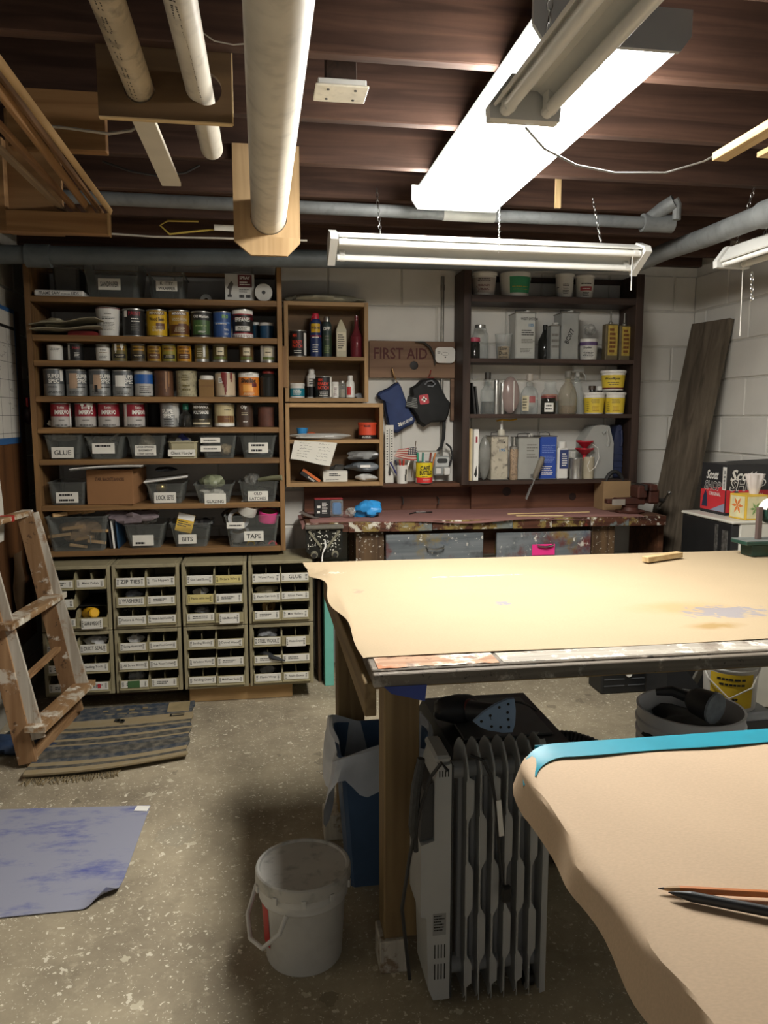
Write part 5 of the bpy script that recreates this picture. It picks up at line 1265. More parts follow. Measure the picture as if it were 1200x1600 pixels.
# ================================================================== GOODS IN THE MIDDLE BOXES
def spray(l, r, top, Zb, Y, label, bodym, capm, capf=.16, prints=(), bands=(), name='spray_can', group=None, cat='spray can', shoulder=.9, nozzle=None):
    x, w, h = span(l, r, top, Y, Zb); R = w/2
    t = E(name, label, cat, (x, Y, Zb+.0005), face_cam(x, Y), group)
    b = 1-capf
    PT('body', MB().lathe([(0,.002),(R*.94,.002),(R,.004),(R,h*b*shoulder),(R*.72,h*b*.99),(R*.6,h*b),(0,h*b)], 22), bodym, t)
    PT('cap', MB().lathe([(R*.62,h*b*.985),(R*.62,h*.96),(R*.5,h),(0,h)], 18), capm, t)
    for m, z0, z1, a0, a1 in bands: PT('label_band', MB().band(R+.0006, h*z0, h*z1, a0, a1, 14), m, t)
    g = {}
    for p in prints:
        if p[0] == '=': g.setdefault(str(p[1:5]), (MB(), p[6]))[0].clines(R+.0012, p[3], p[4], h*p[1], h*p[2], p[5], len(label))
        else: g.setdefault(p[0], (MB(), p[3]))[0].ctext(p[0], R+.0013, h*p[1], p[2]*h, p[5], R*1.6, p[4])
    for o, m in g.values(): PT('print', o, m, t)
    return t, R, h
MY = 4.18
t = can(452, 479, 517, ub_sh, MY, 'paint_can', 'black patching compound can with red lettering on the upper box shelf', tin, 'goods in the upper pine box', bands=[(black, .04, .96), (W_, .06, .9, .75, 1.3)], prints=[('READY', .56, .17, col('d0402a'), .03, -.1, 1.2), ('PATCH', .4, .17, col('d0402a'), .03, -.1, 1.2), ('MH', .8, .16, col('d0402a'), .03, -.4, .5), ('=', .12, .26, -.6, .5, 2, W_)])
t, R, h = spray(483.5, 502, 490, ub_sh, MY, 'blue spray can with red cap and yellow round emblem', col('1c2f5e'), col('b3263a'), .13, [('WD-40', .66, .085, M('wd_navy', '101b3a', .5), .03, 0), ('=', .1, .3, -.6, .6, 4, W_), ('=', .42, .48, -.7, .7, 1, W_)], [(yellow, .56, .76, -.85, .85), (red, .46, .5, -pi, pi)], group='goods in the upper pine box')
PT('straw', MB().tube([(-.004, -R*.6, h*.97), (-.02, -R*.9, h*.9), (-.02, -R-.004, h*.82)], .002, 6), col('b3263a'), t)
spray(503, 518, 495, ub_sh, MY, 'dark green insect repellent spray can with OFF lettering', col('2c3a38'), tin, .12, [('OFF!', .7, .12, W_, .03, 0), ('=', .1, .3, -.6, .6, 4, col('7d8f5a')), ('=', .4, .55, -.5, .5, 2, MATS['print_grey'])], [(col('30402c'), .08, .55, -pi, pi)], group='goods in the upper pine box')
x, w, h = span(524, 541, 500, MY, ub_sh)
gb = E('glue_bottle', 'white pointed squeeze bottle with a cream label', 'bottle', (x, MY, ub_sh+.0005), group='goods in the upper pine box')
PT('body', MB().lathe([(0,0),(w*.48,0),(w*.5,.004),(w*.5,h*.72),(w*.3,h*.86),(w*.08,h*1.0),(0,h)], 4).rot(pi/4).xf(Matrix.Diagonal((1.3,1.3,1,1))), M('bottle_ivory', 'b9b296', .5), gb)
PT('paper_label', MB().box(-w*.4, w*.4, -w*.465, -w*.46, h*.18, h*.66, 0), cream, gb); PT('print', MB().lines(-w*.33, w*.33, h*.22, h*.62, 7, -w*.468, 4), K_, gb)
jar(547, 566.5, 494, ub_sh, MY, 'glass_bottle', 'slim glass bottle of red liquid at the right of the upper box', GLASS('red_tint_glass', '7c3038', .6), None, 'bottle', fill=(col('7d1f28'), .03, .5), shape=[(.92,0),(1,.04),(1,.5),(.42,.68),(.3,.8),(.3,1.0)], group='goods in the upper pine box')
# bottom of the upper box
can(452.5, 475.5, 600, ub_bot, MY, 'plastic_jar', 'teal labelled jar with a white lid in the upper box', white_pl, 'goods in the upper pine box', bands=[(col('1f7d8f'), .12, .68)], prints=[('=', .2, .6, -.6, .6, 4, W_)], lid=white_pl, ring=False, cat='jar')
spray(479, 494, 577, ub_bot, 4.23, 'white capped bottle standing behind the black can', white_pl, white_pl, .16, [('=', .45, .7, -.5, .5, 3, K_)], [(black, .05, .4, -pi, pi)], name='squeeze_bottle', group='goods in the upper pine box', cat='bottle')
t = can(492, 519, 588, ub_bot, 4.16, 'paint_can', 'black ready patch can with big red lettering in the upper box', tin, 'goods in the upper pine box', bands=[(black, .04, .96), (W_, .04, .96, .85, 1.3)], prints=[('MH', .82, .18, col('d0402a'), .04, -.4, .5), ('READY', .64, .19, col('d0402a'), .04, -.05, 1.35), ('PATCH', .46, .19, col('d0402a'), .04, -.05, 1.35), ('=', .08, .3, -.6, .6, 3, W_)])
can(519, 529, 598, ub_bot, 4.15, 'spice_jar', 'narrow white labelled jar right of the ready patch can', white_pl, 'goods in the upper pine box', bands=[(W_, .1, .8)], prints=[('=', .15, .7, -.5, .5, 6, darkred)], lid=white_pl, ring=False, cat='jar')
jar(529, 540, 595, ub_bot, 4.15, 'glass_jar', 'small clear jar with a metal lid in the upper box', gl_clear, tin, fill=(col('8d8672'), .04, .5), group='goods in the upper pine box')
spray(540.5, 554, 587, ub_bot, 4.15, 'white glue bottle with red label and pointed cap', white_pl, white_pl, .22, (), [(col('c23a3a'), .14, .5, -.9, .2)], name='glue_bottle', group='goods in the upper pine box', cat='bottle', shoulder=.86)
lump('plastic_bag', 'bag', 'small crumpled clear bag in the right corner of the upper box', 562, 620, 4.2, .025, .04, .02, grey_plastic, 31)
# dusty sheets on top of the upper box
q = P(505, 466, 4.17)
SOLO('folded_dropcloth', MB().ball((0,0,0), .2, .09, .028, 24, 10, .25, 33), M('dust_sheet', '96917c', .7, var=.2, scale=14, bump=.5), 'folded dusty plastic sheeting on top of the upper box', 'sheeting', (q.x, 4.18, ub_top+.022))
# lower box: shelf
LY = 4.17
lump('plastic_bag', 'bag', 'rumpled white plastic bag sagging over the lower box shelf edge', 500, 682, 4.12, .16, .04, .017, M('white_film', 'b5b4ae', .3, var=.15, scale=18, bump=.5), 35, .4)
SOLO('blue_cup', MB().lathe([(0,0),(.022,0),(.032,.045),(.029,.045),(.02,.004),(0,.004)], 18, cap=False), col('2f86c4'), 'small bright blue plastic cup on the lower box shelf', 'cup', (P(472, 670, LY).x, LY, lb_sh+.016))
lump('orange_tool', 'tool', 'small orange plastic tool on the lower box shelf', 486, 680, 4.14, .024, .02, .015, col('c8562a'), 36)
t = can(560, 588, 661, lb_sh, LY, 'plastic_jar', 'orange-red tub of putty at the right of the lower box', M('tub_red', 'd04a2e', .45), 'goods in the lower pine box', bands=[(black, .02, .26)], prints=[('Bostik', .82, .17, K_, .03, 0, .9), ('=', .06, .2, -.6, .6, 2, W_)], lid=M('tub_red', 'd04a2e', .45), ring=False, cat='jar')
# handwritten note hung over the shelf edge
nz = [P(460, 688, 4.08), P(527, 692, 4.08), P(516, 728, 4.06), P(454, 717, 4.06)]
def note(u, v):
    a = nz[0].lerp(nz[1], u); b = nz[3].lerp(nz[2], u); p = a.lerp(b, v); return (p.x, p.y-.004*sin(u*5), p.z+.003*sin(u*6)*v)
nt2 = E('handwritten_note', 'white handwritten note hanging over the lower box shelf', 'note', (0,0,0))
PT('paper', MB().grid(note, 14, 8, (0, .0008, 0)), M('note_white', 'd9d6ca', .8, var=.03), nt2)
o = MB(); rnd = random.Random(3)
for cx_ in (.12, .58):
    for r_ in range(6):
        u0 = cx_+rnd.uniform(0, .05); v0 = .1+r_*.14; pts = []
        for k in range(14):
            u = u0+.024*k*rnd.uniform(.8, 1.1); v = v0+rnd.uniform(-.03, .03)
            if u < .96: q = note(min(u, .97), v); pts.append((q[0], q[1]-.0012, q[2]))
        for k in range(0, len(pts)-2, 3): o.tube(pts[k:k+3], .0007, 3)
PT('print', o, ink, nt2, 'black handwriting')
# bottom of the lower box
bx = E('saw_blade_pack', 'orange and black blade pack leaning in the lower box', 'packet', P(484, 745, 4.16), rot=(0, .62, .1))
PT('pack', MB().box(-.058, .058, -.02, .02, -.018, .018, .002), black, bx); PT('orange_panel', MB().box(-.057, .057, -.0215, -.0195, .004, .018, 0), col('cf6a2c'), bx); PT('print', MB().ftext('BLADES', .01, -.0208, -.006, .012, .06, .02), W_, bx)
x, w, h = span(505, 543, 736, 4.13, lb_bot)
wbx = E('screw_box', 'small white printed box at the bottom of the lower pine box', 'box', (x, 4.13, lb_bot+.0005))
PT('carton', MB().box(-w/2, w/2, 0, .09, 0, h, .001), card_w, wbx); PT('print', MB().lines(-w*.25, w*.25, h*.5, h*.8, 2, -.0006, 3, .6).lines(-w*.4, w*.4, h*.12, h*.24, 1, -.0006, 4, .3), ink, wbx)
lump('bag_of_parts', 'bag', 'dark bag of parts behind the small white box', 530, 734, 4.22, .045, .03, .03, M('dark_bag', '3a3833', .5, var=.4, scale=30), 37)
lump('grey_bag', 'bag', 'uppermost grey plastic bag in the lower box', 570, 712, 4.17, .085, .06, .025, M('grey_film2', '8d8e8c', .3, var=.2, scale=18, bump=.6), 38)
gb2 = lump('grey_bag', 'bag', 'dark grey bag with a white tag in the lower box', 569, 729, 4.16, .085, .06, .026, M('grey_film3', '5e6468', .3, var=.25, scale=18, bump=.6), 39)
PT('tag', MB().box(-.028, .026, -.058, -.056, -.002, .012, 0), W_, gb2)
lump('white_bundle', 'bundle', 'white printed plastic bundle at the bottom right of the lower box', 572, 746, 4.15, .055, .04, .02, M('white_film2', 'c9c8c2', .35, var=.12, scale=30, bump=.5), 40)

# ================================================================== FIRST AID WALL
q0, q1 = P(577, 590, 4.26), P(716, 534, 4.26)
fap = E('first_aid_plank', 'brown plank with carved FIRST AID lettering on the block wall', 'plank', ((q0.x+q1.x)/2, 4.262, q0.z))
fw_, fh_ = q1.x-q0.x, q1.z-q0.z
fa_m = WOOD('firstaid_wood', '6b5240', '8b6e57', 'x', .45, .65)
PT('board', MB().box(-fw_/2, fw_/2, 0, .03, 0, fh_, .003), fa_m, fap)
PT('lettering', MB().ftext('FIRST AID', -.075, -.0008, fh_*.66, .085, .30, .014), M('carved_red', '4a1a14', .7), fap, 'reddish carved letters')
kq = P(647, 571, 4.26)
PT('knot', MB().lathe([(.024, 0), (.02, .0015), (0, .0015)], 18).rot(pi/2, 'X').mv(kq.x-(q0.x+q1.x)/2, -.0002, kq.z-q0.z), M('knot_black', '1a1512', .6), fap, 'dark knot')
q2, q3 = P(704, 657, 4.265), P(714, 591, 4.265)
SOLO('wood_strip', MB().box(q2.x, q3.x, 4.27, 4.29, q2.z, q3.z-.002), fa_m, 'narrow vertical wood strip under the right end of the first aid plank', 'wood strip')
c0, c1 = P(692, 432, 4.28), P(691, 712, 4.28)
cd = E('conduit', 'thin vertical metal conduit on the block wall', 'conduit', (c0.x, 4.281, c1.z))
PT('pipe_body', MB().tube([(0,0,q1.z-c1.z+.002),(0,0,c0.z-c1.z)], .009, 10), tin_old, cd); PT('pipe_body', MB().tube([(0,0,0),(0,0,q0.z-c1.z-.002)], .009, 10), tin_old, cd)
PT('coupling', MB().tube([(0,0,q1.z-c1.z+.28),(0,0,q1.z-c1.z+.31)], .0115, 10), tin_old, cd)
# white smoke alarm panel
q = P(695, 555, 4.25)
al = E('alarm_panel', 'white rounded alarm panel on the right end of the first aid plank', 'alarm', (q.x, 4.26, q.z))
def rrect(w, h, c, n=5): return [(sx*(w-c)+c*cos(a), sz*(h-c)+c*sin(a)) for sx, sz, a0 in ((1,1,0),(-1,1,pi/2),(-1,-1,pi),(1,-1,3*pi/2)) for a in [a0+k*pi/2/n for k in range(n+1)]]
PT('cover', MB().prism(rrect(.056, .043, .022), -.022, 0), white_pl, al)
PT('vent', MB().tube([(.02*cos(k*pi/10), -.0225, .006+.009*sin(k*pi/10)) for k in range(21)], .001, 5, caps=False), MATS['print_grey'], al); PT('button', MB().lathe([(.004,0),(.004,.003),(0,.003)], 10).rot(pi/2,'X').mv(0,-.0222,-.012), black, al)
PT('print', MB().lines(-.045, -.028, .005, .02, 2, -.0226, 2), ink, al)
SOLO('sickle_hook', MB().tube([P(649, 534, 4.24), P(662, 535, 4.24), P(672, 543, 4.24), P(678, 556, 4.24), P(680, 570, 4.24)], [.003,.006,.007,.006,.004], 8), dark_steel, 'curved dark iron hook on the first aid plank left of the alarm', 'hook')
# hooks and bags
hk = M('brass_hook', '8a6a42', .4, .6)
SOLO('wall_hook', MB().tube([P(613, 575, 4.262), P(613, 577, 4.235), P(616, 588, 4.23), P(618, 592, 4.235)], .004, 7), hk, 'small hook holding the blue first aid pouch', 'hook')
SOLO('wall_hook', MB().tube([P(673, 579, 4.262), P(672, 584, 4.235), P(668, 590, 4.23), P(678, 590, 4.235)], .004, 7), col('8a3a30'), 'red hook holding the black first aid bag', 'hook')
def pouch(poly, Y, thick, seg=3, bulge=.6):
    pts = [P(x, y, Y) for x, y in poly]; c = sum(pts, Vector())/len(pts)
    o = MB(); n = len(pts); rings = [(1.0, 0.0), (.985, .55), (.9, .85), (.6, 1.0), (.25, 1.03)]
    vs = []
    for s, d in rings:
        for p in pts: q = c+(p-c)*s; vs.append((q.x, Y-thick*d, q.z))
    fs = []
    for i in range(len(rings)-1):
        for k in range(n): k2 = (k+1) % n; fs.append((i*n+k, i*n+k2, (i+1)*n+k2, (i+1)*n+k))
    fs.append(tuple((len(rings)-1)*n+k for k in range(n)))
    fs.append(tuple(range(n))[::-1])
    return o.add(vs, fs), c
blue_poly = [(621, 597), (626, 605), (634, 628), (642, 646), (648, 656), (645, 662), (632, 668), (620, 676), (613, 675), (607, 668), (602, 645), (599, 625), (591, 622), (589, 617), (592, 613), (606, 607), (614, 601)]
po, c = pouch(blue_poly, 4.262, .045)
bpx = E('first_aid_pouch', 'navy blue first aid pouch hanging from the plank', 'pouch', (0,0,0))
PT('pouch', po, M('navy_cloth', '2a3a63', .75, var=.12, scale=20, bump=.2), bpx)
PT('piping', MB().tube([P(x, y, 4.245) for x, y in blue_poly+blue_poly[:1]], .004, 6, caps=False), M('navy_dark', '171c2c', .7), bpx)
q = P(633, 658, 4.218)
PT('print', MB().ftext('FIRST AID ONLY', q.x+.012, 4.2145, q.z, .022, .07, .02, 0, .5), W_, bpx)
PT('cross_emblem', MB().box(-.004,.004,0,.001,-.012,.012,0).box(-.012,.012,0,.001,-.004,.004,0).rot(.5,'Y').mv(P(625.5,663,4.2).x+.0,4.212,P(625.5,663,4.2).z), W_, bpx)
PT('loop', MB().tube([P(613, 577, 4.245), P(617, 588, 4.245), P(620, 598, 4.24)], .003, 6), M('loop_tan', 'a38a6a', .7), bpx)
bk_poly = [(676, 591), (683, 596), (688, 608), (695, 622), (702, 630), (700, 640), (698, 650), (694, 659), (672, 660), (661, 667), (652, 661), (648, 650), (640, 640), (636, 624), (641, 617), (640, 606), (648, 602), (656, 594)]
po, c = pouch(bk_poly, 4.262, .07)
bkb = E('first_aid_bag', 'black first aid bag with a red cross patch hanging from the plank', 'bag', (0,0,0))
PT('bag_body', po, M('black_cloth', '1d1e1e', .8, var=.2, scale=25, bump=.2), bkb)
PT('handle_loop', MB().tube([P(664, 601, 4.2), P(668, 596, 4.19), P(675, 595, 4.185), P(680, 600, 4.185), P(676, 604, 4.185), P(668, 603, 4.19)], .005, 7), M('grey_web', '6f7276', .6), bkb)
q = P(662.5, 624, 4.19)
PT('cross_patch', MB().prism(rrect(.026, .026, .007), -.003, 0).rot(-.15, 'Y').mv(q.x, 4.19, q.z), col('b0343e'), bkb, 'red patch with white cross')
PT('white_cross', MB().box(-.005,.005,-.001,0,-.015,.015,0).box(-.015,.015,-.001,0,-.005,.005,0).rot(-.15,'Y').mv(q.x, 4.1862, q.z), W_, bkb)
q = P(644, 629, 4.2)
PT('flag_patch', MB().box(-.034,.034,-.002,0,-.03,.03,0).rot(.2,'Y').mv(q.x+.002, 4.198, q.z), M('patch_dark', '2c2d2c', .8), bkb)
o = MB()
for k in range(6): o.box(-.032+(.026 if k > 2 else 0)*1, .032, -.001, 0, -.024+k*.009, -.020+k*.009, 0)
PT('flag_stripe', o.rot(.2,'Y').mv(q.x+.002, 4.1955, q.z), M('patch_grey', '8a8c88', .8), bkb, 'grey flag stripes')
PT('strap', MB().grid(lambda u, v: tuple(Vector(P(*[(694, 650), (694, 668), (693, 685), (690, 697), (684, 704)][min(4, int(u*4+.5))], 4.225))+Vector((.018*(v-.5), -.004*sin(u*6), 0))), 4, 1, (0, .002, 0)), MATS['black_cloth'], bkb)
# thermometer strip
q0, q1 = P(602, 754, 4.2), P(615, 754, 4.2); qt = P(601, 664, 4.26)
th = E('thermometer', 'long white wall thermometer leaning beside the lower box', 'thermometer', (0,0,0))
hh = qt.z-LEDGE_Z
PT('scale_board', MB().box(q0.x, q1.x, 4.2, 4.205, LEDGE_Z, LEDGE_Z+hh, .001), M('scale_white', 'cfccc2', .6, var=.05), th)
PT('glass_tube', MB().tube([((q0.x+q1.x)/2, 4.197, LEDGE_Z+.09), ((q0.x+q1.x)/2, 4.197, LEDGE_Z+hh-.02)], .002, 6), M('tube_grey', '8b8b88', .3), th)
PT('bulb', MB().lathe([(.0,0),(.006,.004),(.007,.02),(.004,.04),(.002,.05)], 10, ((q0.x+q1.x)/2, 4.197, LEDGE_Z+.04)), dark_steel, th)
o = MB()
for k in range(14):
    z = LEDGE_Z+.1+k*(hh-.12)/14
    for s in (-1, 1): o.box((q0.x+q1.x)/2+s*.013-.004, (q0.x+q1.x)/2+s*.013+.004, 4.1990, 4.1998, z, z+.005, 0)
PT('print', o, ink, th)
# cups on the ledge
def cup_things():
    Y = 4.165
    x, w, h = span(619, 638, 727, Y, LEDGE_Z)
    mg = E('pen_cup', 'white mug with a black drawing holding pens', 'cup', (x, Y, LEDGE_Z+.0005), face_cam(x, Y))
    R = w/2
    PT('cup', MB().lathe([(0,0),(R*.85,0),(R,h),(R*.93,h),(R*.8,.004),(0,.004)], 20, cap=False), white_pl, mg)
    PT('motif', MB().band(R*.93+.001, h*.15, h*.5, .45, .75, 4, R*.97).band(R*.97, h*.5, h*.8, .55, .85, 4, R*.99), black, mg)
    for i, (dx, lean, m, lab) in enumerate(((-.02, -.5, col('2c2f66'), 'dark blue pen leaning left in the white mug'), (-.012, -.28, W_, 'white pen leaning left in the white mug'), (-.004, -.1, col('b5352e'), 'red pen standing in the white mug'), (.004, .06, col('c8402e'), 'thick red marker in the middle of the white mug'), (.012, .3, W_, 'white pen leaning right in the white mug'))):
        p = E('pen', lab, 'pen', (x+dx*.5, Y, LEDGE_Z+.012), rot=(0, lean, 0), group='pens in the white mug')
        PT('barrel', MB().tube([(0,0,0),(0,0,.085)], .0045, 8), m, p); PT('cap', MB().tube([(0,0,.085),(0,0,.12)], .005, 8), m if i != 1 else col('24243c'), p)
    # coffee can
    x, w, h = span(649.5, 676, 721, 4.15, LEDGE_Z); R = w/2
    cc = can(649.5, 676, 721, LEDGE_Z, 4.15, 'coffee_can', 'yellow and red coffee can used as a pen holder', tin, None, bands=[(M('can_yellow', 'e0c81c', .45), .28, .97), (M('can_red', 'cc2f2f', .45), .03, .28), (W_, .05, .24, -1.5, -1.1)],
        prints=[('CAFÉ', .73, .25, black, .035, .15, 1.2), ('BUSTELO', .5, .25, black, .035, .25, 1.55), ('=', .3, .36, -.3, .6, 1, K_), ('=', .12, .2, -.2, .7, 2, W_)], lid=None)
    for i, (dx, lean, m, lab) in enumerate(((-.026, -.08, col('2f8a6a'), 'green marker in the coffee can'), (-.014, .05, col('3f7f70'), 'teal marker in the coffee can'), (.02, .12, col('7a3524'), 'brown marker in the coffee can'), (.03, .22, col('c8762c'), 'orange pencil in the coffee can'))):
        p = E('marker', lab, 'marker', (x+dx, 4.15, LEDGE_Z+.02), rot=(0, lean, 0), group='markers in the coffee can')
        PT('barrel', MB().tube([(0,0,0),(0,0,h-.01)], .0055 if i < 3 else .004, 8), m, p); PT('cap', MB().tube([(0,0,h-.01),(0,0,h+.03)], .006 if i < 3 else .004, 8), m, p)
    # flag in the mug
    p0, p1 = P(652, 735, 4.185), P(650, 689, 4.185)
    fg = E('small_flag', 'small striped flag with stars on a stick behind the mug', 'flag', (0,0,0))
    PT('stick', MB().tube([(p0.x-.035, 4.175, LEDGE_Z+.03), p1], .0022, 6), M('stick_dark', '5a4630', .6), fg)
    A, B, C, D = P(635.5, 698, 4.18), P(651, 698, 4.18), P(651.5, 718, 4.18), P(617, 716, 4.18); TLc = P(634, 697, 4.18); L0 = P(617, 712, 4.18); L1 = P(622, 726, 4.18)
    def fl(u, v):   # u from hoist (right) to fly (left)
        top = B.lerp(P(622, 701, 4.18), u); bot = P(653, 719, 4.18).lerp(P(616, 714, 4.18), u)
        q = top.lerp(bot, v); return (q.x, 4.176-.012*sin(u*5+v), q.z-.02*u*u*(1-v)*.3-.006*sin(u*4)*v)
    rd, wh = col('a8473f'), M('flag_white', 'cfc6b8', .8)
    for k in range(9):
        PT('stripe', MB().grid(lambda u, v: fl(u, (k+v)/9), 10, 1, (0, .0008, 0)), rd if k % 2 == 0 else wh, fg)
    PT('canton', MB().grid(lambda u, v: tuple(Vector(fl(u*.45, v*.58))+Vector((0,-.0012,0))), 6, 3, (0, .0006, 0)), col('2c3040'), fg)
    o = MB()
    for i in range(5):
        for j in range(4):
            q = Vector(fl(.05+.085*i, .08+.13*j)); o.box(q.x-.0025, q.x+.0025, q.y-.0022, q.y-.0016, q.z-.0025, q.z+.0025, 0)
    PT('star', o, wh, fg, 'white stars')
cup_things()
# outlet box with plug, at the end of the strap cord
q = P(690, 728, 4.25)
ob = E('outlet_box', 'grey weatherproof outlet box with a white plug on the wall', 'outlet', (q.x, 4.285, q.z))
PT('box', MB().box(-.045, .045, -.045, 0, -.055, .055, .006), M('outlet_grey', '8d908e', .45), ob); PT('cover', MB().box(-.04, .04, -.05, -.0455, -.005, .05, .004), M('outlet_light', 'b8bab6', .45), ob)
PT('window', MB().prism(rrect(.03, .013, .012), -.0515, -.0502).mv(0, 0, .03), M('outlet_dark', '3a3c3b', .3), ob); PT('socket', MB().box(-.035, -.005, -.049, -.0455, -.045, -.012, .003), white_pl, ob)
PT('plug', MB().box(.008, .042, -.075, -.0455, -.05, -.008, .004), white_pl, ob)
PT('cord', MB().tube([P(702, 728, 4.23)-ob.location, P(707, 712, 4.23)-ob.location, P(704, 699, 4.23)-ob.location, P(697, 693, 4.23)-ob.location], .006, 7), black_soft, ob)
# sticks and yellow pencils lying on the bench
for i, (a, b, m, lab) in enumerate((((793, 803), (921, 800), 'pale', 'longer pale wood stick lying on the bench top'), ((806, 806), (880, 806), 'pale', 'shorter pale wood stick lying in front of the longer one'))):
    A, B = FL(*a, WZ+.007), FL(*b, WZ+.007)
    SOLO('wood_stick', MB().beam(A, B, .009, .006), WOOD('pale_pine', 'b79a6c', 'd3bb90', 'x'), lab, 'stick')
q0, q1 = FL(640, 803, WZ+.006), FL(675, 800, WZ+.006)
SOLO('wire_piece', MB().tube([q0, q0.lerp(q1, .3)+Vector((0,.02,.004)), q0.lerp(q1, .7)-Vector((0,.01,-.004)), q1], .003, 6), dark_steel, 'short piece of wire lying on the maroon paper', 'wire')

# ================================================================== DARK SHELVES
GY = 4.17
D0, D1, D2, D3 = DZ
def tubp(l, r, tp, Z, lab, wrap, prints, lidm=white_pl, Y=GY, grp='tubs on the dark top shelf', tap=.84, z0=.12, z1=.78, turn=0):
    return can(l, r, tp, Z, Y, 'plastic_tub', lab, white_pl, grp, bands=wrap, prints=prints, lid=lidm, taper=tap, ring=False, cat='tub', turn=turn)
tubp(737, 775, 428, D0, 'white tub with dense grey print at the left of the dark top shelf', [(M('tub_grey', 'b3aaa4', .5), .12, .78)], [('=', .6, .74, -.6, .6, 2, K_), ('=', .16, .55, -.7, .7, 7, darkred)])
tubp(781, 829, 428, D0, 'wide white tub with a green label on the dark top shelf', [(M('tub_green', '2f8a5c', .5), .14, .8, -.35, 1.3)], [('=', .36, .42, -.2, 1.1, 1, yellow), ('=', .26, .3, -.2, 1.1, 1, yellow)], lidm=None)
tubp(869, 896, 430, D0, 'narrow white tub with small print on the dark top shelf', [(white_pl, .12, .7)], [('=', .16, .66, -.2, .6, 8, K_), ('=', .4, .5, -1, -.6, 1, K_)])
tubp(900, 928, 432, D0, 'white tub with a red band at the right of the dark top shelf', [(col('a8444a'), .34, .52, -.5, .9)], [('=', .58, .68, -.4, .8, 1, K_), ('=', .1, .3, -.3, .6, 3, K_), ('=', .39, .46, -.3, .7, 1, W_)])
# second shelf
jar(733.5, 750, 528, D1, 4.13, 'glass_jar', 'small dark jar with a pink lid in front of the mason jar', gl_dark, col('b0455a'), fill=None, lidh=.2, lidr=1.0, group='jars and tins on the second dark shelf')
jar(738, 763, 508, D1, 4.2, 'mason_jar', 'clear mason jar with a metal lid at the left of its shelf', gl_clear, tin, group='jars and tins on the second dark shelf', lidh=.09, lidr=.66)
t, R, h = jar(774, 800, 522, D1, GY, 'plastic_cup', 'clear plastic cup of saw dust with handwriting', pl_clear, None, 'cup', fill=(M('sawdust', 'b9a17a', .9, var=.1), .02, .5), shape=[(.72, 0), (.76, .02), (1, 1)], group='jars and tins on the second dark shelf')
PT('print', MB().ctext('Saw', R*.885, h*.42, .026, 0, R*1.1, .01).ctext('Dust', R*.845, h*.24, .026, 0, R*1.1, .01).ctext('walnut', R*.805, h*.09, .018, 0, R*1.1, .01), ink, t)
def jug_tin(l, r, tp, Zb, Y, label, m, depth=.12, name='solvent_tin', prints=(), group=None, handle=True, spout=True, rz=0.0):
    x, w, h = span(l, r, tp, Y, Zb)
    t = E(name, label, 'tin', (x, Y, Zb+.0005), rz, group)
    k = .003
    PT('body', MB().box(-w/2+k, w/2-k, k, depth-k, 0, h, .006), m, t)
    for zz in (0, h-.006): PT('rim', MB().box(-w/2, w/2, 0, depth, zz, zz+.006, .002), tin_old, t)
    if handle: PT('handle', MB().tube([(-w*.36, depth*.5, h), (-w*.34, depth*.5, h+.016), (0, depth*.5, h+.02), (w*.2, depth*.5, h+.016), (w*.24, depth*.5, h)], .004, 6, flat=.5), dark_steel, t)
    if spout: PT('spout', MB().lathe([(.014, h), (.014, h+.008), (.018, h+.009), (.018, h+.018), (0, h+.018)], 14, (w*.25, depth*.6, 0)), M('spout_white', 'c9c6bc', .5), t)
    g = {}
    for p in prints:
        if p[0] == '=': g.setdefault(str(p[1:5]), (MB(), p[6]))[0].lines(p[3]*w, p[4]*w, p[1]*h, p[2]*h, p[5], k-.0012, int(p[1]*90))
        elif p[0] == '#': g.setdefault(p[5].name, (MB(), p[5]))[0].box(p[1]*w, p[2]*w, k-.001, k-.0002, p[3]*h, p[4]*h, 0)
        else: g.setdefault(p[0], (MB(), p[4]))[0].ftext(p[0], p[1]*w, k-.0014, p[2]*h, p[3]*h, w*.8, .02, *(p[5:]))
    for o, mm in g.values(): PT('print', o, mm, t)
    return t
tinw = M('white_tin', 'b9bab4', .45, .2, var=.06); tin_sil = M('silver_tin', 'a7a9a6', .4, .5, var=.1)
jug_tin(806, 839, 488, D1, 4.12, 'tall white tin printed 105 on the second dark shelf', tinw, .13, 'resin_tin', [('WEST SYSTEM', .15, .86, .075, ink), ('105', .25, .73, .085, M('print_blue', '2f6f9a', .6)), ('=', .5, .64, -.2, .45, 3, ink), ('=', .34, .44, -.2, .45, 3, MATS['print_grey']), ('=', .12, .24, -.25, .45, 4, MATS['print_grey'])], 'jars and tins on the second dark shelf')
jug_tin(861, 877, 508, D1, 4.13, 'narrow silver tin between two tall tins', tin_sil, .08, 'solvent_tin', [('=', .3, .8, -.4, .4, 3, MATS['print_grey'])], 'jars and tins on the second dark shelf', handle=False)
jar(842, 862, 508, D1, 4.23, 'glass_jug', 'dark shiny jug in the gap beside the tall white tin', gl_dark, black, 'jug', shape=[(.9,0),(1,.05),(1,.55),(.5,.75),(.3,.86)], lidh=.14, lidr=.35, group='jars and tins on the second dark shelf')
t = jug_tin(878, 907, 488, D1, 4.12, 'tall silver tin with black slanted handwriting', tin_sil, .13, 'solvent_tin', [('BC077', -.05, .5, .14, ink, 0, 1.15)], 'jars and tins on the second dark shelf')
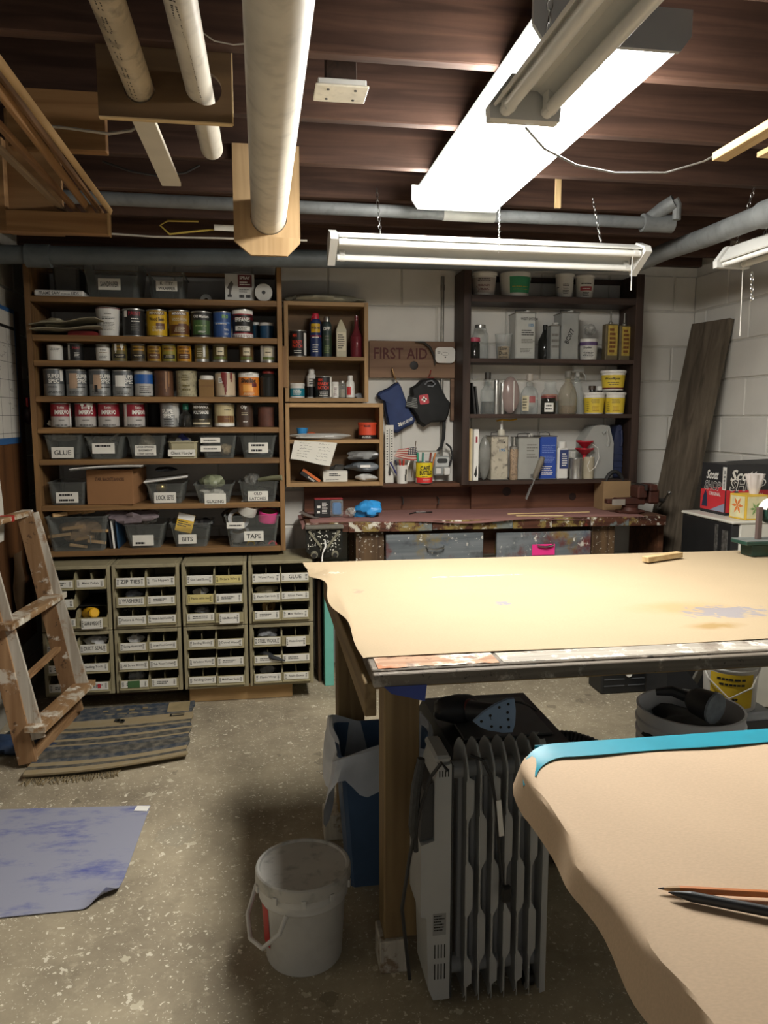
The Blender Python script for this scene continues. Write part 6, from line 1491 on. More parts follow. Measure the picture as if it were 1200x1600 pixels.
can(907, 933, 530, D1, 4.14, 'plastic_tub', 'white and purple tub of putty right of the handwritten tin', white_pl, 'jars and tins on the second dark shelf', bands=[(M('tub_white2', 'c4c3bd', .5), .05, .68), (col('5a4470'), .68, .84)], prints=[('Drydex', .56, .13, K_, .03, -.1, 1.1), ('=', .1, .44, -.7, .7, 5, K_)], lid=None, ring=False, taper=.9, cat='tub')
lump('plastic_bag', 'bag', 'clear bag with yellowish contents standing on the purple tub', 922, 515, 4.2, .035, .03, .03, bagm, 41)
def glue_carton(l, r, tp, lab):
    x, w, h = span(l, r, tp, 4.14, D1); hb = h*.74
    t = E('oil_can', lab, 'oil can', (x, 4.14, D1+.0005), group='jars and tins on the second dark shelf')
    PT('body', MB().box(-w/2, w/2, 0, .05, 0, hb, .004), M('oil_tin', '6b5f45', .5, var=.2, grime=.4), t)
    PT('paper_label', MB().box(-w*.32, w*.42, -.001, 0, hb*.14, hb*.96, 0), M('oil_yellow', 'b59c46', .5, var=.25, scale=40), t)
    PT('print', MB().lines(-w*.2, w*.3, hb*.2, hb*.9, 6, -.0016, 4, .6), M('oil_brown', '6d3a1c', .6), t)
    PT('spout', MB().lathe([(.014, hb), (.013, hb+.01), (.006, hb+.016), (.004, h*.96), (.0045, h), (0, h)], 12, (0, .025, 0)), tin_old, t)
glue_carton(948, 968, 486, 'left of two yellow labelled oil cans with thin spouts'); glue_carton(970, 989, 489, 'right of two yellow labelled oil cans with thin spouts')
# third shelf
for k, (px, lab) in enumerate(((735.5, 'black rubber sheet leaning furthest left on the third dark shelf'), (740.5, 'black rubber sheet leaning second on the third dark shelf'))):
    q = P(px, 640, 4.12)
    SOLO('rubber_sheet', MB().prism([(0,0),(.012,0),(-.008,.17-.02*k),(-.016,.17-.02*k)], 0, .12), black_soft, lab, 'sheet', (q.x+.02, 4.12, D2+.0005))
GB = 'bottles on the third dark shelf'
jar(752, 773, 582, D2, GY, 'glass_bottle', 'clear square bottle with a dark stopper', gl_clear, M('stopper', '3a3630', .5), 'bottle', shape=[(.95,0),(1,.03),(1,.56),(.4,.7),(.36,.84)], lidh=.17, lidr=.45, group=GB, fill=(M('dark_liquid', '4a4640', .3, alpha=.7), .02, .3))
for k, (l, r, tp, lab) in enumerate(((772, 780, 594, 'silver can end on, left of two thin silver cans'), (782, 789, 598, 'thin pale silver can left of the plastic pack'))):
    jar(l, r, tp, D2, 4.15, 'thin_can', lab, tin, None, 'can', shape=[(1,0),(1,.96),(.9,1),(0,1)], group=GB)
x, w, h = span(786, 815, 588, 4.12, D2)
pk = E('plastic_pack', 'rounded pinkish clear plastic pack', 'pack', (x, 4.15, D2+.0005), group=GB)
PT('film', MB().ball((0, 0, h/2), w/2, .035, h/2, 18, 14), M('pack_film', 'a08c86', .2, var=.1, alpha=.75), pk)
PT('seam', MB().tube([(w*.08, -.036, h*.08+k*h*.2) for k in range(5)], .003, 6), white_pl, pk)
t, R, h = jar(815, 841, 584, D2, GY, 'glass_bottle', 'clear round-shouldered bottle with a red stamp', gl_clear, M('cap_wht', 'a59d92', .5), 'bottle', shape=[(.95,0),(1,.03),(1,.5),(.75,.62),(.36,.7),(.33,.8)], lidh=.18, lidr=.38, group=GB)
PT('paper_label', MB().band(R+.001, h*.08, h*.45, -.9, -.05, 8), cream, t); PT('red_stamp', MB().band(R+.0014, h*.28, h*.44, .0, .7, 6), M('stamp_red', 'a05a58', .6), t); PT('print', MB().clines(R+.002, -.8, -.2, h*.12, h*.4, 4, 3), ink, t)
t, R, h = jar(846, 868, 619, D2, 4.13, 'glass_jar', 'dark jam jar with a white handwritten label', gl_dark, col('7c3f3c'), lidh=.12, lidr=1.0, group=GB, shape=[(.95,0),(1,.04),(1,.84),(.96,.88)])
PT('paper_label', MB().band(R+.001, h*.12, h*.62, -.5, .75, 6), W_, t); PT('print', MB().clines(R+.002, -.35, .6, h*.2, h*.55, 2, 5, .5), ink, t)
jar(847, 873, 596, D2, 4.21, 'glass_jar', 'clear jar with orange contents behind the jam jar', gl_clear, None, shape=[(.95,0),(1,.05),(1,.62),(.66,.78),(.66,.98)], fill=(col('a8603c'), .4, .6), group=GB)
jar(874, 902, 580, D2, GY, 'glass_bottle', 'wide bellied clear bottle with a gold seal', GLASS('amber_glass', 'a49a82', .3), M('cork_grey', '77736a', .6), 'bottle', shape=[(.9,0),(1,.05),(1,.4),(.8,.6),(.34,.74),(.32,.84)], lidh=.15, lidr=.34, group=GB, fill=(M('tea_liquid', '8a7460', .3, alpha=.6), .02, .2))
x, w, h = span(894, 911, 570, 4.21, D2)
sb = E('spray_bottle', 'clear trigger spray bottle behind the bellied bottle', 'spray bottle', (x, 4.21, D2+.0005), group=GB)
PT('bottle', MB().lathe([(0,0),(w*.6,0),(w*.62,.01),(w*.6,h*.4),(w*.25,h*.7),(w*.25,h*.78)], 16, cap=False), gl_clear, sb)
PT('trigger_head', MB().box(-w*.45, w*.6, -.012, .012, h*.86, h, .005).box(-w*.18, w*.18, -.01, .01, h*.77, h*.87, .003), M('trigger_grey', 'a7a7a2', .5), sb); PT('trigger', MB().tube([(w*.4,0,h*.88),(w*.75,0,h*.8),(w*.8,0,h*.7)], .004, 6), MATS['trigger_grey'], sb)
yl = M('tub_yellow', 'd0b637', .45, var=.08)
def ytub(l, r, tp, Z, Y, lab):
    can(l, r, tp, Z, Y, 'plastic_tub', lab, white_pl, 'yellow epoxy tubs', bands=[(yl, .06, .76)], prints=[('=', .12, .7, -.8, -.45, 6, olive), ('=', .5, .7, -.3, .6, 3, olive), ('=', .12, .4, -.2, .6, 4, M('tub_print', '8a5a1e', .6))], lid=white_pl, ring=False, taper=.86, cat='tub')
ytub(913, 944, 614, D2, 4.13, 'left lower yellow epoxy tub on the third dark shelf'); ytub(945.5, 976, 614, D2, 4.13, 'right lower yellow epoxy tub on the third dark shelf')
zt_ = P(960, 613, 4.13).z
can(941, 976, 580, P(960, 612, 4.13).z+.006, 4.135, 'plastic_tub', 'yellow epoxy tub stacked on top of the right one', white_pl, 'yellow epoxy tubs', bands=[(yl, .06, .78), (darkred, .06, .14)], prints=[('WoodEpox', .58, .17, K_, .03, -.05, 1.5), ('=', .24, .44, -.5, .7, 2, olive)], lid=white_pl, ring=False, taper=.84, cat='tub')
for l, r, tp, lab, m in ((920, 931, 603, 'small dark screw cap bottle top behind the left yellow tub', col('4a3c30')), (932, 943, 604, 'small pale bottle top behind the yellow tubs', W_)):
    jar(l, r, tp, D2, 4.22, 'small_bottle', lab, gl_dark, m, 'bottle', lidh=.14, lidr=.95, group=GB)
# bottom shelf
GT = 'goods on the lowest dark shelf'
for i, (l, r, tp, m, lab) in enumerate(((733, 735.5, 670, M('book_tan', 'b08a52', .7), 'tan book at the far left of the lowest dark shelf'), (735.5, 738.5, 670, M('book_cream', 'c7b892', .7), 'cream book second on the lowest dark shelf'), (738.5, 741, 671, M('book_grey', '9a968c', .7), 'grey book third on the lowest dark shelf'), (741, 748.5, 671, W_, 'white magazine with a red mark on the lowest dark shelf'))):
    x, w, h = span(l, r, tp, 4.1, D3)
    b = E('book', lab, 'book', (x, 4.1, D3+.0005), group='books on the lowest dark shelf')
    PT('cover', MB().box(-w/2+.0003, w/2-.0003, 0, .15, 0, h, .0008), m, b)
    if i == 3: PT('print', MB().box(-.004, .006, -.0008, 0, h*.74, h*.86, 0), red, b); PT('ink_mark', MB().prism([(-w*.4, h*.12), (w*.1, h*.3), (w*.2, h*.12), (0, h*.06)], -.0008, 0), black, b)
x, w, h = span(749, 767, 682, 4.13, D3)
pb_ = E('plastic_bottle', 'crinkled clear plastic bottle left of the spotted tin', 'bottle', (x, 4.14, D3+.0005), group=GT)
PT('body', MB().ball((0,0,h/2), w/2, .035, h/2, 16, 14, .12, 5), M('crinkle', '8f8f88', .25, var=.2, alpha=.7), pb_)
t = jug_tin(768, 796, 681, D3, 4.11, 'white rust-spotted tin printed 195 with a pump', M('spotted_tin', 'b3ab98', .5, var=.15, scale=10, grime=.95), .12, 'resin_tin', [('WEST', .05, .9, .055, ink), ('SYSTEM', .05, .85, .055, ink), ('195', .12, .68, .1, MATS['print_blue'])], GT, spout=False)
hp = P(785, 681, 4.15).z-D3; hx = P(785, 681, 4.15).x-t.location.x
PT('pump_stem', MB().tube([(hx, .06, hp-.01), (hx, .06, hp+.085)], .008, 10), white_pl, t); PT('pump_base', MB().lathe([(.022, hp), (.022, hp+.02), (.015, hp+.035)], 14, (hx, .06, 0)), M('spotted_cap', 'bdb7a6', .5), t)
PT('pump_handle', MB().tube([(hx-.03, .05, hp+.083), (hx, .06, hp+.089), (hx+.05, .065, hp+.085), (hx+.09, .065, hp+.092)], .008, 8, flat=.6), yel_pl, t, 'yellow pump handle')
x, w, h = span(797, 810, 683, 4.12, D3)
tu = E('caulk_tube', 'rusty streaked caulk tube between two tins', 'tube', (x, 4.12, D3+.0005), group=GT)
PT('tube', MB().lathe([(w*.45,0),(w*.5,.005),(w*.42,h*.35),(w*.5,h*.6),(w*.48,h*.72)], 16), M('streaked_tube', 'a08a72', .5, var=.25, scale=40, grime=.9), tu); PT('nozzle', MB().lathe([(w*.5,h*.72),(w*.5,h*.78),(w*.2,h*.8),(w*.12,h)], 14), tin_old, tu)
jug_tin(810, 845, 683, D3, 4.11, 'tall plain grey tin with a barcode left of the blue tin', M('grey_tin', 'a3a39c', .45, .2, var=.05), .14, 'solvent_tin', [('=', .65, .85, -.1, .42, 3, MATS['print_grey']), ('=', .5, .62, -.1, .42, 2, MATS['print_grey'])]+[('#', .1+.035*i, .1+.035*i+(.012 if i % 2 else .02), .04, .13, ink) for i in range(9)], GT)
jug_tin(844.5, 872, 681, D3, 4.105, 'bright blue tin with white print on the lowest dark shelf', M('blue_tin', '24479c', .4, var=.04), .12, 'solvent_tin', [('=', .6, .8, -.38, .4, 5, M('blue_print', '7d93cf', .6)), ('=', .38, .55, -.38, .4, 5, MATS['blue_print']), ('=', .1, .32, -.38, .4, 5, W_)], GT, spout=False)
x, w, h = span(872, 889, 690, 4.12, D3)
bo = E('squeeze_bottle', 'white and navy bottle with a white cap right of the blue tin', 'bottle', (x, 4.12, D3+.0005), group=GT)
PT('body', MB().box(-w/2, w/2, 0, .045, 0, h*.82, .006), white_pl, bo); PT('cap', MB().lathe([(w*.36, h*.82), (w*.36, h*.98), (w*.3, h), (0, h)], 16, (0, .022, 0)), white_pl, bo)
PT('paper_label', MB().box(-w*.3, w*.5, -.001, 0, h*.28, h*.78, 0), col('2a3868'), bo); PT('print', MB().lines(-w*.1, w*.4, h*.34, h*.7, 6, -.0016, 4), W_, bo)
jar(890, 910, 716, D3, 4.12, 'tin_can', 'open shiny tin can on the lowest dark shelf', tin, None, 'can', shape=[(.98,0),(1,.02),(.97,.06),(.97,.94),(1,.97),(.96,1.0),(.94,.1),(0,.08)], group=GT)
jar(911, 928, 714, D3, 4.13, 'plastic_cup', 'beige cup under the red funnels', M('beige_cup', 'a59c86', .5), None, 'cup', shape=[(.9,0),(.95,.02),(1,.98),(.92,1),(.85,.06),(0,.05)], group=GT)
zf = P(913, 714, 4.13).z
for i, (z, R, lab) in enumerate(((zf-.02, .05, 'lower red plastic funnel in the beige cup'), (zf+.022, .046, 'upper red plastic funnel nested in the lower one'))):
    SOLO('funnel', MB().lathe([(.008, -.0), (.011, .03), (R, .062), (R*1.06, .064), (R*1.06, .07), (R*.96, .068), (.01, .034), (.006, 0)], 22, cap=False), col('ad2230'), lab, 'funnel', (P(913, 714, 4.13).x, 4.13, z), group='red funnels')
SOLO('wire_loop', MB().tube([P(926, 694, 4.1), P(934, 700, 4.1), P(936, 715, 4.1), P(930, 730, 4.1), P(921, 737, 4.1), P(918, 728, 4.1), P(924, 712, 4.1)], .002, 6), white_pl, 'thin white wire loop with a tag at the red funnels', 'wire')
# big translucent jug and blue jug at the right
def big_jug(l, r, tp, Y, lab, m, dep, ridges=False):
    x, w, h = span(l, r, tp, Y, D3)
    t = E('jug', lab, 'jug', (x, Y, D3+.0005), group=GT)
    pr = [(-w/2, 0), (w/2, 0), (w/2, h*.66), (w*.34, h*.98), (w*.1, h), (-w*.2, h*.98), (-w/2, h*.72)]
    hole = None
    PT('body', MB().prism(pr, 0, dep), m, t)
    PT('handle', MB().tube([(w*.1, -.006, h*.84), (w*.22, -.008, h*.9), (w*.32, -.006, h*.7), (w*.3, -.002, h*.6)], .008, 8), m, t)
    if ridges:
        for k in range(4): PT('ridge', MB().box(-w/2-.002, w/2+.002, -.004, dep+.002, h*(.08+.12*k), h*(.12+.12*k), .002), m, t)
    return t, w, h
t, w, h = big_jug(914, 960, 664, 4.14, 'translucent plastic jug half full of grey liquid', GLASS('jug_haze', 'b3b3ad', .6, .4), .12)
PT('contents', MB().box(-w/2+.004, w/2-.004, .004, .116, .004, h*.42, .002), M('grey_liquid', '5a5a5e', .5), t)
big_jug(960, 974, 664, 4.16, 'dark blue ribbed plastic jug at the right end', M('jug_navy', '262e4a', .4, var=.1), .11, True)
# red scraper / putty knife leaning at shelf front
k0, k1 = P(848, 714, 4.05), P(822, 780, 4.11)
pk = E('wood_chisel', 'chisel with a grey handle leaning on the lowest dark shelf', 'chisel', (0,0,0))
d = (k1-k0)
PT('handle', MB().tube([k0, k0+d*.12, k0+d*.42, k0+d*.5], [.013, .017, .016, .009], 12), M('chisel_handle', '7d776a', .5), pk); PT('blade', MB().beam(k0+d*.5, k1, .022, .005, .8), M('blade_steel', '9a9a96', .4, .3), pk)
# ================================================================== BENCH: box with black hose, vise, clamp pack, blue cloth
x0, x1 = P(943, 770, 4.05).x, P(985, 770, 4.05).x; zt = P(960, 752, 4.05).z
bxo = E('cardboard_box', 'open tan carton holding a black hose behind the bench vise', 'box', ((x0+x1)/2, 4.05, WZ+.004))
w = x1-x0; h = zt-WZ-.004
cbm = M('carton_tan', '8f7452', .8, var=.06)
for a in ((-w/2, w/2, 0, .004), (-w/2, w/2, .12, .124)): PT('side', MB().box(a[0], a[1], a[2], a[3], 0, h, .001), cbm, bxo)
for a in ((-w/2, -w/2+.004), (w/2-.004, w/2)): PT('side', MB().box(a[0], a[1], .004, .12, 0, h, .001), cbm, bxo)
PT('back_flap', MB().prism([(-w*.48, h), (w*.48, h), (w*.42, h+.05), (-w*.44, h+.05)], .121, .124), cbm, bxo)
SOLO('rubber_hose', MB().tube([((x0+x1)/2-.055+.0*k+.055*(1-cos(a)), 4.09, WZ+h-.03+.085*sin(a)) for k, a in enumerate([i*pi/10 for i in range(11)])], .012, 10), black_soft, 'black hose loop standing in the tan carton', 'hose')
vz = WZ+.004
vx = P(985, 770, 3.93).x
vi = E('bench_vise', 'rusty red-brown machinist vise at the right end of the bench', 'vise', (vx+.0, 3.93, vz))
rust = M('rust_iron', '4e2c22', .6, .35, var=.3, scale=14, grime=.4)
PT('base', MB().lathe([(.06,0),(.062,.006),(.05,.012),(.042,.03),(.045,.045)], 20).box(-.075,.075,-.03,.03,0,.014,.004), rust, vi)
PT('body', MB().box(-.09, .075, -.032, .032, .045, .082, .006).box(.02, .075, -.05, .05, .08, .15, .008), rust, vi)
PT('slide_bar', MB().box(-.14, .16, -.022, .022, .052, .076, .003), rust, vi)
PT('fixed_jaw', MB().box(.055, .07, -.062, .062, .125, .158, .002), dark_steel, vi); 
PT('moving_jaw', MB().box(.09, .15, -.045, .045, .05, .13, .008).box(.085, .13, -.058, .058, .12, .158, .006), rust, vi)
PT('lead_screw', MB().tube([(.07,0,.064),(.2,0,.064)], .012, 12), dark_steel, vi)
PT('handle', MB().tube([(.195,-.06,.11),(.195,.04,.02)], .006, 8).ball((.195,-.062,.112), .011,.011,.011).ball((.195,.042,.018), .011,.011,.011), steel, vi)
q = P(957, 776, 3.9)
PT('plate', MB().box(-.12, -.045, -.034, -.031, .046, .078, 0), M('vise_plate', '8d867c', .5), vi)
# clamp / respirator pack and its bag
x, w, h = span(493, 539, 781, 3.98, WZ+.004)
rp = E('blister_pack', 'black and red blister pack lying on the left of the bench', 'packet', (x-.005, 3.98, WZ+.005))
PT('card', MB().box(-w/2, w*.03, 0, .05, 0, h, .002), black, rp); PT('red_strip', MB().box(-w/2, w*.46, .0, .05, h+.0002, h+.006, .001), col('8e2a30'), rp)
PT('clear_shell', MB().box(w*.035, w*.47, .0, .05, .002, h, .008), pl_clear, rp); PT('contents', MB().box(w*.12, w*.42, .012, .04, .01, h*.8, .006), col('2f7ab8'), rp)
PT('print', MB().lines(-w*.42, -w*.3, h*.15, h*.75, 2, -.0008, 2).lines(-w*.25, -w*.04, h*.2, h*.85, 8, -.0008, 3), W_, rp)
q = P(573, 796, 4.0)
bl = lump('blue_glove', 'glove', 'crumpled bright blue nitrile glove on the bench', 575, 795, 3.98, .072, .05, .045, M('blue_nitrile', '2f8fd0', .4, var=.15, scale=14, bump=.5), 51, .4)
bl.location.z = WZ+.045
lump('clear_wrapper', 'wrapper', 'small crumpled clear wrapper beside the blue glove', 548, 800, 3.94, .026, .02, .022, bagm, 52)
SOLO('sandpaper_strip', MB().grid(lambda u, v: (-.05+.1*u, -.03+.06*v, .03*(1-u)**2), 8, 2, (0,0,.001)), M('grit_grey', '6b625a', .9), 'curled grey sandpaper strip at the left end of the bench', 'sandpaper', (P(478, 800, 3.98).x+.02, 3.98, WZ+.006), -.3)
# woodworking vise hanging under the left end of the bench
vx0, vx1 = P(478, 840, WF-.05).x, P(536, 840, WF-.05).x; vm = (vx0+vx1)/2; vw = vx1-vx0
wv = E('wood_vise', 'paint-splattered black woodworking vise on the bench left end', 'vise', (vm, WF-.004, WZ-.018))
vb = M('vise_black', '26251f', .5, .4, var=.3, scale=20); vs_ = M('vise_paint', '7d7966', .5, var=.3, scale=40, grime=.6)
PT('jaw_plate', MB().prism([(-vw/2, 0), (vw/2, 0), (vw*.49, -.12), (vw*.3, -.15), (-vw*.3, -.15), (-vw*.49, -.12)], -.03, -.004), vb, wv)
PT('top_bar', MB().box(-vw/2-.004, vw/2+.004, -.05, -.001, -.006, .012, .003), M('vise_grey', '6b675c', .5, grime=.4), wv)
for s in (-1, 1):
    PT('rib', MB().beam((s*vw*.42, -.034, -.015), (s*vw*.02, -.034, -.115), .009, .012), vs_, wv)
    PT('boss', MB().lathe([(.0,-.02),(.012,-.02),(.012,-.015),(.017,-.015),(.019,0),(0,0)], 18).rot(-pi/2, 'X').mv(s*vw*.28, -.03, -.135), vs_, wv); PT('guide_rod', MB().tube([(s*vw*.28, -.06, -.135), (s*vw*.28, .25, -.135)], .011, 12), dark_steel, wv)
o = MB(); rnd = random.Random(8)
for k in range(90): o.ball((rnd.uniform(-.45, .45)*vw, -.0305, rnd.uniform(-.12, -.01)), rnd.uniform(.0015, .004), .001, rnd.uniform(.0015, .005), 6, 4)
PT('paint_spatter', o, M('spatter', 'd5d2c4', .6), wv, 'white paint spatter', 'stuff')
PT('lead_screw', MB().tube([(0,-.07,-.1),(0,.1,-.1)], .013, 12), vb, wv)
s0, s1 = P(508, 845, 3.74), P(503, 878, 3.6)
SOLO('string', MB().tube([s0, s0.lerp(s1, .3)+Vector((.006,0,0)), s0.lerp(s1, .6)-Vector((.003,0,0)), s1], [.004,.005,.003,.004], 6), white_pl, 'white paint-stiffened string hanging from the left vise', 'string')

# ================================================================== LEFT WALL
hb = WOOD('hardboard_wall', '4d3018', '6b4626', 'z', .35, .7, dirt=.2)
q_t, q_b = PX(20, 450, XL+.02), PX(20, 1050, XL+.02)
wallboard = SOLO('hardboard_sheet', MB().box(XL+.007, XL+.02, 2.2, 4.14, .30, 1.93, .002), hb, 'brown hardboard sheet covering the left wall', 'wall panel')
def on_left(poly, off, th):  # polygon given as picture points on the left wall plane
    o = MB(); X = XL+off; pts = [PX(x, y, X) for x, y in poly]; n = len(pts)
    vs = [(X, p.y, p.z) for p in pts]+[(X+th, p.y, p.z) for p in pts]
    return o.add(vs, [tuple(range(n)), tuple(range(2*n-1, n-1, -1))]+[(i, i+n, (i+1) % n+n, (i+1) % n) for i in range(n)])
X0 = XL+.021
ca, cb_ = PX(19, 488, X0), PX(33, 690, X0)
cal = E('wall_calendar', 'large white wall planner with a blue border on the left wall', 'calendar', (X0, 0, 0))
y1c, z0c, z1c = (PX(20, 486, X0).y+PX(34, 690, X0).y)/2, PX(33, 692, X0).z, PX(19, 484, X0).z
y0c = y1c-.95
PT('border', MB().box(0, .002, y0c, y1c, z0c-.0, z1c+.0, 0), M('planner_blue', '2f5c8f', .6, var=.08), cal)
PT('sheet', MB().box(.0021, .0032, y0c+.02, y1c-.02, z0c+.03, z1c-.02, 0), M('planner_white', 'c3c0b8', .6, var=.04), cal)
o = MB()
for k in range(1, 7): zz = z1c-.09-(z1c-z0c-.14)*k/6; o.box(.0033, .0036, y0c+.02, y1c-.02, zz, zz+.002, 0)
for k in range(1, 8): yy = y1c-.02-.125*k; o.box(.0033, .0036, yy, yy+.0015, z0c+.03, z1c-.1, 0)
o.box(.0033, .0037, y0c+.02, y1c-.02, z1c-.1, z1c-.085, 0)
PT('ruled_grid', o, ink, cal, 'black ruled grid', 'stuff')
o = MB(); rnd = random.Random(12)
for k in range(26):
    yy, zz = y1c-rnd.uniform(.03, .5), rnd.uniform(z0c+.06, z1c-.13)
    o.tube([(.0036, yy-.012*j, zz+rnd.uniform(-.008, .008)) for j in range(4)], .0009, 3)
PT('handwriting', o, MATS['print_grey'], cal, 'pencil notes', 'stuff')
q = PX(39, 583, X0); SOLO('paper_note', MB().box(0, .002, q.y-.05, q.y+.03, q.z-.03, q.z+.03, 0), M('note_grey', '9b9890', .8), 'small blank paper note beside the wall planner', 'note', (X0, 0, 0))
q = PX(48, 645, X0+.03)
ph = E('pen_holder', 'dark pen holder with red and blue pens below the wall planner', 'pen holder', (X0, q.y-.03, q.z))
PT('holder', MB().ball((.035, 0, -.01), .035, .055, .05, 14, 10, .1), M('holder_dark', '2a1a1c', .4, var=.2), ph)
for k, (m, dy) in enumerate(((col('a8282e'), -.02), (col('2a3f8a'), .0), (col('b03030'), .02))): PT('pen', MB().tube([(.03, dy, 0), (.035, dy-.02, .075)], .006, 7), m, ph)
q = PX(3, 790, X0); SOLO('paper_sheet', MB().grid(lambda u, v: (.002+.006*sin(v*4)*u, q.y-.26+.25*u, q.z-.16+.33*v), 4, 8, (.001, 0, 0)), M('note_white', 'd9d6ca', .8), 'white paper sheet pinned at the left picture edge', 'paper', (X0, 0, 0))
q = PX(33, 915, X0+.02)
SOLO('paper_bag', MB().grid(lambda u, v: (.02+.018*sin(u*3.1)+.006*sin(v*9+u*4), q.y-.1+.13*u, q.z-.19+.36*v), 10, 12, (.002, 0, 0)), M('brown_bag', '5b452c', .85, var=.2, scale=9), 'crumpled brown paper bag hanging low on the left wall', 'paper bag', (X0, 0, 0))

# ================================================================== LADDER FRAME leaning by the shelves
lad_y = WOOD('ladder_wood', '80603f', 'a58560', 'y', .6, .6, splat=[(7, .5, .58, 'cbc4b2', .85), (16, .55, .6, 'e0dacb', .9)])
lad_z = WOOD('ladder_rail', '7a5a3c', '9e7d5a', 'z', .6, .6, splat=[(9, .56, .62, 'd5cdbc', .85), (25, .6, .64, '3a2c20', .7)])
lad_w = WOOD('ladder_white', 'a29684', 'd9d2c2', 'z', .6, .6, splat=[(9, .56, .64, '8a6238', .8)])
ld = E('ladder_frame', 'paint-worn wooden ladder frame leaning at the left', 'ladder', (-.93, 3.4, 0))
def L_(v): return Vector(v)-Vector((-.93, 3.4, 0))
nb, ntp = Vector((-.965, 3.17, .02)), Vector((-1.125, 3.17, 1.0))
fb_, ftp = Vector((-.885, 3.63, .05)), Vector((-1.065, 3.66, .985))
for a, b in ((nb, ntp), (fb_, ftp)):
    PT('rail', MB().beam(L_(a), L_(b), .07, .03, 0), lad_z, ld)
    PT('rail_edge', MB().beam(L_(a+Vector((.045, 0, .10))), L_(b+Vector((.03, 0, .0))), .055, .014, 0), lad_w, ld)
def on(a, b, z): return a.lerp(b, (z-a.z)/(b.z-a.z))
for z, w, h, dx, m in ((.985, .05, .022, -.0, lad_y), (.60, .075, .026, .045, lad_y), (.175, .085, .026, .07, lad_y)):
    PT('rung', MB().beam(L_(on(nb, ntp, z)+Vector((dx, -.05, 0))), L_(on(fb_, ftp, z)+Vector((dx, .04, 0))), w, h, 0), m, ld)
PT('brace', MB().beam(L_(on(nb, ntp, .30)+Vector((-.03, 0, 0))), L_(on(fb_, ftp, .36)), .03, .02), WOOD('ladder_raw', '82603f', 'a78560', 'y'), ld)
PT('bottom_rail', MB().beam(L_(Vector((-.955, 3.16, .035))), L_(Vector((-.885, 3.66, .035))), .03, .06), WOOD('ladder_raw', '82603f', 'a78560', 'y'), ld)
q = on(nb, ntp, .985)
PT('red_mark', MB().box(-.027, .027, -.01, .02, -.0125, .0125, 0).mv(*(L_(q.lerp(on(fb_, ftp, .985), .62)))), col('b02a22'), ld, 'small red paint mark')
# flat black frames on the floor under the ladder, with pale edges
pa0, pa1, pa2, pa3 = FL(62, 1178), FL(128, 1092), FL(112, 1088), FL(20, 1170)
SOLO('glass_pane_stack', MB().prism([(pa0.x+.03, pa0.y), (pa1.x+.025, min(pa1.y, 3.73)), (pa2.x-.14, min(pa2.y, 3.73)), (pa3.x-.1, pa3.y)], .0, .008, 'xy'), M('dark_panel', '1f2023', .35, var=.2), 'flat dark panel lying on the floor under the ladder frame', 'panel')
for k, (dx, m, lab) in enumerate(((.0, W_, 'pale strip along the dark floor panel, outer of two'), (-.016, M('grey_strip', 'a5a39b', .5), 'grey strip along the dark floor panel, inner of two'))):
    SOLO('edge_strip', MB().beam(Vector((pa0.x+.045+dx, pa0.y-.02, .0135)), Vector((pa1.x+.04+dx, 3.71, .0135)), .008, .010), m, lab, 'strip')
q = FL(30, 1182)
SOLO('blue_tarp', MB().ball((0,0,0), .22, .07, .03, 26, 10, .4, 61), M('tarp_blue', '22344f', .6, var=.35, scale=25, bump=.6), 'rumpled dark blue tarp on the floor at the left edge', 'tarp', (q.x-.08, q.y+.06, .026))

# ================================================================== FLOOR CLOTHS
def kilim():
    m, nt, b = _base('kilim_weave'); N, L = nt.nodes, nt.links
    tc = N.new('ShaderNodeTexCoord'); sp = N.new('ShaderNodeSeparateXYZ'); L.new(tc.outputs['UV'], sp.inputs[0])
    r = N.new('ShaderNodeValToRGB'); r.color_ramp.interpolation = 'CONSTANT'
    A, B, C, D = '8a7a5a', '2a3440', '3b3a36', '6b6350'
    stops = [(0, A), (.05, C), (.09, A), (.15, B), (.20, C), (.30, B), (.36, A), (.39, C), (.45, A), (.48, B), (.54, C), (.56, A), (.59, C), (.64, A), (.76, B), (.78, B)]
    el = r.color_ramp.elements
    for i, (p, c) in enumerate(stops):
        e = el[i] if i < 2 else el.new(p); e.position = p; e.color = srgb(c)+(1,)
    L.new(sp.outputs['Y'], r.inputs[0])
    nz = N.new('ShaderNodeTexNoise'); nz.inputs['Scale'].default_value = 30; nz.inputs['Detail'].default_value = 8; L.new(tc.outputs['Object'], nz.inputs[0])
    r2 = N.new('ShaderNodeValToRGB'); r2.color_ramp.elements[0].position = .4; r2.color_ramp.elements[1].position = .8; r2.color_ramp.elements[1].color = (.6,.6,.6,1); L.new(nz.outputs['Fac'], r2.inputs[0])
    mx = N.new('ShaderNodeMixRGB'); mx.inputs[2].default_value = srgb('8f8672')+(1,); L.new(r2.outputs[0], mx.inputs[0]); L.new(r.outputs[0], mx.inputs[1])
    L.new(mx.outputs[0], b.inputs['Base Color']); b.inputs['Roughness'].default_value = .95
    return m
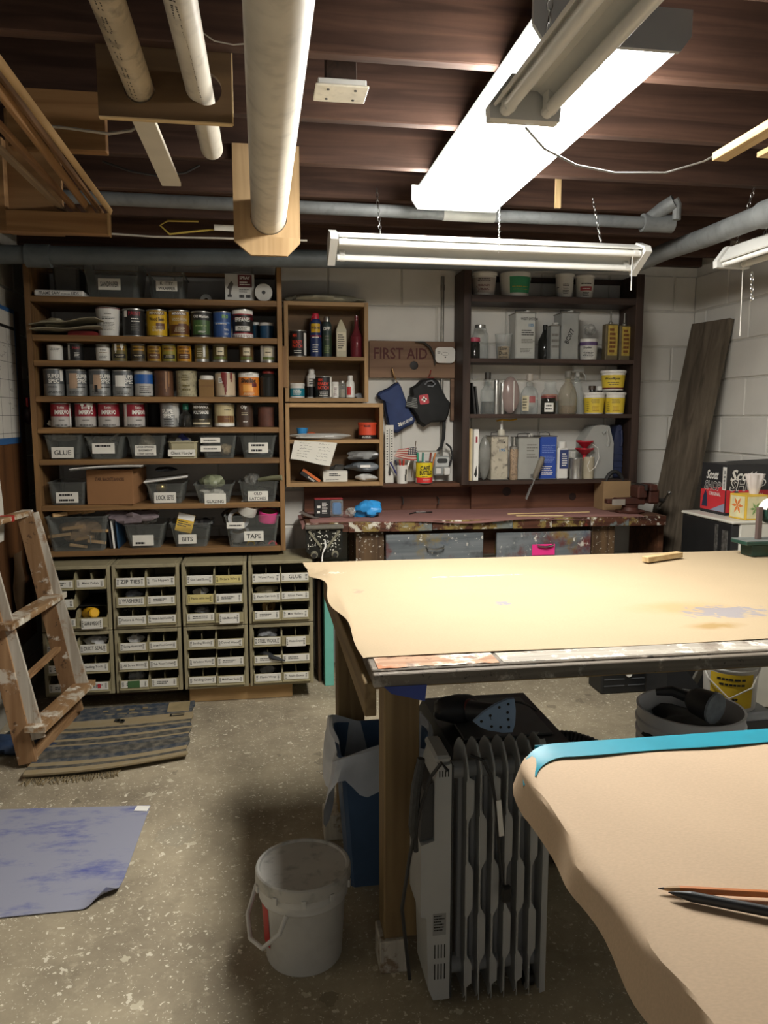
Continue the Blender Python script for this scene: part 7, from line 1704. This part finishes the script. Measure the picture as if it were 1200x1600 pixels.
def rug():
    # fold of woven rug: three stacked layers, each a thick sheet
    A, B, C, D = FL(36, 1222), FL(292, 1188), FL(306, 1094), FL(122, 1092)
    D.y = min(D.y, 3.72); C.y = min(C.y, 3.74)
    t = E('woven_rug', 'folded blue and tan striped woven rug on the floor', 'rug', (A.x, A.y, 0))
    km = kilim()
    for k, (s, z) in enumerate(((.03, .0), (.015, .009), (0, .018))):
        def fn(u, v):
            p = (A.lerp(B, u)).lerp(D.lerp(C, u), v); bow = .035*sin(u*pi)*(1-v)*(1 if k == 2 else .6)
            wob = .006*sin(v*26+k)*(u**3)
            return (p.x-A.x+wob-s*.6*(1 if u > .5 else -1)*(u > .5), p.y-A.y-bow+(s if v < .3 else 0), z+.0015+.0028*sin(v*24+u*2)*(k == 2)+.003*(k == 2))
        mb = MB().grid(fn, 20, 40, (0, 0, .007)); me = mb.mesh('rug_layer')
        uv = me.uv_layers.new(name='UVMap'); w = 21
        for lp in me.loops:
            i = lp.vertex_index % (21*41); uv.data[lp.index].uv = ((i % w)/20, (i//w)/40)
        PT('rug_layer', me, km, t)
    # woven motifs
    def at(u, v): p = (A.lerp(B, u)).lerp(D.lerp(C, u), v); return Vector((p.x-A.x, p.y-A.y, .0305))
    mt, md = M('rug_tan', '8a7a58', .95, var=.15), M('rug_dark', '26261f', .95)
    def patch(u0, u1, v0, v1, m=mt):
        PT('motif', MB().add([at(u, v)+Vector((0,0,.0016)) for u, v in ((u0, v0), (u1, v0), (u1, v1), (u0, v1))], [(0,1,2,3)]), m, t)
    for k in range(4): patch(.30+.1*k, .34+.1*k, .88+.02*(k % 2), .91+.02*(k % 2)); patch(.33+.09*k, .40+.09*k, .82, .835)
    patch(.80, .97, .77, .99)
    for q in ((.42, .46, .69, .74), (.47, .5, .66, .71), (.44, .49, .68, .72), (.83, .94, .70, .715), (.83, .94, .735, .75), (.83, .845, .70, .75)): patch(*q, md)
    o = MB(); rnd = random.Random(5)
    for k in range(70):
        u = k/70*.6; p = A.lerp(B, u)-A; p.y -= .035*sin(u*pi); p.z = .012
        d = Vector((rnd.uniform(-.02, .02), -rnd.uniform(.025, .045), -.010)); o.tube([p, p+d*.5+Vector((rnd.uniform(-.006, .006), 0, 0)), p+d], .0014, 4)
    PT('fringe', o, M('fringe_tan', '77684a', .95), t, 'tan yarn fringe', 'stuff')
rug()
def dusty_blue():
    m, nt, b = _base('dusty_blue_sheet'); N, L = nt.nodes, nt.links; tc = N.new('ShaderNodeTexCoord')
    n = N.new('ShaderNodeTexNoise'); n.inputs['Scale'].default_value = 6; n.inputs['Detail'].default_value = 12; n.inputs['Roughness'].default_value = .74
    mp = N.new('ShaderNodeMapping'); mp.inputs['Scale'].default_value = (.7, 1.8, 1); mp.inputs['Rotation'].default_value = (0, 0, .2); L.new(tc.outputs['Object'], mp.inputs[0]); L.new(mp.outputs[0], n.inputs[0])
    r = N.new('ShaderNodeValToRGB'); r.color_ramp.elements[0].position = .26; r.color_ramp.elements[1].position = .50
    r.color_ramp.elements[0].color = srgb('2c3a8e')+(1,); r.color_ramp.elements[1].color = srgb('8b8d9c')+(1,); L.new(n.outputs['Fac'], r.inputs[0])
    L.new(r.outputs[0], b.inputs['Base Color']); b.inputs['Roughness'].default_value = .85; return m
bA, bB, bC, bD = FL(-260, 1462), FL(178, 1418), FL(235, 1260), FL(-200, 1272)
def bsheet(u, v):
    p = bA.lerp(bB, u).lerp(bD.lerp(bC, u), v)
    curl = max(0, (u-.88)/.12)*max(0, (.22-v)/.22)
    cut = max(0, (u-.9)/.1)*max(0, (.1-v)/.1)
    return (p.x-.03*cut, p.y+.05*cut, .0025+.03*curl+.004*abs(sin(u*7+v*3))*max(0, .15-v))
SOLO('blue_floor_sheet', MB().grid(bsheet, 44, 26, (0, 0, .002)), dusty_blue(), 'dusty blue sheet on the floor with one curled corner', 'floor sheet')
SOLO('white_tag', MB().box(-.024, .024, -.018, .018, 0, .0015, 0), W_, 'small white tag on the far corner of the blue floor sheet', 'tag', FL(228, 1263)+Vector((-.012, -.01, .0052)), -.2)

# ================================================================== WHITE LIDDED BUCKET
R, H = .122, .252
bc = Vector((.086, 1.905, 0))
bk = E('lidded_bucket', 'white lidded plastic bucket beside the table post', 'bucket', bc, face_cam(bc.x, bc.y))
bwm = M('bucket_white', 'c4c3be', .45, var=.05, scale=8, grime=.1)
PT('body', MB().lathe([(0,0),(R*.80,0),(R*.82,.004),(R*.9,H*.66),(R*.94,H*.70),(R*.96,H*.71),(R*.94,H*.735),(R*.955,H*.78),(R*.985,H*.79),(R*.97,H*.82),(R*.97,H*.93),(0,H*.93)], 40), bwm, bk)
PT('lid', MB().lathe([(R*.985,H*.86),(R*1.02,H*.865),(R*1.03,H*.9),(R*1.02,H*.985),(R*.99,H),(R*.94,H),(R*.92,H*.975),(0,H*.97)], 40), M('lid_white', 'b5b3ac', .5, var=.08, scale=10, grime=.45), bk)
PT('paper_label', MB().band(R*.86, H*.22, H*.66, -1.75, -.98, 10, R*.905), col('b02626'), bk, 'red label at the left')
PT('handle', MB().tube([(-R*.35, -R*.98, H*.74), (-R*.5, -R*1.12, H*.6), (-R*.85, -R*1.0, H*.42), (-R*1.12, -R*.55, H*.38), (-R*1.2, -R*.1, H*.5), (-R*1.0, R*.3, H*.74)], .006, 8), bwm, bk)
for a in (-1.2, -.6, 0, .6, 1.2): PT('lid_tab', MB().box(-.006, .006, -.004, .002, -.012, .008, .001).mv(0, -R*1.03, H*.87).rot(a), bwm, bk)

# ================================================================== TRASH CAN WITH LINER
tx, ty, tz = .352, 2.262, .43
tcn = E('trash_can', 'blue wastebasket under the work table', 'trash can', (tx, ty, 0))
PT('basket', MB().tub(.225, .20, .285, .262, tz, .003, .006), M('basket_blue', '3f5878', .5, var=.08), tcn)
def liner(u, v):
    a = u*2*pi; x = max(-1, min(1, 1.35*cos(a))); y = max(-1, min(1, 1.35*sin(a)))
    w, d = .146, .135
    k = 1+.03*sin(9*a)+.03*sin(5*a+1)
    if v < .45: f = v/.45; s = .80+.2*f; z = tz-.20+.20*f+.02*f+.02*sin(3*a)*f
    else:
        f = (v-.45)/.55; s = 1.06+.14*f+.06*f*sin(7*a)+.05*f*sin(3*a+2); z = tz+.02+.02*sin(3*a)-.15*f*(1+.4*sin(4*a+.5)+.25*sin(9*a))
    x0_ = w*x*s*k; y0_ = d*y*s*k
    return (x0_, y0_, z)
SOLO('trash_liner', MB().grid(liner, 64, 16), M('liner_white', 'c3cad4', .3, var=.1, scale=16, bump=.5, alpha=.8), 'translucent white plastic liner over the wastebasket rim', 'bag', (tx, ty, 0))
# teal board beyond the table
q0, q1 = P(508, 1064, 3.93), P(521, 945, 3.93)
SOLO('teal_board', MB().box(q0.x, q1.x, 3.93, 4.2, 0, .62, .002), M('teal_paint', '6fb8a8', .6, var=.06), 'pale teal board standing on edge beside the parts cabinets', 'board')
SOLO('dark_board', MB().box(q0.x-.03, q0.x-.012, 4.0, 4.24, 0, .7, .002), WOOD('old_dark', '3a2a1c', '5a4430', 'z'), 'dark board standing behind the teal board', 'board')

# ================================================================== OIL HEATER
hx0, hx1, hy0, hy1, hz0, hz1 = .362, .655, 1.655, 1.79, .006, .642
ht = E('oil_heater', 'grey oil-filled radiator heater with seven fins under the table', 'heater', (hx0, hy0, 0))
hg = M('heater_grey', 'a9aaa8', .4, var=.04); hd = M('heater_dark', '3a3b3c', .45, var=.1)
D = hy1-hy0
# fins: sheet-metal plates in the y-z plane, wavy pressed edges
nf = 7
for i in range(nf):
    xx = .098+i*(.290-.098)/(nf-1)
    flat_end = i == nf-1
    def fin(u, v):
        z = hz0+(hz1-hz0)*v; inset = .045*max(0, (v-.92)/.08)**1.5+.015*max(0, (.03-v)/.03)
        return (xx+.004*sin(pi*u)*(0 if flat_end else 1), inset+(D-2*inset)*u, z)
    PT('fin', MB().grid(fin, 8, 40, (.0022, 0, 0)), hg, ht)
    # pressed flange along the front edge, swelling and narrowing in turn
    def fl_w(v):
        if flat_end: return .012
        s_ = sin(v*2*pi*2.6+(pi if i % 2 else 0)+.4); return .0035+.0125*max(0, min(1, .5+1.6*s_))*(1 if .06 < v < .9 else 0)
    for ye in (0, D):
        PT('flange', MB().grid(lambda u, v: (xx+.0022+fl_w(v)*u-.004*(1-u)*(fl_w(v) > .008), (.045*max(0, (v-.92)/.08)**1.5)*(1 if ye == 0 else -1)+ye+.004*u*(1 if ye == 0 else -1), hz0+(hz1-hz0)*v), 2, 70, (0, .0015, 0)), hg, ht)
    PT('oil_channel', MB().tube([(xx+.001, D*.5, hz0+.05), (xx+.001, D*.5, hz1-.06)], .009, 8), hg, ht)
for z in (hz0+.055, hz1-.07): PT('header_pipe', MB().tube([(.07, D*.5, z), (.291, D*.5, z)], .022, 14), hg, ht)
# control housing at the left end
PT('housing', MB().prism([(0, .30), (.002, .235), (-.012, .24), (-.012, .42), (.02, .43), (.02, hz1-.06), (.03, hz1-.03), (.06, hz1-.025), (.06, .02), (.02, .02), (.008, .05)], 0, D), hg, ht)
PT('housing_seam', MB().box(.0602, .066, .001, D-.001, .02, hz1-.03, .002), hd, ht)
PT('housing_top', MB().box(.022, .06, .006, D-.006, hz1-.026, hz1-.008, .006), hg, ht)
PT('control_face', MB().prism([(-.013, .425), (.019, .435), (.019, hz1-.07), (-.004, hz1-.09)], .01, D-.01), hd, ht)
o = MB()
for z0, z1_ in ((.075, .115), (.13, .165)):
    for k in range(4): o.box(.022+k*.008, .0245+k*.008, -.0008, .0004, z0, z1_, 0)
for k in range(4): o.box(.03+k*.007, .0325+k*.007, -.0008, .0004, hz1-.055, hz1-.04, 0)
PT('vent_slots', o, black, ht, 'dark vent slots', 'stuff')
PT('rating_plate', MB().box(.018, .05, -.001, 0, .19, .245, 0), M('plate_grey', '8a8b89', .5), ht); PT('plate_print', MB().lines(.02, .048, .2, .243, 6, -.0016, 3), ink, ht, None, 'stuff')
for s in (.03, .262): PT('foot_bar', MB().box(s, s+.02, .03, D-.03, .018, .03, .003), hd, ht)
for s in (.025, .257):
    for yy in (.04, D-.04): PT('wheel', MB().lathe([(.008,-.012),(.018,-.012),(.018,.012),(.008,.012)], 14).rot(pi/2, 'Y').mv(s+.015, yy, .0185), black, ht)
cord = M('heater_cord', '232323', .5, var=.2)
PT('power_cord', MB().tube([P(700, 1205, 1.62)-ht.location, P(690, 1192, 1.63)-ht.location, P(672, 1215, 1.64)-ht.location, P(655, 1270, 1.64)-ht.location, P(640, 1340, 1.64)-ht.location, P(628, 1420, 1.64)-ht.location, P(640, 1530, 1.64)-ht.location], .0045, 7), cord, ht)
PT('power_cord', MB().tube([P(735, 1180, 1.67)-ht.location, P(755, 1188, 1.65)-ht.location, P(768, 1215, 1.645)-ht.location, P(775, 1260, 1.645)-ht.location, P(780, 1330, 1.645)-ht.location, P(788, 1400, 1.645)-ht.location], .004, 7), cord, ht)
PT('cord_bundle', MB().tube([P(658, 1185, 1.645)-ht.location, P(650, 1230, 1.645)-ht.location, P(645, 1290, 1.645)-ht.location, P(650, 1330, 1.645)-ht.location], [.009, .012, .011, .006], 9), M('cord_coil', '2b2c2d', .5, var=.4, scale=60, bump=.8), ht)
q = P(780, 1276, 1.645)-ht.location; PT('cord_tag', MB().box(-.006, .006, -.002, 0, -.045, .045, 0).rot(-.1, 'Y').mv(q.x, -.016, q.z), W_, ht)
q = P(790, 1395, 1.64)-ht.location; PT('plug', MB().box(-.012, .012, -.018, 0, -.02, .02, .004).mv(q.x, -.01, q.z), black, ht)

# ================================================================== DUST EXTRACTOR with sander on top
vac = E('dust_extractor', 'black and grey dust extractor behind the radiator', 'vacuum', (.745, 2.36, 0))
vbk = M('vac_black', '232426', .5, var=.12); vgr = M('vac_grey', '4d4f51', .5, var=.08)
PT('tank', MB().box(-.2, .2, -.22, .2, .05, .27, .03), vgr, vac)
PT('motor_head', MB().prism([(-.215, .27), (.23, .27), (.225, .36), (.17, .43), (-.2, .43), (-.215, .40)], -.23, .2), vbk, vac)
PT('top_tray', MB().box(-.15, .14, -.17, .15, .43, .437, .006), vgr, vac)
PT('latch', MB().box(-.03, .05, -.238, -.231, .36, .405, .004), vbk, vac); PT('badge', MB().box(-.17, .0, -.2325, -.2305, .325, .352, 0), black, vac)
PT('print', MB().ftext('FESTOOL', -.085, -.2335, .339, .024, .13, .02), M('badge_green', '3f8a4a', .5), vac)
for s in (-.17, .17): PT('wheel', MB().lathe([(.01,-.02),(.05,-.02),(.05,.02),(.01,.02)], 20).rot(pi/2, 'Y').mv(s, -.17, .0505), black, vac)
PT('caster', MB().lathe([(.008,-.012),(.025,-.012),(.025,.012),(.008,.012)], 14).rot(pi/2, 'Y').mv(-.1, .17, .0255), black, vac); PT('caster', MB().lathe([(.008,-.012),(.025,-.012),(.025,.012),(.008,.012)], 14).rot(pi/2, 'Y').mv(.1, .17, .0255), black, vac)
hp = [P(868, 1150, 2.35), P(895, 1152, 2.33), P(920, 1160, 2.3), P(945, 1172, 2.25), P(965, 1195, 2.2)]
hs = E('vacuum_hose', 'black corrugated hose arching from the dust extractor', 'hose', hp[0])
pts = []
for i in range(len(hp)-1):
    for k in range(8): pts.append(hp[i].lerp(hp[i+1], k/8)-hp[0])
PT('hose', MB().tube(pts, [.022 if k % 2 else .019 for k in range(len(pts))], 12), vbk, hs)
sz_ = .437
sd = E('detail_sander', 'dark detail sander lying with its blue triangular pad showing', 'sander', (.64, 2.30, sz_))
PT('body', MB().ball((-.03, .02, .045), .085, .055, .045, 18, 12, .12, 3), M('sander_dark', '2c2d31', .5, var=.15), sd)
PT('grip_accent', MB().ball((.0, -.01, .055), .03, .035, .03, 12, 8), M('sander_red', '5a2426', .5), sd)
c = P(776, 1118, 2.2)-sd.location
tri = []
for k, (px, py) in enumerate(((740, 1128), (756, 1113), (775, 1101), (793, 1093), (804, 1092), (806, 1110), (805, 1130), (801, 1144), (785, 1145), (762, 1141), (750, 1136))): p = P(px, py, 2.2)-sd.location; tri.append((p.x, p.z))
PT('sanding_pad', MB().prism(tri, c.y, c.y+.012), M('pad_blue', '9ab6d8', .8, var=.06), sd, 'blue triangular sanding pad')
o = MB()
for px, py in ((752, 1127), (766, 1118), (780, 1105), (794, 1100), (793, 1113), (794, 1124), (795, 1136), (782, 1136), (768, 1135)):
    p = P(px, py, 2.2)-sd.location; o.join(MB().lathe([(.0045, 0), (.0045, .0012), (0, .0012)], 10).rot(pi/2, 'X').mv(p.x, c.y-.0002, p.z))
PT('dust_holes', o, ink, sd, 'dark round dust holes', 'stuff')
PT('neck', MB().tube([(.0, -.02, .05), (c.x, c.y+.02, c.z)], [.035, .03], 14), MATS['sander_dark'], sd)
PT('cord', MB().tube([P(800, 1096, 2.3)-sd.location, P(815, 1098, 2.3)-sd.location, P(826, 1102, 2.32)-sd.location, P(838, 1110, 2.34)-sd.location], .004, 7), cord, sd)

# ================================================================== RIGHT FLOOR GROUP
def pail(loc, R, H, label, m, n=40, name='bucket', group=None):
    t = E(name, label, 'bucket', loc, face_cam(loc[0], loc[1]), group)
    PT('body', MB().lathe([(0,0),(R*.86,0),(R*.88,.005),(R*.94,H*.7),(R*.985,H*.705),(R*.985,H*.725),(R*.95,H*.735),(R*.955,H*.78),(R*1.0,H*.785),(R*1.0,H*.805),(R*.965,H*.815),(R*.97,H*.87),(R*1.01,H*.875),(R*1.01,H*.9),(R*.98,H*.91),(R*.985,H*.98),(R,H),(R*.95,H),(R*.93,H*.9),(R*.85,.01),(0,.01)], n, cap=False), m, t)
    return t
rbp = FL(1079, 1104, .43); rbR = .178
rb_ = pail((rbp.x, rbp.y, 0), rbR, .43, 'open grey-white bucket holding dark rags at the right', M('bucket_greywhite', 'd3d6dc', .45, var=.05))
PT('rib', MB().box(-.004, .004, -rbR*.985, -rbR*.93, .30, .33, .001), MATS['bucket_greywhite'], rb_); PT('handle_ear', MB().tube([(-.01, -rbR*.97, .3), (.01, -rbR*1.02, .31), (.02, -rbR*.99, .33)], .004, 6), black, rb_)
SOLO('dark_rags', MB().ball((0,0,0), rbR*.84, rbR*.84, .05, 26, 10, .3, 71), M('rag_black', '222325', .8, var=.35, scale=18, bump=.6), 'heap of dark rags inside the grey-white bucket', 'rags', (rbp.x, rbp.y, .345))
fl0 = P(1072, 1088, rbp.y-.02); fl1 = P(1117, 1107, rbp.y-.12)
tl_ = E('work_light', 'dark cylindrical tool with a pale round face lying in the bucket', 'tool', fl0)
dv = fl1-fl0
PT('barrel', MB().tube([dv*.15, dv*.35, dv*.98], [.03, .045, .052], 20), M('tool_dark', '35373a', .5, var=.2), tl_)
PT('face', MB().tube([dv*.98, dv*1.04], [.054, .052], 20), M('tool_face', '7d8790', .35, var=.25, scale=30), tl_)
PT('grip', MB().tube([dv*.15, dv*-.1+Vector((-.03, .02, .01)), dv*-.3+Vector((-.07, .02, 0))], [.02, .018, .012], 10), M('tool_dark', '35373a', .5), tl_)
# black vented box under the bench
q = FL(975, 1079)
hv = E('vented_box', 'black vented metal box on the floor under the bench', 'metal box', (q.x-.02, 3.58, 0))
PT('body', MB().box(-.125, .125, 0, .16, 0, .17, .008), fb, hv)
for r in range(3): PT('louver', MB().box(-.11, .0, -.003, .0, .04+.035*r, .046+.035*r, .001), vgr, hv); PT('louver', MB().box(.02, .11, -.003, .0, .04+.035*r, .046+.035*r, .001), vgr, hv)
PT('knob', MB().lathe([(.016,0),(.016,.012),(0,.012)], 14).rot(pi/2, 'X').mv(.02, 0, .105), W_, hv); PT('wire', MB().tube([(-.06,-.006,.15),(-.02,-.02,.13),(.03,-.02,.14),(.09,-.012,.12)], .003, 6), tin_old, hv)
q = FL(1030, 1080)
SOLO('wood_block', MB().box(-.07, .07, 0, .1, 0, .13, .004), WOOD('white_block', 'a9a295', 'd2ccbf', 'x', .8), 'pale wood block on the floor right of the black vented box', 'wood block', (q.x+.01, 3.62, 0))
SOLO('black_case', MB().prism([(-.09, 0), (.09, 0), (.075, .12), (-.03, .24), (-.09, .2)], 0, .2), vbk, 'black slanted tool case on the floor behind the grey-white bucket', 'case', (2.0, 3.32, 0))
SOLO('metal_strut', MB().beam(FL(1068, 1100)+Vector((0, 0, .01)), P(1098, 1040, 3.3), .05, .012), M('strut_grey', '7c7a72', .5, .3), 'grey metal strut slanting behind the grey-white bucket', 'strut')
SOLO('storage_tote', MB().tub(.28, .28, .31, .31, .17, .003, .006).box(-.16, .16, -.16, .16, .17, .178, .004), M('tote_grey', '6c6f74', .5, var=.1), 'grey plastic tote on the floor under the yellow labelled bucket', 'tote', (1.96, 2.92, 0))
yk = pail((1.985, 2.94, .1785), .118, .25, 'white bucket with a yellow label under the table at right edge', M('bucket_white', 'c4c3be', .45), name='labelled_bucket')
PT('paper_label', MB().band(.109, .02, .165, -.75, .9, 12, .113), M('label_yellow', 'd0b02a', .5, var=.08), yk); PT('print', MB().ctext('Dur', .1135, .055, .07, -.15, .1, .02, .3).clines(.1145, -.5, .6, .11, .155, 2, 4), ink, yk)
PT('handle', MB().tube([(-.12, -.03, .2), (-.085, -.11, .14), (.0, -.138, .07), (.085, -.11, .12), (.12, -.02, .2)], .004, 6), white_pl, yk)
# ================================================================== RIGHT CORNER GOODS
bx0, by0 = 2.235, 3.43
sbx = E('towel_box', 'red and black shop towel carton on the mini fridge', 'carton', (bx0, by0, fz+.0005))
bW, bD, bH = .29, .215, .25
blk = M('carton_black', '252527', .55, var=.05); redc = M('carton_red', 'c8333a', .55, var=.04); whc = M('carton_white', 'd5d3cc', .6)
PT('carton', MB().box(0, bW, 0, bD, 0, bH, .001), blk, sbx)
PT('red_panel', MB().box(.003, bW, -.001, 0, .015, bH*.5, 0), redc, sbx); PT('red_panel', MB().add([(-.001, .004, .015), (-.001, bD, .015), (-.001, bD, bH*.46), (-.001, .004, bH*.58)], [(0,3,2,1)]), redc, sbx)
PT('barcode_strip', MB().box(-.0016, -.0006, .0, .03, bH*.5, bH*.95, 0), whc, sbx); 
o = MB()
for k in range(14): o.box(-.0022, -.0017, .006, .02, bH*.53+k*.0065, bH*.53+k*.0065+.003, 0)
PT('barcode', o, ink, sbx, None, 'stuff')
PT('print', MB().ftext('Scott', .095, -.0016, bH*.79, .075, .14, .03, .25), whc, sbx); PT('print', MB().ftext('ORIGINAL', .15, -.0018, bH*.40, .026, .11, .02), whc, sbx)
PT('print', MB().ftext('SHOP', .115, -.0022, bH*.6, .075, .19, .045, .2), whc, sbx); PT('print', MB().ftext('SHOP', .115, -.0026, bH*.6, .072, .18, .01, .2), blk, sbx)
side = MB().ftext('Scott', 0, 0, 0, .06, .1, .03, .3); Ms = Matrix.Translation((-.0018, .115, bH*.78)) @ Matrix.Rotation(-pi/2, 4, 'Z')
PT('print', side.xf(Ms), whc, sbx); PT('print', MB().ftext('SHOP', 0, 0, 0, .06, .14, .04, .2).xf(Matrix.Translation((-.0022, .11, bH*.56)) @ Matrix.Rotation(-pi/2, 4, 'Z')), whc, sbx)
PT('print', MB().ftext('SHOP', 0, 0, 0, .058, .135, .01, .2).xf(Matrix.Translation((-.0026, .11, bH*.56)) @ Matrix.Rotation(-pi/2, 4, 'Z')), blk, sbx); PT('print', MB().ftext('ORIGINAL', 0, 0, 0, .024, .1, .02).xf(Matrix.Translation((-.002, .09, bH*.40)) @ Matrix.Rotation(-pi/2, 4, 'Z')), whc, sbx)
PT('worker_picture', MB().add([(-.0022, .20, .03), (-.0022, .15, .03), (-.0022, .155, .09), (-.0022, .17, .115), (-.0022, .19, .08)], [(0,1,2,3,4)]), M('picture_navy', '2c3048', .6), sbx); PT('worker_picture', MB().prism([(.02, .03), (.09, .03), (.085, .09), (.06, .125), (.045, .12), (.04, .08)], -.0018, -.001), MATS['picture_navy'], sbx)
PT('grey_wedge', MB().add([(-.0018, .005, .016), (-.0018, .13, .016), (-.0018, .005, .06)], [(0,2,1)]), M('picture_grey2', '8d93a6', .6), sbx)
PT('badge', MB().lathe([(.018,0),(.018,.001),(0,.001)], 18).rot(pi/2, 'X').mv(.262, -.001, bH*.86), M('badge_blue', '5a5f9a', .6), sbx)
PT('flap', MB().add([(.05, .0, bH+.001), (bW, .0, bH+.001), (bW, .1, bH+.022), (.05, .1, bH+.012)], [(0,1,2,3)]), blk, sbx)
tb_ = E('tissue_box', 'yellow flowered tissue box on the mini fridge', 'tissue box', (2.232, 3.262, fz+.0005), .06)
s = .118
PT('carton', MB().box(0, s, 0, s, 0, s, .002), M('tissue_yellow', 'd8b23c', .6, var=.1), tb_)
PT('pale_panel', MB().box(.008, s-.006, -.0008, 0, .008, s-.008, 0), M('tissue_pale', 'd6cfa4', .6, var=.1, scale=30), tb_); PT('pale_panel', MB().add([(-.0008, .008, .008), (-.0008, s-.008, .008), (-.0008, s-.008, s-.008), (-.0008, .008, s-.008)], [(0,3,2,1)]), MATS['tissue_pale'], tb_)
def petals(cx, cz, r, n=6):
    o = MB()
    for k in range(n): a = k*2*pi/n; o.prism([(cx, cz), (cx+r*.5*cos(a-.35), cz+r*.5*sin(a-.35)), (cx+r*cos(a), cz+r*sin(a)), (cx+r*.5*cos(a+.35), cz+r*.5*sin(a+.35))], -.0016, -.001)
    return o
PT('flower', petals(s*.45, s*.45, .034), M('flower_green', '7a9a5a', .6), tb_); PT('flower', petals(s*.5, s*.55, .042).xf(Matrix.Rotation(-pi/2, 4, 'Z') @ Matrix.Translation((-s, 0, 0))), M('flower_orange', 'd8793a', .6), tb_)
PT('tissue', MB().grid(lambda u, v: (s*.72+(.02+.022*v)*cos(u*2*pi)*(1+.18*sin(u*2*pi*7)*v), s*.5+(.02+.02*v)*sin(u*2*pi)*(1+.18*sin(u*2*pi*5)*v), s+.095*v), 56, 6), M('tissue_white', 'd5cdc8', .85), tb_)
# green bench tool at the rear right corner of the table
gt = E('bench_grinder', 'dark green bench tool with wood rest at the right rear of the table', 'grinder', (1.84, 2.60, TZ+.004)); gt.scale = (.82, .82, .82)
gg = M('tool_green', '1f3d33', .45, var=.12)
PT('base', MB().box(-.03, .16, 0, .09, 0, .055, .004), gg, gt); PT('table_plate', MB().box(-.075, .2, -.02, .1, .056, .073, .003), gg, gt); PT('plate_top', MB().box(-.073, .198, -.018, .098, .0732, .075, 0), M('plate_worn', '6a6f6c', .5, var=.2), gt)
PT('post', MB().box(.012, .036, .03, .05, .0752, .225, .002), M('post_brown', '5d4d48', .5, var=.1), gt)
PT('wheel_guard', MB().tube([(.105, .02, .2), (.105, .08, .2)], .058, 24), gg, gt); PT('hub', MB().tube([(.105, .012, .2), (.105, .0195, .2)], .02, 16), M('hub_green', '2f5546', .4), gt)
PT('arm', MB().beam((.13, .05, .17), (.18, .05, .074), .03, .05), gg, gt)
PT('cloth', MB().grid(lambda u, v: (.105+.061*cos(pi*(.62+.42*u)-.35), .018+.064*v, .2+.061*sin(pi*(.62+.42*u)-.35)), 14, 2, (0, 0, .001)), W_, gt, 'white belt over the guard')
SOLO('yellow_scrap', MB().ball((0,0,0), .03, .02, .012, 14, 8, .3, 4), yel_pl, 'small yellow scrap on the table beside the green tool', 'scrap', (1.915, 2.58, TZ+.017))
# small loose things on the bench and table ends
SOLO('wood_stick', MB().beam(FL(1008, 874, TZ+.02), FL(1062, 866, TZ+.02), .03, .02), WOOD('pale_pine', 'b79a6c', 'd3bb90', 'x'), 'pale wood piece at the far edge of the work table', 'stick')
